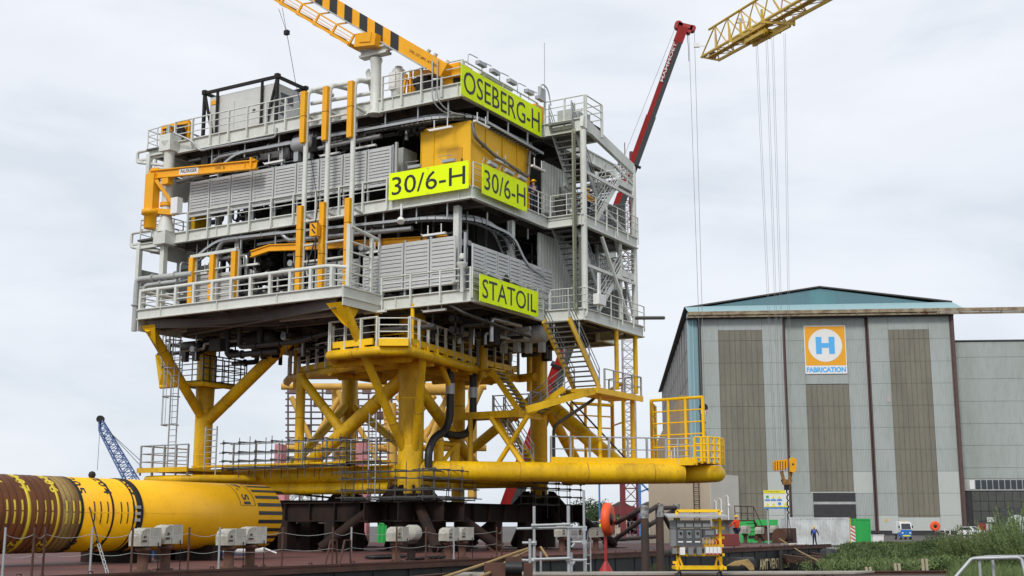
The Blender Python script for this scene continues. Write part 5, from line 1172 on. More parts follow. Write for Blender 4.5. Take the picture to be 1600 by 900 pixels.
# ================================================================ GROUND, WATER
asph = mat('asphalt_yard', (.085, .075, .068), .9, 0, .6, (.13, .115, .10), .06, 0, .4, 3)
watm = mat('dock_water', (.02, .028, .026), .08, 0, .2, None, .5, 0, .3, 1.2)
far1 = P.wor((36, 26, 0)); far2 = P.wor((36, -12, 0)); fL = P.wor((-900, 26, 0))
N3 = (11.8, 47.3); N2 = (-2.3, 45.6); N1 = (-7.5, 29.5); N0 = (-30, 5)
gp = [(-3000, -300), (4000, -300), (4000, 6000), (-4000, 6000), (fL[0], fL[1]), (far1[0], far1[1]), (far2[0], far2[1]), (15.5, 60), N3, N2, N1, N0, (-3000, -280)]
bm_ = MB().add([(x, y, 0) for x, y in gp], [tuple(range(len(gp)))])
n_ = len(gp)
for i in range(4, 12):
    a, c = gp[i], gp[(i+1) % n_]; bm_.add([(a[0], a[1], 0), (c[0], c[1], 0), (c[0], c[1], -3.5), (a[0], a[1], -3.5)], [(0, 1, 2, 3)])
bm_.build('ground', asph, kind='structure')
MB().add([(-4000, -250, -1.9), (400, -250, -1.9), (400, 2500, -1.9), (-4000, 2500, -1.9)], [(0, 1, 2, 3)]).build('water', watm, kind='structure')
b = MB(); rp = [(N1[0], N1[1]-.3), (N2[0], N2[1]-.35), (N3[0], N3[1]-.35), (22, 49.0)]
for a, c in zip(rp, rp[1:]): b.bar((*a, .0), (*c, .0), .5, .08); b.bar((*a, .06), (*c, .06), .12, .08); b.bar((*a, .12), (*c, .12), .2, .04)
tag(b.build('crane_rail', rst, None, W, (5, 46, 0)), 'rusty crane rail on a beam along the edge of the near quay', 'rail')
b = MB(); b.plate([(-2, 43.5, .1), (12, 45.2, .1), (13, 46.3, .12), (-2, 45, .12)], (0, 0, .06)); tag(b.build('quay_slab', mat('pale_concrete', (.36, .33, .29), .9, 0, .5, (.2, .17, .14), .6), None, W, (0, 44, 0)), 'pale concrete slab strip beside the rusty crane rail', 'slab')
b = MB()
for x0_ in (14.2, 15.4, 17): 
    b.bar((x0_+2, 66, -.05), (x0_+3, 100, -.05), .3, .2)
for i in range(5): b.bar((12.5, 78+i*4, -.3), (19.5, 80+i*4, -.3), .35, .35)
tag(b.build('timber_fenders', rst, None, W, (16, 85, 0)), 'dark timber baulks lying at the quay wall where the barge ends', 'timber')
for i, (x, y) in enumerate(((1296, 888), (1307, 889))):
    q = W.onz(x, y, -.6); o = MB().lathe((q[0], q[1], -3), [(.45, 0), (.45, 2.9+.5), (.3, 3.5), (0, 3.5)], 14).build('mooring_dolphin', hul, None, W, (q[0], q[1], -3), 'dark round fender pile right of the barge end, %s of two' % ('taller left one', 'shorter right one')[i], 'fender pile')
    if i: o.location.z -= .6

# ================================================================ FABRICATION HALL
hal = thing('fabrication_hall', 'huge pale green fabrication hall with tall sliding doors and a low gabled roof', 'hall', (0, 0, 0), H)
clad = ribbed('hall_cladding', (.39, .425, .41), 'X', 1.05, .6, .55, (.27, .31, .27), 1.0, .9, .16)
clad2 = ribbed('hall_cladding_repair', (.46, .49, .46), 'X', 1.05, .6, .2, (.38, .4, .38), .5, .8, .12)
teal = ribbed('gable_teal', (.10, .21, .25), 'X', .8, .5, .35, (.08, .17, .20), .4, .8, .1)
lteal = ribbed('fascia_teal', (.28, .42, .45), 'X', .5, .5, .2, (.24, .37, .39), .3, .5, .1)
brn = ribbed('translucent_brown_sheet', (.20, .185, .145), 'X', 1.4, .55, .6, (.125, .115, .09), .5, .92, .35)
sidm = mat('side_wall_grey', (.24, .235, .225), .7, 0, .3, None, .1, .6)
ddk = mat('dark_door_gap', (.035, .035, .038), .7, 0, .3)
edg = mat('door_edge_brown', (.10, .06, .055), .7, 0, .4)
def hx(px, py=700, y=0): return H.ony(px, py, y)[0]
def hz(py, px=1280, y=0): return H.ony(px, py, y)[2]
X0, X1 = 0.0, hx(1507, 780); ZT = hz(491); ZE = hz(480, 1490)
print('hall', X0, X1, ZT, ZE, hx(1228, 600), hx(1360, 600))
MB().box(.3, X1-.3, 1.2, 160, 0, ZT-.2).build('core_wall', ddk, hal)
# gable
zpk = hz(450); xp = hx(1281, 452)
MB().plate([(-.6, .6, hz(485, 1075)+.2), (X1-.2, .6, hz(478, 1495)+.3), (xp, .6, zpk)], (0, .4, 0)).build('gable_wall', teal, hal)
MB().plate([(xp+5.5*s_, .57, z) for s_, z in ((-.35, ZE+.8), (.55, ZE+.8), (.55, zpk-.7), (-.35, zpk-.4))], (0, .03, 0)).build('gable_patch', ribbed('gable_patch', (.10, .25, .28), 'X', .8), hal)
rf = MB(); 
for a, c in (((-1.0, ZE+.6), (xp, zpk+.25)), ((xp, zpk+.25), (X1+.2, ZE+1.1))):
    rf.plate([(a[0], .2, a[1]), (c[0], .2, c[1]), (c[0], 165, c[1]), (a[0], 165, a[1])], (0, 0, .25))
rf.build('roof', dkg, hal)
MB().plate([(-.9, .35, ZE+.9), (-.2, -1.5, ZT+.45), (X1+2.2, -1.5, ZT+.45), (X1+.2, .35, ZE+1.1)], (0, .1, .05)).build('canopy_fascia', lteal, hal)
b = MB(); b.bar((-.3, -1.6, ZT+.1), (X1+40, -1.6, ZT+.25), .6, .5); b.bar((-.3, -1.6, ZT+.5), (X1+40, -1.6, ZT+.6), .3, .18); b.bar((-.3, -1.4, ZT-.45), (X1+40, -1.4, ZT-.3), .5, .35)
for i in range(24): b.bar((1+i*4, -1.75, ZT-.3), (1+i*4, -1.75, ZT+.6), .12, .3)
b.build('door_track', mat('rusty_cream_beam', (.34, .29, .19), .8, 0, 1.0, (.12, .05, .03), .5), hal)
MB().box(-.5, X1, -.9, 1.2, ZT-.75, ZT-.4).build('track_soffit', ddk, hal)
# corner strip
MB().box(0, 1.6, .1, .8, 0, ZT).build('corner_post', ribbed('corner_teal', (.20, .34, .38), 'X', .8), hal)
MB().box(-.35, 0, .4, 4, 0, ZT+.8).box(.5, .75, -.1, .1, 0, ZT).build('corner_flashing', lteal, hal)
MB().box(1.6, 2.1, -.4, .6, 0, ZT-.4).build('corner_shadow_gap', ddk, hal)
# door leaves made of sheets
d1, d2, d3 = hx(1225.5, 560), hx(1359, 620), X1-.6
zseam = [hz(p_, 1160) for p_ in (497, 532, 567, 601, 635, 669, 703, 737, 771, 805, 829)]
def leaf(x0, x1, y, px0, px1, ptop, pbot, bottom_zone=True):
    lf = MB().box(x0, x1, y+.12, y+.4, .6, ZT-.5).build('sliding_door', ddk, hal)
    MB().box(x0-.12, x0+.14, y-.12, y+.1, .4, ZT-.5).box(x1-.14, x1+.12, y-.12, y+.1, .4, ZT-.5).build('door_edge', edg, lf)
    a0, a1 = x0+.16, x1-.16; p0, p1 = hx(px0, (ptop+pbot)/2, y), hx(px1, (ptop+pbot)/2, y); zt, zb = hz(ptop, (px0+px1)/2, y), hz(pbot, (px0+px1)/2, y)
    zs = zseam
    for i in range(len(zs)-1):
        hi, lo = zs[i]-.05, zs[i+1]+.0
        def sh(xa, xb, za, zb_, m=clad):
            if zb_-za > .15: MB().box(xa, xb, y, y+.1, za, zb_).build('cladding_sheet', m, lf)
        if lo >= zt or hi <= zb: sh(a0, a1, lo, hi)
        else:
            sh(a0, p0-.04, lo, hi, clad2 if (i == 9) else clad); sh(p1+.04, a1, lo, hi, clad if i < 7 else clad2)
            if hi > zt: sh(p0, p1, zt+.04, hi)
            if lo < zb: sh(p0, p1, lo, zb-.04, clad2)
            tz, bz = min(hi, zt), max(lo, zb)
            for k in range(8):
                xa = p0+(p1-p0)*k/8; xb = p0+(p1-p0)*(k+1)/8
                if tz-bz > .3: MB().plate([(xa+.03, y-.0, bz), (xb-.03, y-.0, bz), (xb-.03, y-.0, tz), (xa+.03, y-.0, tz)], (0, .06, 0)).bar((xa+.03, y-.02, bz), (xa+.03, y-.02, tz), .1, .08).build('translucent_sheet', brn, lf)
    MB().box(x0, x1, y, y+.3, .05, .62).build('plinth', ddk, lf)
    return lf
leaf(2.1, d1, .0, 1127, 1196, 516, 829)
lf2 = leaf(d1+.3, d2, .7, 1263, 1330, 600, 768)
leaf(d2+.3, d3, .0, 1396, 1460, 515, 808)
pa0, pa1 = hx(1271, 785, .55), hx(1337, 785, .55)
dr_ = MB().box(pa0, pa1, .5, .69, .7, hz(770, 1300, .6)).build('opening_door', ddk, lf2)
MB().box(pa0, pa1, .46, .5, hz(788, 1300, .5), hz(784, 1300, .5)).build('door_slat', gry, dr_)
MB().box(X1-.5, X1+.1, -.3, 1.5, 0, ZT-.4).build('end_post', edg, hal)
MB().box(hx(1386, 623, -.1), hx(1392, 623, -.1), -.06, .0, hz(629), hz(619)).build('wall_vent', mat('vent_cover', (.4, .38, .36)), hal)
MB().box(hx(1383, 812, -.05), hx(1387, 812, -.05), -.05, .0, hz(815), hz(811)).build('warning_plate', yel, hal)
# logo board
lb = thing('hall_logo_board', 'amber and white board with blue H and FABRICATION on the hall door', 'logo sign', (hx(1288, 545, .55), .5, hz(583, 1290, .5)), H)
lx0, lx1 = hx(1255.5, 510, .5), hx(1320.5, 510, .5); lz1, lz0 = hz(508.5, 1288, .5), hz(584, 1288, .5); lw = lx1-lx0; k_ = (lz1-lz0)/75.5
MB().box(lx0, lx1, .5, .66, lz0, lz1).build('board', whp, lb)
amb = mat('logo_amber', (.80, .36, .01), .5, 0, .08); lbl = mat('logo_blue', (.09, .42, .82), .5, 0, .08)
zc = lz1-.5*k_*62-.3*k_; xc = (lx0+lx1)/2
MB().box(lx0+lw*.02, lx1-lw*.02, .47, .5, lz1-k_*62.5, lz1-k_*1.6).build('amber_field', amb, lb)
MB().lathe((xc, .466, zc), [(lw*.405, 0), (lw*.405, .03)], 48, axis=(0, -1, 0)).build('white_disc', whp, lb)
hw, hh = lw*.225, k_*13.4
MB().box(xc-hw, xc-hw*.38, .40, .43, zc-hh, zc+hh).box(xc+hw*.38, xc+hw, .40, .43, zc-hh, zc+hh).box(xc-hw*.38, xc+hw*.38, .40, .43, zc-hh*.27, zc+hh*.27).build('letter_h', lbl, lb)
b = MB(); text_mesh('FABRICATION', b, (lx0+lw*.03, .48, lz0+k_*2.3), (1, 0, 0), (0, 0, 1), k_*8.2, lw*.94, bold=.05); b.build('lettering', lbl, lb)
# left side wall and lean-to
MB().box(-.02, .1, 4, 160, 26.5, ZE).build('side_wall', sidm, hal)
b = MB()
for i in range(14): b.bar((-.03, 8+i*11, 20), (-.06, 8+i*11, ZE), .12, .3)
for z in (32, 38): b.bar((-.05, 4, z), (-.05, 160, z), .1, .1)
b.build('side_wall_seams', mat('side_seam', (.15, .15, .145)), hal)
lt = thing('lean_to_building', 'ochre lean-to with slatted windows along the left side of the fabrication hall', 'building', (-3, 60, 0), H)
MB().box(-2.2, -.1, 5, 158, 0, 28).build('wall', mat('ochre_wall', (.36, .25, .13), .8, 0, .3, (.25, .17, .1), .2), lt)
for i in range(9):
    for z in (10.5, 16.5): MB().box(-2.26, -2.2, 12+i*15, 18+i*15, z, z+2.6).build('window', glass, lt)
MB().box(-1.5, -.05, 2.8, 5, 0, 19).build('white_downpipe_box', whp, lt) if False else None
# right hand wing
wg = thing('hall_annex', 'lower pale green annex with a window band joining the right side of the hall', 'building', (X1+20, 3, 0), H)
def wx(px, py=700): return H.ony(px, py, 3.0)[0]
def wz(py, px=1550): return H.ony(px, py, 3.0)[2]
zr = wz(533, 1550); xr = wx(1640)
MB().box(X1+.05, xr+40, 3.3, 60, 0, zr).build('core_wall', ddk, wg); MB().box(X1+.05, xr+40, 2.8, 60, zr, zr+.25).build('roof', dkg, wg)
ws = [wz(p_) for p_ in (534, 558, 592, 627, 662, 696, 731, 748)]
for a, c in zip(ws, ws[1:]):
    for k in range(4): MB().box(X1+.1+k*15, X1+.1+(k+1)*15-.03, 3.0, 3.3, c+.05, a).build('cladding_sheet', clad, wg)
zw1, zw0 = wz(750), wz(764)
fb_ = MB().box(X1+.1, xr+30, 3.1, 3.3, zw0-.3, zw1+.3).build('window_band', gry, wg)
for i in range(12):
    xa = wx(1515+i*9.3, 757); xb = wx(1515+(i+1)*9.3-1.6, 757); MB().box(xa, xb, 3.0, 3.09, zw0, zw1).build('window_pane', glass if i else whp, fb_)
dgl = mat('dirty_glazing', (.075, .078, .07), .45, 0, .7, (.03, .035, .035), .25)
for i in range(9):
    for j in range(4):
        xa, xb = wx(1514)+i*1.55, wx(1514)+(i+1)*1.55-.08; z0_ = .8+j*(zw0-1.2)/4
        MB().box(xa, xb, 3.1, 3.25, z0_, z0_+(zw0-1.2)/4-.08).build('glazing_panel', dgl, wg)
MB().box(wx(1562, 800), xr+10, 2.9, 3.3, 0, wz(793)).build('gate', mat('grey_gate', (.05, .055, .06), .6, 0, .3), wg)
MB().box(wx(1542, 812), wx(1556, 812), 2.9, 3.0, wz(816), wz(808)).build('notice_panel', clad2, wg)
MB().box(wx(1528, 820), wx(1539, 820), 2.8, 3.0, .3, wz(818)).build('red_door', red, wg)
MB().box(wx(1540, 820), wx(1549, 820), 2.8, 3.0, .3, wz(818)).build('grey_door', gry, wg)

# ================================================================ CRANES
# yellow hammerhead jib
tcr = thing('tower_crane_jib', 'yellow lattice crane jib reaching in from the top right with a trolley and hanging ropes', 'crane', W.on(1, 1240, 30, 95), W)
ytc = mat('jib_yellow', (.62, .40, .03), .5, 0, .4, (.35, .22, .03), 2)
def wp(x, y, Y): return Vector(W.on(1, x, y, Y))
A1, A2 = wp(1096, 89, 96), wp(1123, 94, 93.5)                # two bottom chord tips
B1, B2 = wp(1264, -8, 76), wp(1310, -8, 73.5)
B1 = A1+(B1-A1)*1.25; B2 = A2+(B2-A2)*1.25
U0 = wp(1108, 46, 95); U1 = wp(1185, -2, 84.5); U1 = U0+(U1-U0)*2.1
b = MB()
for a, c, r in ((A1, B1, .1), (A2, B2, .1), (U0, U1, .1), (A1, A2, .08), (A1, U0.lerp(U1, .06), .06), (A2, U0.lerp(U1, .06), .06)): b.tube([a, c], r, 8)
n_ = 8
for i in range(n_):
    t0, t1 = i/n_, (i+1)/n_; tm = (t0+t1)/2
    u = U0.lerp(U1, min(1, tm*1.0)); u2 = U0.lerp(U1, min(1, tm+.5/n_*.9))
    for (a, c) in ((A1, B1), (A2, B2)):
        b.tube([a.lerp(c, t0), u], .05, 5); b.tube([a.lerp(c, t1), u], .05, 5)
    b.tube([A1.lerp(B1, t0), A2.lerp(B2, t0)], .05, 5); b.tube([A1.lerp(B1, t0), A2.lerp(B2, t1)], .035, 5)
b.build('lattice', ytc, tcr)
b = MB(); d1_ = (B1-A1).normalized()
for s_, e_ in ((A1, B1), (A2, B2)): b.bar(s_, e_, .1, .22)
b.bar(A1.lerp(A2, .5)+Vector((0, 0, .05)), B1.lerp(B2, .5)+Vector((0, 0, .05)), .5, .05); b.build('walkway', ytc, tcr)
MB().lathe(wp(1114, 87, 95)-Vector((0, .2, 0)), [(.3, 0), (.3, .4)], 14, axis=(0, 1, 0)).build('end_sheave', bst, tcr)
b = MB(); lamp1 = wp(1091, 72, 96); b.bar(lamp1, A1.lerp(U0, .4), .06).box(lamp1.x-.35, lamp1.x+.1, lamp1.y-.1, lamp1.y+.1, lamp1.z-.1, lamp1.z+.25)
lamp2 = wp(1158, 34, 89); b.bar(lamp2, lamp2+Vector((1.1, -.5, -.2)), .06).box(lamp2.x-.35, lamp2.x+.1, lamp2.y-.1, lamp2.y+.1, lamp2.z-.1, lamp2.z+.25); each(b, 'jib_lamp', whp, tcr)
tm_ = .42
def jt(t, s_=0.5, dz=0): return (A1.lerp(A2, s_))+((B1.lerp(B2, s_))-(A1.lerp(A2, s_)))*t+Vector((0, 0, dz))
b = MB()
for t in (.27, .36, .43, .52):
    b.bar(jt(t, -.15, -.15), jt(t, 1.15, -.15), .16, .2); b.bar(jt(t, -.15, -.2), jt(t, -.15, .75), .16); b.bar(jt(t, 1.15, -.3), jt(t, 1.15, .35), .16)
b.bar(jt(.27, .0, -.25), jt(.52, .0, -.25), .15, .22); b.bar(jt(.27, 1.0, -.3), jt(.52, 1.0, -.3), .15, .22); b.bar(jt(.33, .5, -.4), jt(.45, .5, -.4), .7, .25)
for t in (.33, .38, .43, .47): b.lathe(jt(t, .3, -.5), [(.26, -.12), (.26, .12)], 14, axis=(1, 0, 0))
b.build('trolley', ytc, tcr)
hk = wp(1225, 735, 86); gal2 = mat('wire_rope', (.26, .26, .25), .5, .4, .2)
b = MB()
for x, dx, y2 in ((1182, -.55, 725), (1198, -.2, 722), (1207, .12, 720), (1226, .5, 712)):
    a = wp(x, 62 if x < 1200 else 52, 88); c = Vector((hk.x+dx, hk.y, wp(1225, y2, 86).z))
    for o in (-.06, .06): b.tube([a+Vector((o, 0, 0)), c+Vector((o, 0, 0))], .011, 4)
b.build('hoist_ropes', gal2, tcr)
hkb = thing('crane_hook_block', 'double yellow hook block hanging from the jib in front of the hall', 'hook block', tuple(hk), W)
s_ = 1/23.0
def hp(x, y): return (hk.x+(x-1225)*s_, hk.z-(y-735)*s_)
def prism(b, poly, y0, y1): return b.plate([(p[0], y0, p[1]) for p in poly], (0, y1-y0, 0))
b = MB(); prism(b, [hp(1208, 722), hp(1212, 720), hp(1230, 718), hp(1230, 730), hp(1222, 735), hp(1209, 735)], hk.y-.2, hk.y+.2)
prism(b, [hp(1232, 718), hp(1236, 715), hp(1243, 718), hp(1242, 735), hp(1238, 739), hp(1232, 737)], hk.y-.45, hk.y-.2); b.build('sheave_housing', ora, hkb)
b = MB()
for x in (1210, 1214, 1218, 1222, 1226): prism(b, [hp(x, 721), hp(x+1.2, 721), hp(x+.8, 735), hp(x-.4, 735)], hk.y-.215, hk.y-.2)
b.lathe((hp(1237, 726)[0], hk.y-.45, hp(1237, 726)[1]), [(.07, 0), (.07, .02)], 10, axis=(0, -1, 0)); b.build('stripes', ltr, hkb)
b = MB()
for xa, xb in ((1221, 1224), (1236, 1233)): b.bar((hp(xa, 737)[0], hk.y, hp(xa, 736)[1]), (hp(xb, 750)[0], hk.y, hp(xb, 750)[1]), .2, .2)
prism(b, [hp(1220, 749), hp(1237, 749), hp(1234, 757), hp(1223, 757)], hk.y-.2, hk.y+.2); b.build('yoke', mat('rusty_yoke', (.35, .17, .04), .8, 0, .9, (.06, .03, .02), 5), hkb)
b = MB(); c = hp(1228, 757); b.bar((c[0], hk.y, c[1]), (c[0], hk.y, c[1]-.35), .3, .3)
for k in range(8): b.tube([(c[0], hk.y, c[1]-.35-k*.2), (c[0]+.09*(k % 2), hk.y, c[1]-.45-k*.2), (c[0], hk.y, c[1]-.55-k*.2)], .05, 6)
b.tube([(c[0], hk.y, c[1]-1.9), (c[0]-.05, hk.y, .6)], .035, 6); b.tube([(c[0], hk.y, c[1]-1.9), (c[0]+.3, hk.y, .7)], .02, 6); b.build('chain_sling', bst, hkb)
# red telescopic crane
tel = thing('telescopic_crane', 'tall red and dark grey telescopic crane boom rising behind the platform', 'crane', W.on(1, 800, 790, 118), W)
bs, tp = wp(797, 790, 118), wp(1068, 42, 105)
dd = (tp-bs).normalized(); L_ = (tp-bs).length
def telbox(t0, t1, w_):
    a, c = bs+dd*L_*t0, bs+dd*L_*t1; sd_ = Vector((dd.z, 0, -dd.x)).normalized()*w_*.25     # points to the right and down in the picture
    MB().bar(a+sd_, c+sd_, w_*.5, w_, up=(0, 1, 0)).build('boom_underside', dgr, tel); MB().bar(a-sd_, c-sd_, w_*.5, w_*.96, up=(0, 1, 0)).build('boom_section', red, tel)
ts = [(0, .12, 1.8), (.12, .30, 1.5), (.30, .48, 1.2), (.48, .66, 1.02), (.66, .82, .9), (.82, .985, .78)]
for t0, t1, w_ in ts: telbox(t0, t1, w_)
b = MB()
for t, w_ in ((.30, 1.7), (.48, 1.5), (.72, 1.35), (.12, 2.0)): a = bs+dd*L_*t; b.bar(a-dd*.12, a+dd*.12, w_*1.05, w_*1.05, up=(0, 1, 0))
b.build('boom_collar', bst, tel)
b = MB(); b.bar(tp-Vector((.5, 0, -.1)), tp+Vector((.75, 0, -.2)), .6, .5).lathe(tp+Vector((-.45, -.3, .12)), [(.36, 0), (.36, .7)], 18, axis=(0, 1, 0)).lathe(tp+Vector((.8, -.3, -.2)), [(.26, 0), (.26, .7)], 16, axis=(0, 1, 0)).lathe(tp+Vector((.45, -.3, -.45)), [(.2, 0), (.2, .7)], 16, axis=(0, 1, 0)); b.bar(tp-dd*1.4, tp, .85, .8, up=(0, 1, 0)); b.build('boom_head', red, tel)
b = MB(); fx = -Vector((dd.z, 0, -dd.x)).normalized(); o = bs+dd*L_*.885-Vector((0, .5, 0)); text_mesh('MAMMOET', b, o+fx*.06, dd, fx, .27, 3.6, bold=.02); b.build('boom_lettering', whp, tel)
b = MB(); hk2 = wp(1099, 640, 106)
b.tube([tp+Vector((-.7, 0, 0)), bs+dd*L_*.5-Vector((1.5, 0, 0))], .02, 4)
for dx in (.9, 1.9): b.tube([tp+Vector((dx*.5, 0, -.4)), Vector((hk2.x+(dx-1.4)*.25, hk2.y, hk2.z+.8))], .018, 4)
b.tube([tp+Vector((.3, 0, -.5)), tp+Vector((.38, 0, -2)), tp+Vector((.38, 0, -3.2))], .03, 4); b.build('hoist_rope', gal2, tel)
h2 = thing('red_crane_hook', 'black hook block with red and white stripes hanging beside the hall corner', 'hook block', tuple(hk2), W)
MB().box(hk2.x-.32, hk2.x+.3, hk2.y-.2, hk2.y+.2, hk2.z-.3, hk2.z+.4).lathe(hk2+Vector((0, -.22, .15)), [(.36, 0), (.36, .44)], 16, axis=(0, 1, 0)).build('block', bst, h2)
MB().plate([(hk2.x-.25, hk2.y-.23, hk2.z-.35), (hk2.x+.28, hk2.y-.23, hk2.z-.35), (hk2.x+.28, hk2.y-.23, hk2.z-.05), (hk2.x-.25, hk2.y-.23, hk2.z-.05)], (0, .02, 0)).build('stripe_plate', whp, h2)
b = MB()
for k in range(3): x_ = hk2.x-.22+k*.17; b.plate([(x_, hk2.y-.236, hk2.z-.05), (x_+.08, hk2.y-.236, hk2.z-.05), (x_+.16, hk2.y-.236, hk2.z-.35), (x_+.08, hk2.y-.236, hk2.z-.35)], (0, -.01, 0))
b.build('stripes', red, h2)
b = MB(); b.tube([hk2+Vector((0, 0, -.3)), hk2+Vector((0, 0, -.9)), hk2+Vector((.15, 0, -1.1)), hk2+Vector((0, 0, -1.3)), hk2+Vector((-.12, 0, -1.15))], .06, 6)
for dx in (-.5, -.2, .3, .9): b.tube([hk2+Vector((0, 0, -1.2)), hk2+Vector((dx, 0, -6))], .02, 4)
b.build('hook_and_slings', bst, h2)
# slim lattice mast behind
ms_ = thing('lattice_mast', 'slim red and white lattice crane mast standing behind the right edge of the platform', 'crane mast', W.on(1, 986, 800, 160), W)
mb_ = wp(986, 800, 160); wl = mat('mast_pale_grey', (.40, .37, .38), .6, 0, .3); rl = mat('mast_dark_red', (.16, .02, .025), .6, 0, .3)
b = MB(); lattice(b, (mb_.x, 160, 0), (mb_.x, 160, 8), 1.6, .08, 5, rb=.05); b.box(mb_.x-2.2, mb_.x+.4, 158.8, 161.2, 3.2, 4.2).build('mast_base', rl, ms_)
b = MB(); lattice(b, (mb_.x, 160, 8), (mb_.x, 160, 33), 1.5, .08, 22, rb=.045); b.build('mast_shaft', wl, ms_)
b = MB(); lattice(b, (mb_.x, 160, 33), (mb_.x, 160, 39), 1.5, .1, 4, rb=.05); b.build('mast_shaft', rl, ms_)
b = MB(); lattice(b, (mb_.x, 160, 39), (mb_.x, 160, 49), 1.3, .07, 9, .8, rb=.04); b.box(mb_.x-.9, mb_.x+.9, 159.2, 160.8, 48.6, 49.0)
for dx in (-.8, .8): b.box(mb_.x+dx-.2, mb_.x+dx+.2, 159.6, 160.4, 49, 50.2)
b.tube([(mb_.x, 160, 49), (mb_.x, 160, 51.5)], .06, 5); b.build('mast_top', rl, ms_)
# thin second mast line
MB().bar((mb_.x-1.9, 150, 0), (mb_.x-1.9, 150, 9.5), .6, .6).build('red_column', rl, ms_)
# blue lattice crane
bc = thing('blue_crane', 'small blue lattice boom crane on the horizon at the left', 'crane', (-50, 170, 0), W)
bb = mat('crane_blue', (.10, .17, .38), .6, 0, .3)
b = MB(); lattice(b, wp(208, 755, 170), wp(162, 672, 170), 1.5, .09, 12, 1.0, rb=.05); lattice(b, wp(162, 672, 170), wp(157, 655, 170), 1.0, .09, 2, .35, rb=.05); b.build('boom', bb, bc)
tpb = wp(157, 655, 170); b = MB(); b.lathe(tpb-Vector((0, .3, 0)), [(.5, 0), (.5, .6)], 10, axis=(0, 1, 0)); b.tube([tpb, wp(152, 735, 170)], .03, 4).tube([wp(171, 675, 170), wp(222, 722, 168)], .04, 4).tube([wp(171, 675, 170), wp(226, 735, 168)], .04, 4); b.build('sheave_and_ropes', bst, bc)
b = MB(); b.box(-52, -46, 168, 172, 1.2, 4.2); b.box(-53, -45, 167.5, 172.5, 0, 1.2); b.build('crane_house', blu, bc)
b = MB(); lattice(b, wp(449, 765, 150), wp(470, 800, 150), 1.6, .08, 5, rb=.05); lattice(b, wp(492, 762, 150), wp(470, 800, 150), 1.6, .08, 5, rb=.05)
tag(b.build('crane_gantry', gry, None, W, tuple(wp(470, 800, 150))), 'grey lattice gantry glimpsed under the platform behind the striped pile end', 'gantry')
# ================================================================ BACKGROUND BEHIND THE PLATFORM
by = mat('far_jacket_yellow', (.62, .36, .06), .6, 0, .4, (.4, .22, .05), .6)
jk = thing('jacket_frame', 'second yellow tubular jacket frame standing in the yard behind the platform', 'jacket', tuple(wp(620, 800, 112)), W)
def jt_(pts, r, m=by, nm='tube'): MB().tube([wp(x, y, Y) for x, y, Y in pts], r, 10).build(nm, m, jk)
for p in (((612, 760, 110), (612, 630, 110)), ((738, 780, 112), (738, 600, 112)), ((730, 650, 110), (750, 605, 110)), ((530, 740, 114), (525, 600, 114)), ((620, 760, 112), (600, 600, 112))): jt_(p, .42)
for p in (((480, 705, 112), (530, 622, 112)), ((560, 700, 112), (528, 610, 112)), ((455, 620, 112), (505, 730, 112)), ((612, 690, 110), (680, 618, 110)), ((675, 700, 110), (620, 618, 110)), ((700, 620, 110), (660, 690, 110)), ((740, 705, 112), (690, 612, 112)), ((590, 720, 112), (545, 640, 112)), ((700, 615, 109), (668, 700, 109)), ((640, 700, 111), (700, 640, 111)), ((690, 690, 112), (672, 612, 112))): jt_(p, .24)
for y in (604, 700, 735): jt_(((440, y, 113), (760, y, 113)), .3)
jt_(((655, 608, 108), (710, 608, 108)), .55)
for i in range(9): jt_(((600, 640+i*7, 111), (628, 640+i*7, 111)), .1)
sc2 = mat('brown_scaffold', (.13, .09, .10), .7, 0, .4)
sc_ = thing('far_scaffolding', 'brown scaffold cage with netting behind the left half of the platform base', 'scaffolding', tuple(wp(520, 790, 118)), W)
b = MB()
for i in range(10): b.tube([wp(450+i*18, 795, 116+2*(i % 2)), wp(450+i*18, 600, 116+2*(i % 2))], .09, 5)
for j in range(14): b.tube([wp(446, 604+j*10, 116), wp(622, 604+j*10, 116)], .08, 5)
b.build('poles', sc2, sc_)
b = MB()
for i, j in ((0, 0), (2, 1), (3, 0), (5, 1), (6, 0), (7, 2), (1, 3), (4, 2)): 
    a, c = wp(452+i*19, 604+j*20, 117), wp(466+i*19, 616+j*20, 117); b.box(a.x, c.x, 117, 117.1, c.z, a.z)
b.build('boards', mat('scaffold_boards', (.20, .13, .12), .8, 0, .4), sc_)
b = MB(); a, c = wp(433, 695, 100), wp(444, 728, 100); b.box(a.x, c.x, 99, 101, c.z, a.z); b.box(a.x-.3, c.x+.3, 98.8, 101.2, 0.0, c.z)
tag(b.build('pink_machine', mat('faded_pink_paint', (.55, .22, .24), .7, 0, .3), None, W, (a.x, 100, 0)), 'faded pink machine housing seen beyond the scaffold at the left leg', 'machine')
b = MB(); a, c = wp(556, 692, 100), wp(573, 735, 100); b.box(a.x, c.x, 99, 101, c.z, a.z); b.box(a.x-.2, c.x+.2, 98.8, 101.2, 0.0, c.z); b.lathe((a.x+.9, 98.9, c.z+1), [(.18, 0), (.18, .1)], 10, axis=(0, -1, 0))
tag(b.build('pink_machine', mat('faded_pink_paint_two', (.55, .22, .24), .7, 0, .3), None, W, (a.x, 100, 0)), 'faded pink machine housing seen left of the near yellow leg', 'machine')
b = MB(); a, c = wp(715, 655, 100), wp(735, 690, 100); b.box(a.x-.5, c.x, 99.6, 101, 8.5, 10.4); b.box(a.x-.5, c.x, 99.7, 101, 6.3, 6.6)
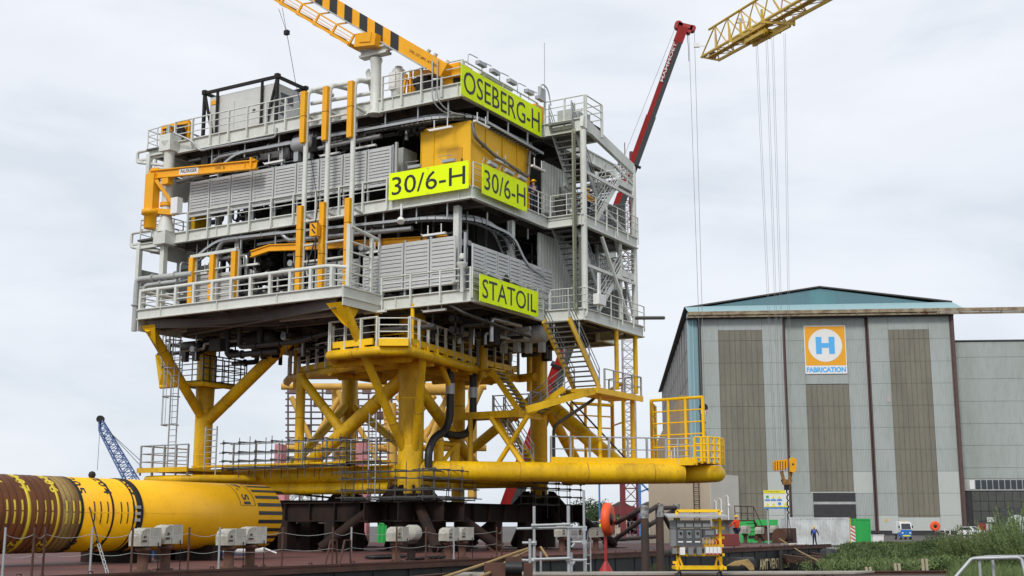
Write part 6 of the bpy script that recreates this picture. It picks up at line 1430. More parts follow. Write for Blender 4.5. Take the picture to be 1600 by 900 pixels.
# boats and other things beyond the barge
bt = thing('moored_boat', 'white hulled boat with a red lower hull lying beyond the barge', 'boat', (34, 29.5, -1.9), P)
x_, y_ = 20, 28.8
b = MB(); b.plate([(7, 27.2, .4), (26, 27.2, .4), (31, 28.8, .4), (26, 30.4, .4), (7, 30.4, .4)], (0, 0, 1.7)); b.build('upper_hull', whp, bt)
b = MB(); b.plate([(7.2, 27.3, -1.95), (26, 27.3, -1.95), (30.2, 28.8, -1.95), (26, 30.3, -1.95), (7.2, 30.3, -1.95)], (0, 0, 2.35)); b.build('lower_hull', red, bt)
b = MB(); b.box(9, 14, 27.8, 29.8, 2.1, 3.6); b.build('wheelhouse', whp, bt)
q = P.onz(603, 853, 0)
container('green_container', 'green container standing beyond the barge behind the grillage strut', tuple(W.on(1, 603, 845, 100))[:2]+(0.0,), W, 1.1, 2.4, 2.0, grn, 0)
# accommodation block on the barge end
qa = P.onz(1112, 849, .5); bx = P.ony(1154, 790, qa[1])[0]; byy = P.onx(1014, 800, qa[0])[1]; zt_ = P.ony(1112, 740, qa[1])[2]
dh = thing('deck_house', 'tall beige windowless deck house with a rusty ladder at the far end of the barge', 'deck house', (qa[0], qa[1], .5), P)
db = MB().box(qa[0], bx, qa[1], byy, .5, zt_).build('walls', tan_, dh)
MB().box(qa[0]-.02, bx+.02, qa[1]-.04, qa[1], .5, zt_+.02).build('end_wall', mat('cream_end_wall', (.66, .63, .55), .7, 0, .3, (.5, .46, .38), .5, .6), dh)
b = MB(); yl = P.onx(1090, 800, qa[0])[1]; ladder(b, (qa[0]-.15, yl, .6), zt_-.3, (0, 1, 0), .42, .32, .035, .03); b.build('ladder', rst, dh)
b = MB()
for f_ in (.12, .3, .55): xx = qa[0]+(bx-qa[0])*f_; b.tube([(xx, qa[1]-.15, .6), (xx, qa[1]-.15, 3.4+f_), (xx, qa[1]-.02, 3.5+f_)], .05, 6); b.lathe((xx, qa[1]-.2, 2.2+f_*2), [(.14, 0), (.14, .1)], 8, axis=(0, -1, 0))
b.build('wall_pipes', whp, dh)
b = MB(); b.box(qa[0]+.2, qa[0]+4.2, qa[1]-1.8, qa[1]-.05, 2.1, 2.2); rail(b, [(qa[0]+.2, qa[1]-1.8, 2.2), (qa[0]+4.2, qa[1]-1.8, 2.2)], 1.0, 1.3, .03, .05, 0, 2); b.bar((qa[0]+4.2, qa[1]-1.8, 2.15), (qa[0]+6.2, qa[1]-1.8, .6), .08, .2); b.tube([(qa[0]+4.2, qa[1]-1.8, 3.2), (qa[0]+6.2, qa[1]-1.8, 1.6)], .03, 6)
for i in range(5): b.box(qa[0]+4.4+i*.36, qa[0]+4.7+i*.36, qa[1]-1.9, qa[1]-1.1, 1.9-i*.3, 1.95-i*.3)
b.build('gangway', rst, dh)
rb_ = MB(); q = P.onz(1138, 853, DK); rb_.box(q[0]-1.6, q[0]+1.2, q[1]-.3, q[1]+.3, DK, DK+.75)
for i in range(5): rb_.box(q[0]-1.62, q[0]+1.22, q[1]-.36, q[1]-.3, DK+.06+i*.15, DK+.1+i*.15)
tag(rb_.build('red_crate', red, None, P, q), 'low red slatted crate on the barge deck left of the orange jacketed worker', 'crate')
# equipment near the barge end
g0 = W.onz(1194, 849.5, 0)[:2]
g0 = (g0[0], g0[1]+3)
ge = thing('green_generator', 'bright green generator box on the barge beside the last vents', 'generator', (g0[0], g0[1], .0), W)
container('white_container', 'long white shipping container standing on the quay behind the navy worker', (*W.onz(1274, 851.5, 0)[:2], 0), W, 5.9, 2.4, 2.55, mat('white_container_paint', (.66, .70, .70), .6, 0, .6, (.3, .28, .26), .9, .3), 3)
container('green_container', 'green shipping container standing at the right end of the white container', (*W.onz(1338, 849.5, 0)[:2], 0), W, 1.75, 3.0, 2.5, grn, 12)
MB().box(g0[0]-2.0, g0[0]+1.9, g0[1]-.9, g0[1]+.9, .1, 2.4).build('housing', grn, ge)
b = MB()
for x in (-1.1, -.2, .7, 1.5): b.box(g0[0]+x-.12, g0[0]+x+.12, g0[1]-.93, g0[1]-.9, 1.4, 1.7)
b.box(g0[0]-1.2, g0[0]+.6, g0[1]-.94, g0[1]-.9, .5, .8); b.tube([(g0[0]-1, g0[1], DK+1.7), (g0[0]-1, g0[1], DK+2.1)], .08, 8); b.build('panels', bst, ge)
q = W.onz(1243, 850, 0); mc = thing('yellow_machine', 'small yellow and black pump machine in front of the white container', 'machine', (q[0], q[1], 0), W)
b = MB(); b.box(q[0]-.7, q[0]+.5, q[1]-.4, q[1]+.4, .7, 1.1); b.tube([(q[0]-.6, q[1], .9), (q[0]-.6, q[1], 1.9), (q[0]+.5, q[1], 2.0), (q[0]+.6, q[1], .9)], .07, 6).box(q[0]-.2, q[0]+.3, q[1]-.3, q[1]+.3, 1.3, 1.7); b.build('frame', ora, mc)
b = MB()
for dx in (-.5, .45): b.lathe((q[0]+dx, q[1]-.5, .38), [(.38, 0), (.38, .25)], 16, axis=(0, 1, 0))
each(b, 'wheel', blk, mc)
q = P.onz(1222, 849, DK); wn = thing('rusty_winch', 'rusty deck winch with a dark drum near the end of the barge', 'winch', q, P)
b = MB(); b.lathe((q[0]-.6, q[1], DK+.55), [(.55, 0), (.55, .1), (.28, .12), (.28, 1.2), (.55, 1.22), (.55, 1.32)], 18, axis=(1, 0, 0)); b.box(q[0]-.8, q[0]+.9, q[1]-.5, q[1]+.5, DK, DK+.15); b.build('drum', rst, wn)
MB().box(q[0]+1.2, q[0]+2.2, q[1]-.4, q[1]+.4, DK, DK+1.1).build('motor_box', rst, wn)
for i, x in enumerate((1186, 1196, 1206)):
    q = P.onz(x, 845, DK); b = MB(); b.box(q[0]-.25, q[0]+.3, q[1]-.25, q[1]+.25, DK, DK+1.2); b.box(q[0]-.4, q[0]+.5, q[1]-.3, q[1]+.3, DK+1.2, DK+1.3)
    tag(b.build('bollard_box', rst, None, P, q), 'rusty steel upright box on the barge deck, %s of three before the green generator' % ('left', 'middle', 'right')[i], 'steel box', 'rusty boxes near the barge end')
# safety board
sb = thing('safety_board', 'white, yellow and blue safety rules notice board behind the hook block', 'notice board', tuple(wp(1213, 848, 110))[:2]+(0,), W)
a, c = wp(1193, 766, 110), wp(1233, 795, 110); Bw, Bh = c.x-a.x, a.z-c.z
MB().box(a.x, c.x, 110, 110.08, c.z, a.z).build('board', whp, sb); MB().bar((a.x+.3, 110.15, 0), (a.x+.3, 110.15, c.z+.5), .12).bar((c.x-.3, 110.15, 0), (c.x-.3, 110.15, c.z+.5), .12).build('posts', gal, sb)
ylw = mat('notice_yellow', (.80, .72, .03), .5, 0, .05); blp = mat('notice_blue', (.04, .25, .65), .5, 0, .05)
MB().box(a.x, c.x-.3, 109.97, 110, a.z-Bh*.17, a.z).build('title_band', ylw, sb); MB().box(a.x, c.x, 109.97, 110, c.z, c.z+Bh*.09).build('foot_band', blp, sb)
b = MB(); text_mesh('The 10 Rules of Safety', b, (a.x+.08, 109.96, a.z-Bh*.12), (1, 0, 0), (0, 0, 1), Bh*.075, Bw*.6, depth=.0); b.build('title_lettering', ltr, sb)
b = MB(); b2 = MB(); b3 = MB()
for r_ in range(2):
    for k in range(4):
        x = a.x+Bw*(.14+k*.24); z = a.z-Bh*(.36+.36*r_); s_ = .13
        if (r_, k) in ((0, 0),): b3.box(x-.1, x+.12, 109.97, 110, z-.1, z+.12)
        elif (r_, k) == (1, 2): b2.lathe((x, 110, z), [(.13, 0), (.13, .03)], 14, axis=(0, -1, 0))
        elif not (r_ == 0 and k == 3): b.plate([(x-s_, 109.97, z-s_), (x+s_, 109.97, z-s_), (x, 109.97, z+s_)], (0, .03, 0))
        if r_ == 0 and k < 3: b2.box(x-.22, x+.22, 109.97, 110, z-.32, z-.2)
        if r_ == 1: b.box(x-.22, x+.22, 109.97, 110, z-.32, z-.2)
each(b, 'yellow_pictogram', ylw, sb); each(b2, 'blue_pictogram', blp, sb); b3.build('green_pictogram', grn, sb)
# barrier post, cabinet, truck, cars, lifebuoys, tape
def chevron_post(label, at):
    t = thing('barrier_board', label, 'barrier board', at, W); x, y, z = at
    MB().box(x-.22, x+.22, y-.03, y+.03, z+.25, z+1.75).box(x-.3, x+.3, y-.2, y+.2, z, z+.12).build('board', whp, t); b = MB()
    for k in range(4): z0_ = z+.35+k*.36; b.plate([(x-.21, y-.036, z0_+.22), (x+.21, y-.036, z0_-.06), (x+.21, y-.036, z0_+.1), (x-.21, y-.036, z0_+.38)], (0, -.005, 0))
    b.build('red_stripes', mat('stripe_red', (.62, .05, .03), .5, 0, .05) if 'stripe_red' not in bpy.data.materials else bpy.data.materials['stripe_red'], t); return t
q = W.onz(1333.5, 850.5, 0); cb_ = chevron_post('red and white striped barrier board in front of the green container', (q[0], q[1], 0))
dup(cb_, (*W.onz(1549, 833, 0)[:2], 0), 'small far red and white barrier board near the annex doors')
dup(cb_, (*W.onz(1490, 836, 0)[:2], 0), 'far red and white barrier board left of the white car')
o = MB().bar((q[0]-.15, q[1]+.3, 0), (q[0]-.15, q[1]+.3, 2.6), .07, .07).build('yellow_pole', yel, None, W, (q[0]-.15, q[1]+.3, 0), 'thin yellow pole standing behind the striped barrier board', 'pole')
q = W.onz(1372, 850.5, 0); b = MB(); b.box(q[0]-.55, q[0]+.5, q[1]-.3, q[1]+.3, .05, .85); b.box(q[0]-.6, q[0]+.55, q[1]-.35, q[1]+.35, .85, .92); tag(b.build('utility_cabinet', whp, None, W, (q[0], q[1], 0)), 'low white utility cabinet at the edge of the weeds', 'cabinet')
q = W.onz(1414, 843, 0); k3 = q[1]/2004
tr = thing('utility_truck', 'small white and blue electric utility truck with a white box body', 'truck', (q[0], q[1], 0), W); x, y = q[0]-.1, q[1]-1
tb = mat('truck_blue', (.02, .16, .50), .35, 0, .1); wht2 = mat('truck_white', (.75, .76, .75), .3, 0, .1)
b = MB(); b.plate([(x-.75, y, .95), (x-.75, y-.15, 1.35), (x-.75, y+.15, 2.2), (x-.75, y+1.2, 2.3), (x-.75, y+1.3, .95)], (1.5, 0, 0)); cab = b.build('cab', wht2, tr)
b = MB(); b.plate([(x-.72, y-.1, .3), (x-.72, y-.14, 1.25), (x-.72, y+.1, 1.3), (x-.72, y+1.3, 1.1), (x-.72, y+1.3, .3)], (1.44, 0, 0)); b.build('lower_body', tb, tr)
MB().plate([(x-.64, y-.17, 1.38), (x+.64, y-.17, 1.38), (x+.58, y+.1, 2.08), (x-.58, y+.1, 2.08)], (0, -.03, 0)).build('windscreen', glass, cab)
MB().box(x+.752, x+.77, y+.35, y+1.1, 1.35, 2.05).build('side_window', glass, cab)
MB().box(x-.8, x+.95, y+1.4, y+3.4, .8, 2.35).build('box_body', wht2, tr); MB().box(x-.5, x+.5, y-.2, y-.13, .42, .58).build('number_plate', ylw, tr)
b = MB()
for dx in (-.5, .5): b.lathe((x+dx, y-.12, .85), [(.12, 0), (.1, .05)], 12, axis=(0, -1, 0))
for o in [b.build('headlight', whp, tr)]: pass
MB().box(x-.12, x+.12, y+.4, y+.6, 2.3, 2.42).build('beacon', ora, tr); MB().box(x-.95, x-.8, y, y+.1, 1.5, 1.8).box(x+.8, x+.95, y, y+.1, 1.5, 1.8).build('mirror', bst, cab)
for dx in (-.75, .55):
    for dy in (.4, 2.6):
        w_ = MB().lathe((x+dx, y+dy, .3), [(.3, 0), (.3, .2)], 18, axis=(1, 0, 0)).build('wheel', blk, tr); MB().lathe((x+dx-.01, y+dy, .3), [(.16, 0), (.16, .22)], 12, axis=(1, 0, 0)).build('rim', gal, w_)
def car(label, at, m, head, nm='parked_car', tall=1.0, grp=None):
    t = thing(nm, label, 'car', at, W, grp); x, y, z = at
    pr = [(-2.1, .35), (-2.15, .75), (-2.05, .95*tall), (-1.75, 1.45*tall), (.35, 1.5*tall), (1.05, 1.0*tall), (2.0, .85*tall), (2.15, .6), (2.1, .35)]
    bd_ = MB().plate([(x-.84, y-a, z+c) for a, c in pr], (1.68, 0, 0)).build('body', m, t)
    MB().plate([(x-.70, y-1.04-.02, z+1.02*tall), (x+.70, y-1.04-.02, z+1.02*tall), (x+.62, y-.42, z+1.44*tall), (x-.62, y-.42, z+1.44*tall)], (0, -.02, .02)).build('windscreen', glass, t)
    for s_ in (-1, 1):
        MB().plate([(x+s_*.85, y+1.6, z+1.0*tall), (x+s_*.85, y-.8, z+1.0*tall), (x+s_*.85, y-.3, z+1.4*tall), (x+s_*.85, y+1.5, z+1.38*tall)], (s_*.01, 0, 0)).build('side_window', glass, t)
        MB().box(x+s_*.6-.17, x+s_*.6+.17, y-2.16, y-2.06, z+.62, z+.78).build('headlight', whp, t)
        for dy in (-1.35, 1.3): w_ = MB().lathe((x+s_*.78-.1, y+dy, z+.33), [(.33, 0), (.33, .2)], 18, axis=(1, 0, 0)).build('wheel', blk, t); MB().lathe((x+s_*.78-.11, y+dy, z+.33), [(.19, 0), (.19, .22)], 12, axis=(1, 0, 0)).build('rim', gal, w_)
    MB().box(x-.5, x+.5, y-2.2, y-2.12, z+.38, z+.6).build('grille', bst, t)
    t.rotation_euler.z = math.radians(head); return t
wp_ = mat('car_white', (.78, .78, .78), .3, 0, .05)
q = W.onz(1518, 838.5, 0); car('white hatchback parked near the red door of the annex', (q[0], q[1], 0), wp_, 38, tall=1.12)
def buoy(label, at, fr, ang, post, r=.55, zc=1.75, base=False):
    t = thing('lifebuoy_case', label, 'lifebuoy', at, fr); t.rotation_euler.z = fr.a+math.radians(ang); x, y, z = at
    orr = mat('buoy_orange', (.85, .10, .02), .5, 0, .2, (.5, .05, .02), 3) if 'buoy_orange' not in bpy.data.materials else bpy.data.materials['buoy_orange']
    MB().lathe((x, y-.17, z+zc), [(r*.35, .05), (r*.8, 0), (r, .07), (r, .28), (r*.8, .34), (0, .34)], 28, axis=(0, 1, 0)).build('case', orr, t)
    MB().lathe((x, y-.16, z+zc), [(0, 0), (r*.36, .0), (r*.36, .1)], 16, axis=(0, 1, 0)).build('case_centre', ltr, t)
    MB().bar((x, y+.1, z), (x, y+.1, z+zc), .1, .1).build('post', red, t)
    if base: MB().lathe((x, y+.1, z), [(.32, 0), (.06, .45)], 12).build('foot', red, t)
    return t
q = W.onz(951, 896, 0); buoy('orange lifebuoy case on a red post, nearly edge on, beside the scaffold tower', (q[0], q[1], 0), W, 72, True, .62, 2.0, True)
q = W.onz(1462, 838, 0); q = (q[0]*.93, q[1]*.93, 0); buoy('orange round lifebuoy case facing the camera in front of the hall doors', q, W, 0, True, .8, 1.75)
tp_ = thing('barrier_tape', 'red and white barrier tape stretched from the lifebuoy post towards the silver tank', 'tape', (q[0], q[1], .9), W)
p0_, p1_, p2_ = Vector((q[0], q[1], 1.0)), wp(1493, 838, 135), wp(1576, 843, 120); k = 0; b = MB(); b2 = MB()
for a, c in ((p0_, p1_), (p1_, p2_)):
    for i in range(14): (b if k % 2 else b2).bar(a.lerp(c, i/14), a.lerp(c, (i+1)/14), .02, .12); k += 1
b.build('red_segments', red, tp_); b2.build('white_segments', whp, tp_)
for x in (1477, 1485): q = W.onz(x, 842, 0); MB().bar((q[0], q[1], 0), (q[0], q[1], 1.3), .1).build('tape_post', whp, None, W, (q[0], q[1], 0), '%s white post holding the barrier tape near the orange lifebuoy' % ('left' if x < 1480 else 'right'), 'post', 'posts of the barrier tape')
q = W.onz(1592, 848, 0); MB().lathe((q[0], q[1], 0), [(1.1, 0), (1.1, 2.2), (.9, 2.6), (.3, 2.9), (0, 2.95)], 24).build('silver_tank', mat('tank_silver', (.42, .45, .46), .4, .5, .3), None, W, (q[0], q[1], 0), 'silver domed tank behind the bush at the right edge', 'tank')
# houses and trees on the horizon
def tree(label, at, h, r, seed, m1, trunk, n=900):
    rr = random.Random(seed); t = thing('tree', label, 'tree', at, W, 'trees on the horizon between the platform and the deck house'); x, y, z = at
    b = MB(); b.tube([(x, y, z), (x+.1*r, y, z+h*.3), (x, y, z+h*.6)], r*.09, 8, r2=r*.04)
    for k in range(5): a = rr.uniform(0, 6.28); b.tube([(x, y, z+h*(.25+.06*k)), (x+math.cos(a)*r*.6, y+math.sin(a)*r*.6, z+h*(.5+.07*k))], r*.04, 5, r2=r*.015)
    b.build('trunk', trunk, t); b = MB(); cl = [(rr.uniform(-.6, .6)*r, rr.uniform(-.6, .6)*r, h*rr.uniform(.35, .85), r*rr.uniform(.28, .5)) for _ in range(13)]
    for i in range(n):
        c = rr.choice(cl); v = Vector((rr.gauss(0, 1), rr.gauss(0, 1), rr.gauss(0, .8))).normalized()*c[3]*rr.uniform(.6, 1.08); p = Vector((x+c[0], y+c[1], z+c[2]))+v
        s_ = rr.uniform(.25, .5)*r*.13; u = Vector((rr.gauss(0, 1), rr.gauss(0, 1), rr.gauss(0, 1))).normalized(); w_ = u.cross(v.normalized()+Vector((.01, .02, .03))).normalized()
        b.add([p-u*s_, p+w_*s_*.7, p+u*s_, p-w_*s_*.7], [(0, 1, 2, 3)])
    b.build('crown', m1, t)
lf1 = mat('leaf_green_dark', (.045, .085, .028), .8, 0, .6, (.02, .045, .015), .8); lf2_ = mat('leaf_green_mid', (.075, .12, .035), .8, 0, .6, (.03, .06, .02), .8); bark = mat('bark', (.07, .05, .035), .9)
for x, y, Y, h, r, s_, lb in ((928, 812, 260, 7.5, 4.6, 1, 'broad dark green tree, the largest one right of the platform base'), (905, 812, 265, 5.5, 3.6, 2, 'lower dark tree left of the largest horizon tree'), (945, 812, 262, 6.6, 3.6, 7, 'rounded tree touching the right side of the largest horizon tree'), (958, 812, 300, 4.6, 3.0, 3, 'small pale tree right of the largest horizon tree')):
    p = wp(x, y, Y); tree(lb, (p.x, p.y, 0), h*1.1, r, s_, lf1 if s_ != 3 else lf2_, bark, 1500)
for x, m, lb in ((1013, whp, 'white house with a dark roof on the horizon left of the deck house'), (968, tan_, 'pale low house behind the horizon trees')):
    p = wp(x, 812, 300); t = thing('house', lb, 'house', (p.x, 300, 0), W); MB().box(p.x-5, p.x+6, 300, 308, 0, 4.5).build('wall', m, t); MB().plate([(p.x-5.5, 299.5, 4.5), (p.x+6.5, 299.5, 4.5), (p.x+.5, 299.5, 7.5)], (0, 9, 0)).build('roof', dkg, t)
    for k in range(3): MB().box(p.x-3.5+k*3.2, p.x-2+k*3.2, 299.9, 300, 1.5, 3).build('window', glass, t)
b = MB(); p = wp(1000, 800, 240)
for dx in (0, 5): b.bar((p.x+dx, 240, 0), (p.x+dx, 240, 10), .5)
b.bar((p.x-1, 240, 10), (p.x+14, 240, 10), .6, .8); b.bar((p.x, 240, 8), (p.x+5, 240, 10), .3); b.bar((p.x+5, 240, 5), (p.x, 240, 10), .3); tag(b.build('blue_gantry', blu, None, W, (p.x, 240, 0)), 'blue steel gantry on the horizon left of the beige deck house', 'gantry')
p = wp(937, 812, 200); MB().tube([(p.x, 200, 0), (p.x, 200, 8.5)], .14, 8).build('blue_pole', blu, None, W, (p.x, 200, 0), 'thin blue pole in front of the horizon trees', 'pole')
b = MB(); p = wp(880, 822, 190)
for i in range(26): b.bar((p.x+i*1.1, 190, 0), (p.x+i*1.1, 190, 2.4), .08)
for z in (.3, 1.3, 2.4): b.bar((p.x, 190, z), (p.x+27.5, 190, z), .06)
tag(b.build('yard_fence', gal, None, W, (p.x, 190, 0)), 'pale mesh yard fence below the horizon trees', 'fence')
# ================================================================ NEAR QUAY
# scaffold tower
t = thing('scaffold_tower', 'galvanised scaffold tower with a ladder on the near quay below the right platform leg', 'scaffolding', (*W.onz(860, 901, 0)[:2], 0), W)
def qp(x, y, Y=44.5): return Vector(W.on(1, x, y, Y))
b = MB()
for x, y0_, y1_, Y, r in ((834.5, 791, 915, 44.5, .05), (888, 790, 915, 44.5, .06), (828, 842, 915, 43, .05), (845, 862, 915, 45.5, .04), (893, 863, 915, 45.5, .05), (912, 766, 850, 45.5, .045), (913, 820, 915, 45.5, .045)): a, c = qp(x, y0_, Y), qp(x, y1_, Y); b.tube([(a.x, a.y, 0), (a.x, a.y, a.z)], r, 8)
each(b, 'standard', gal, t)
b = MB()
for x0_, y0_, x1_, y1_, Y in ((830, 821, 890, 819, 44.4), (807, 826, 917, 824, 44.6), (816, 848, 836, 848, 44.4), (830, 874, 890, 872, 44.3), (815, 875, 835, 876, 44.2), (888, 847, 914, 847, 44.7), (890, 875, 917, 875, 44.7), (893, 855, 898, 849, 44.6), (893, 884, 898, 877, 44.6)): b.tube([qp(x0_, y0_, Y), qp(x1_, y1_, Y)], .045, 8)
each(b, 'ledger', gal, t)
b = MB(); c = qp(919, 847, 45.2); ladder(b, (c.x, 45.2, 0), c.z, (1, 0, 0), .16, .3, .03, .02); b.build('ladder', gal, t)
b = MB()
for x, y in ((834.5, 821), (888, 822), (834.5, 848), (834.5, 874), (888, 874), (913, 826), (913, 847)): c = qp(x, y); b.box(c.x-.08, c.x+.08, c.y-.1, c.y+.06, c.z-.07, c.z+.07)
each(b, 'coupler', gal, t)
b = MB()
for i, (pts) in enumerate(([(690, 903, 40), (760, 880, 46), (810, 862, 52), (828, 856, 56)], [(740, 905, 40), (770, 893, 43), (800, 872, 50), (830, 858, 56)], [(845, 855, 56), (855, 870, 50)])): b.tube([wp(*q) for q in pts], .05, 6)
tag(b.build('mooring_rope', rop, None, W, tuple(wp(760, 880, 46))), 'tan mooring ropes running from the near quay up to the barge deck', 'rope')
b = MB(); b.tube([wp(1218, 842, 90), wp(1250, 862, 78), wp(1310, 893, 50)], .04, 6); tag(b.build('mooring_rope', rop, None, W, tuple(wp(1250, 862, 78))), 'single tan mooring rope slanting down from the barge end to the quay', 'rope')
b = MB(); b.tube([wp(1308, 864, 80), wp(1400, 873, 75), wp(1500, 877, 72)], .07, 6).tube([wp(1306, 858, 82), wp(1330, 860, 85)], .06, 6); b.box(*(sum(([wp(1302, 866, 80)[i]-(.35, .3, .6)[i], wp(1302, 866, 80)[i]+(.35, .3, .4)[i]] for i in range(3)), []))); tag(b.build('bank_pipe', gry, None, W, tuple(wp(1308, 864, 80))), 'grey pipe crossing the weedy bank from a bollard at the barge end', 'pipe')
q = qp(792, 900, 42.5); t = thing('quay_winch', 'brown rusty winch frame with a black drum at the bottom edge of the near quay', 'winch', (q.x, q.y, 0), W)
b = MB(); b.box(q.x-.75, q.x-.05, q.y, q.y+.5, 0, .55); b.box(q.x+.55, q.x+.85, q.y, q.y+.5, 0, .55); b.box(q.x-.05, q.x+.5, q.y+.3, q.y+.5, 0, .75); b.build('frame', rst, t)
MB().lathe((q.x-.05, q.y+.1, .4), [(.2, 0), (.2, .55)], 14, axis=(1, 0, 0)).build('drum', blk, t)
# rusty pipe trestle
t = thing('pipe_trestle', 'rusty pipe trestle of three uprights with crossed braces at the near quay edge', 'trestle', (*W.onz(1010, 897, 0)[:2], 0), W)
mt = mat('trestle_steel', (.035, .03, .027), .8, 0, .6, (.10, .045, .03), 2)
for x, yt, Y, r in ((1007, 790, 46, .145), (1030, 788, 46.5, .145), (1057, 788, 50, .125)):
    c = qp(x, yt, Y); o = MB().tube([(c.x, Y, -3), (c.x, Y, c.z)], r, 14).build('upright', mt, t)
    MB().tube([(c.x, Y, c.z-.45), (c.x, Y, c.z+.01)], r+.006, 14).build('worn_top', mat('worn_paint', (.35, .35, .34), .7, 0, 1, (.05, .04, .04), 6) if 'worn_paint' not in bpy.data.materials else bpy.data.materials['worn_paint'], o)
for p, q in (((963, 817, 49), (1003, 795, 46)), ((1007, 803, 46), (1030, 789, 46.5)), ((1030, 794, 46.5), (1056, 793, 50)), ((1012, 822, 46.5), (1054, 797, 50)), ((1034, 800, 46.5), (1052, 833, 50)), ((962, 842, 49), (1003, 812, 46)), ((1034, 866, 47), (1050, 862, 50)), ((962, 843, 50), (1030, 838, 54))):
    MB().tube([wp(*p), wp(*q)], .085, 10).build('brace', mt, t)
# rusty anchor junk and tyres at the hull
b = MB()
for i in range(7): b.tube([wp(1136+i*3, 884, 60), wp(1150+i*3, 877-i*.5, 60), wp(1165+i*2, 884, 60), wp(1172+i, 891, 60)], .03, 5)
tag(b.build('rope_coil', rop, None, W, tuple(wp(1155, 884, 60))), 'tangled tan rope hanging over a fender beside the distribution board', 'rope')
c = wp(1155, 886, 61); MB().lathe((c.x-.6, 61, c.z), [(.15, 0), (.45, .1), (.45, 1.3), (.15, 1.4)], 16, axis=(1, 0, 0)).build('rubber_fender', blk, None, W, (c.x, 61, c.z), 'dark rubber fender lying below the tangled rope', 'fender')
# distribution board
db_ = thing('distribution_board', 'grey power distribution boxes on a yellow wheeled frame on the near quay', 'distribution board', (*W.onz(1090, 896, 0)[:2], 0), W)
Yd = 43.5; k_ = Yd/2004*1.0
def dp(x, y): c = W.on(1, x, y, Yd); return c[0], c[2]
b = MB()
def vb(x, y0_, y1_, dy=0, w_=.09): a = dp(x, y0_); c = dp(x, y1_); b.bar((a[0], Yd+dy, a[1]), (a[0], Yd+dy, c[1]), w_)
def hb_(x0_, x1_, y, dy=0, w_=.09): a = dp(x0_, y); c = dp(x1_, y); b.bar((a[0], Yd+dy, a[1]), (c[0], Yd+dy, a[1]), w_)
for x in (1058, 1125): vb(x, 798, 892, .15)
hb_(1058, 1125, 798, .15); hb_(1058, 1133, 867, .15); hb_(1056, 1132, 887, .15, .13); hb_(1100, 1132, 853, .2); hb_(1112, 1134, 825, .3); hb_(1112, 1134, 840, .3); hb_(1115, 1130, 813, .3); hb_(1052, 1060, 879, .15)
for xa, xb in ((1061, 1056), (1061, 1068), (1122, 1118), (1122, 1130)): a, c = dp(xa, 868), dp(xb, 887); b.bar((a[0], Yd+.1, a[1]), (c[0], Yd+.1, c[1]), .06)
for x in (1056, 1062, 1124, 1130): a = dp(x, 887); b.bar((a[0], Yd-.4, a[1]), (a[0], Yd+.7, a[1]), .1)
b.build('frame', yel2, db_)
a, c = dp(1040, 809), dp(1134, 806); MB().plate([(a[0], Yd-.5, a[1]), (c[0], Yd-.5, a[1]), (c[0], Yd+.6, a[1]+.1), (a[0], Yd+.6, a[1]+.1)], (0, 0, .05)).build('canopy', gal, db_)
bxm = mat('box_grey', (.075, .08, .085), .5, 0, .2); bxl = mat('box_light', (.20, .21, .21), .5, 0, .2); clr = mat('smoked_cover', (.14, .15, .13), .2, 0, .2)
def fbox(nm, x0_, x1_, y0_, y1_, m, d0=-.15, d1=.12, par=db_): a = dp(x0_, y1_); c = dp(x1_, y0_); return MB().box(a[0], c[0], Yd+d0, Yd+d1, a[1], c[1]).build(nm, m, par)
for i in range(4):
    x = 1056.5+i*13.2; fbox('cover_box', x, x+12.6, 813, 825, clr)
    for j in range(6): fbox('breaker', x+1.2+j*1.8, x+2.2+j*1.8, 818, 823, whp, -.17, -.155)
for i in range(3):
    x = 1056.5+i*13.2; bb_ = fbox('switch_box', x, x+12.6, 826, 853, bxm); fbox('switch_plate', x+2.5, x+9.5, 829, 841, bxl, -.17, -.152, bb_); a = dp(x+6, 833); MB().lathe((a[0], Yd-.17, a[1]), [(.045, 0), (.04, .05)], 10, axis=(0, -1, 0)).build('switch_knob', bst, bb_)
    fbox('label_strip', x+2, x+10, 845.5, 847.5, whp, -.156, -.151, bb_)
fbox('side_box', 1047, 1055.5, 813, 826, bxl); fbox('side_box', 1047, 1055.5, 827, 853, bxl); fbox('side_box', 1050, 1057, 856, 865, bxl)
mb2 = fbox('meter_box', 1098, 1117, 826, 840, bxm); fbox('meter_window', 1101, 1114, 829, 836, bxl, -.17, -.152, mb2)
for i in range(3): x = 1061+i*13; fbox('socket', x, x+7.5, 855, 866.5, (whp, bxl, bxl)[i], -.3, .05)
for i in range(4): x = 1101+i*6; s_ = fbox('socket', x, x+5, 854.5, 866, whp, -.28, .05); fbox('socket_lid', x+.5, x+4.5, 864, 866.5, red, -.3, -.281, s_)
b = MB()
for i in range(5): a, c = dp(1101+i*5, 841), dp(1103+i*5, 853); b.tube([(a[0], Yd, a[1]), (a[0]+.06, Yd-.1, (a[1]+c[1])/2), (c[0], Yd, c[1])], .02, 5)
b.build('cables', ora, db_)
b = MB()
for x in (1058, 1066, 1120, 1130): a = dp(x, 894); b.lathe((a[0]-.05, Yd-.35 if x in (1058, 1120) else Yd+.6, .12), [(.12, 0), (.12, .09)], 14, axis=(1, 0, 0))
each(b, 'castor', blk, db_)
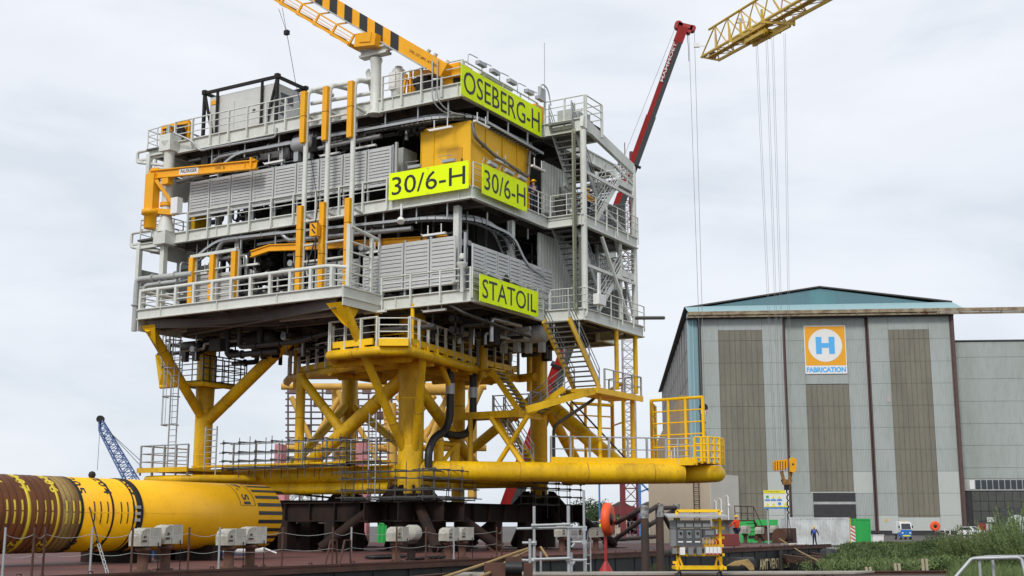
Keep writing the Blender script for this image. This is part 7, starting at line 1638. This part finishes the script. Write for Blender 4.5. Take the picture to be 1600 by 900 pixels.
# bottom right handrail
hr = MB(); hp_ = [wp(1492, 903, 25), wp(1517, 874, 25), wp(1523, 872.5, 25), wp(1590, 871, 24.5), wp(1596, 874, 24.5), wp(1604, 905, 24.4)]
hr.tube(hp_, .035, 8); hr.tube([wp(1520, 873, 25), wp(1545, 870, 27), wp(1620, 869.5, 27)], .035, 8)
for x in (1530, 1551): c = wp(x, 872, 25); hr.tube([(c.x, c.y, 0), (c.x, c.y, c.z)], .03, 8)
tag(hr.build('tube_handrail', gal, None, W, (hp_[0].x, 25, 0)), 'bent galvanised tube handrail at the bottom right corner', 'handrail')
for i, x in enumerate((1355, 1361, 1400, 1406, 1443, 1449)):
    y1_ = (886, 886, 880, 880, 873, 873)[i]; c = wp(x, 897, 49.0); c2 = wp(x-2, y1_, 49.0); MB().bar((c.x, c.y, 0), (c2.x, c2.y, c2.z), .09).build('timber_stake', mat('stake_wood', (.42, .36, .25), .8, 0, .3) if 'stake_wood' not in bpy.data.materials else bpy.data.materials['stake_wood'], None, W, (c.x, c.y, 0),
        '%s pale timber stake of the %s pair behind the crane rail' % (('left', 'right')[i % 2], ('left', 'middle', 'tallest')[i//2]), 'stake', 'timber stakes behind the crane rail')
# ================================================================ WEEDS
def blades(b, cx, cy, z, h, rr, n, spread, wd=.05):
    for _ in range(n):
        a = rr.uniform(0, 6.28); r_ = spread*rr.random()**.6; x, y = cx+math.cos(a)*r_, cy+math.sin(a)*r_; hh = h*rr.uniform(.5, 1.1); le = rr.uniform(-.35, .35)*hh; le2 = rr.uniform(-.35, .35)*hh
        ax, ay = math.cos(a+1.3)*wd, math.sin(a+1.3)*wd
        b.add([(x-ax, y-ay, z), (x+ax, y+ay, z), (x+le*.5+ax*.7, y+le2*.5+ay*.7, z+hh*.6), (x+le, y+le2, z+hh)], [(0, 1, 2, 3)])
def leafy(b, cx, cy, z, h, w_, rr, n, s_=.08):
    """feathery bush: stems with many small leaves"""
    for k in range(max(5, n//45)):
        a = rr.uniform(0, 6.28); q = rr.random()**.5*w_; tx, ty, tz = cx+math.cos(a)*q, cy+math.sin(a)*q, z+h*rr.uniform(.55, 1.05)*(1-.45*(q/w_)**2)
        sx_, sy_ = cx+math.cos(a)*q*.35, cy+math.sin(a)*q*.35
        b.bar((sx_, sy_, z), (tx, ty, tz), s_*.22)
        for i in range(45):
            t = rr.uniform(.15, 1); o = (1-t)*.25+.07; p = Vector((sx_+(tx-sx_)*t+rr.gauss(0, o*.7), sy_+(ty-sy_)*t+rr.gauss(0, o*.7), z+(tz-z)*t+rr.gauss(0, .06)))
            u = Vector((rr.gauss(0, .6), rr.gauss(0, .6), rr.uniform(.1, 1))).normalized()*s_*rr.uniform(.7, 1.5); v = Vector((rr.gauss(0, 1), rr.gauss(0, 1), rr.gauss(0, .4))).normalized()*s_*.22
            b.add([p-v, p+v, p+u], [(0, 1, 2)])
gl1 = mat('weed_green', (.12, .16, .05), .85, 0, .7, (.045, .075, .02), .5); gl2 = mat('weed_dark', (.07, .11, .032), .85, 0, .7, (.025, .045, .014), .6); gl3 = mat('reed_green', (.13, .18, .06), .8, 0, .6, (.07, .11, .035), .7)
rr = random.Random(5)
for nm, m, rng, hgt, cnt in (('weeds', gl1, (853, 862), .26, 1000), ('weeds', gl2, (856, 884), .36, 1100), ('ground_cover', gl3, (866, 893), .3, 850)):
    b = MB()
    for i in range(cnt):
        py = rr.uniform(*rng); lo = 1312+max(0, (862-py))*3.5 if py < 880 else 1300; px = rr.uniform(lo, 1640)
        c = W.onz(px, py, 0); b_ = c[1]
        if b_ > 140: continue
        leafy(b, c[0], c[1], -.05, hgt*rr.uniform(.6, 1.6)*(1.25 if px > 1440 else .9), .5+.3*rr.random(), rr, 110 if b_ > 80 else 170, .24 if b_ > 80 else .17)
    b.build(nm, m, None, W, (25, 75, 0), kind='stuff')
soil = mat('bank_soil', (.055, .07, .028), .95, 0, .7, (.03, .035, .018), .35, 0, .5, 4)
q4 = [W.onz(*a, .0) for a in ((1300, 893), (1700, 893), (1700, 846), (1395, 846), (1318, 858))]
MB().plate([(a[0], a[1], .012) for a in q4], (0, 0, .02)).build('bank', soil, kind='structure')
b = MB()
for i in range(60):
    c = W.onz(rr.uniform(1440, 1480), rr.uniform(864, 872), 0); s_ = rr.uniform(.08, .22); b.ball((c[0], c[1], .15), s_, 6, (1.4, 1, .5))
b.build('rubble', whp, None, W, (30, 70, 0), kind='stuff')
for i, (x, y, Y, h, w_, lb, m) in enumerate(((1585, 884, 50, 2.6, 1.6, 'tallest feathery green bush at the right edge behind the handrail', gl3), (1553, 886, 52, 1.9, 1.2, 'feathery green bush left of the tallest one at the right edge', gl1), (1515, 880, 58, 1.9, 1.6, 'rounded green bush in front of the far white car', gl1), (1478, 872, 66, 1.5, 1.7, 'low dark bush below the orange lifebuoy', gl2), (1620, 880, 46, 2.9, 1.5, 'green bush cut by the right edge of the picture', gl3))):
    c = wp(x, y, Y); b = MB(); leafy(b, c.x, c.y, 0, h, w_, rr, 5600, .1); tag(b.build('bush', m, None, W, (c.x, c.y, 0)), lb, 'bush')
for i, (x, y, lb, hh) in enumerate(((1027, 897, 'small yellow-green weed on the quay slab left of the distribution board', .28), (1265, 900, 'thin green stems at the bottom edge left of centre of the weedy bank', .8), (1288, 900, 'second cluster of thin green stems at the bottom edge, right of the first', .85))):
    c = W.onz(x, y, 0); b = MB(); leafy(b, c[0], c[1], .1 if i == 0 else 0, hh, .3, rr, 260, .07); tag(b.build('weed_plant', gl3, None, W, (c[0], c[1], 0)), lb, 'weed')
b = MB()
for i in range(1500): c = W.onz(rr.uniform(1490, 1610), rr.uniform(889, 915), 0); blades(b, c[0], c[1], 0, .5, rr, 2, .3, .02)
b.build('near_grass', gl3, None, W, (20, 40, 0), kind='stuff')
print('OBJECTS', len(bpy.data.objects))
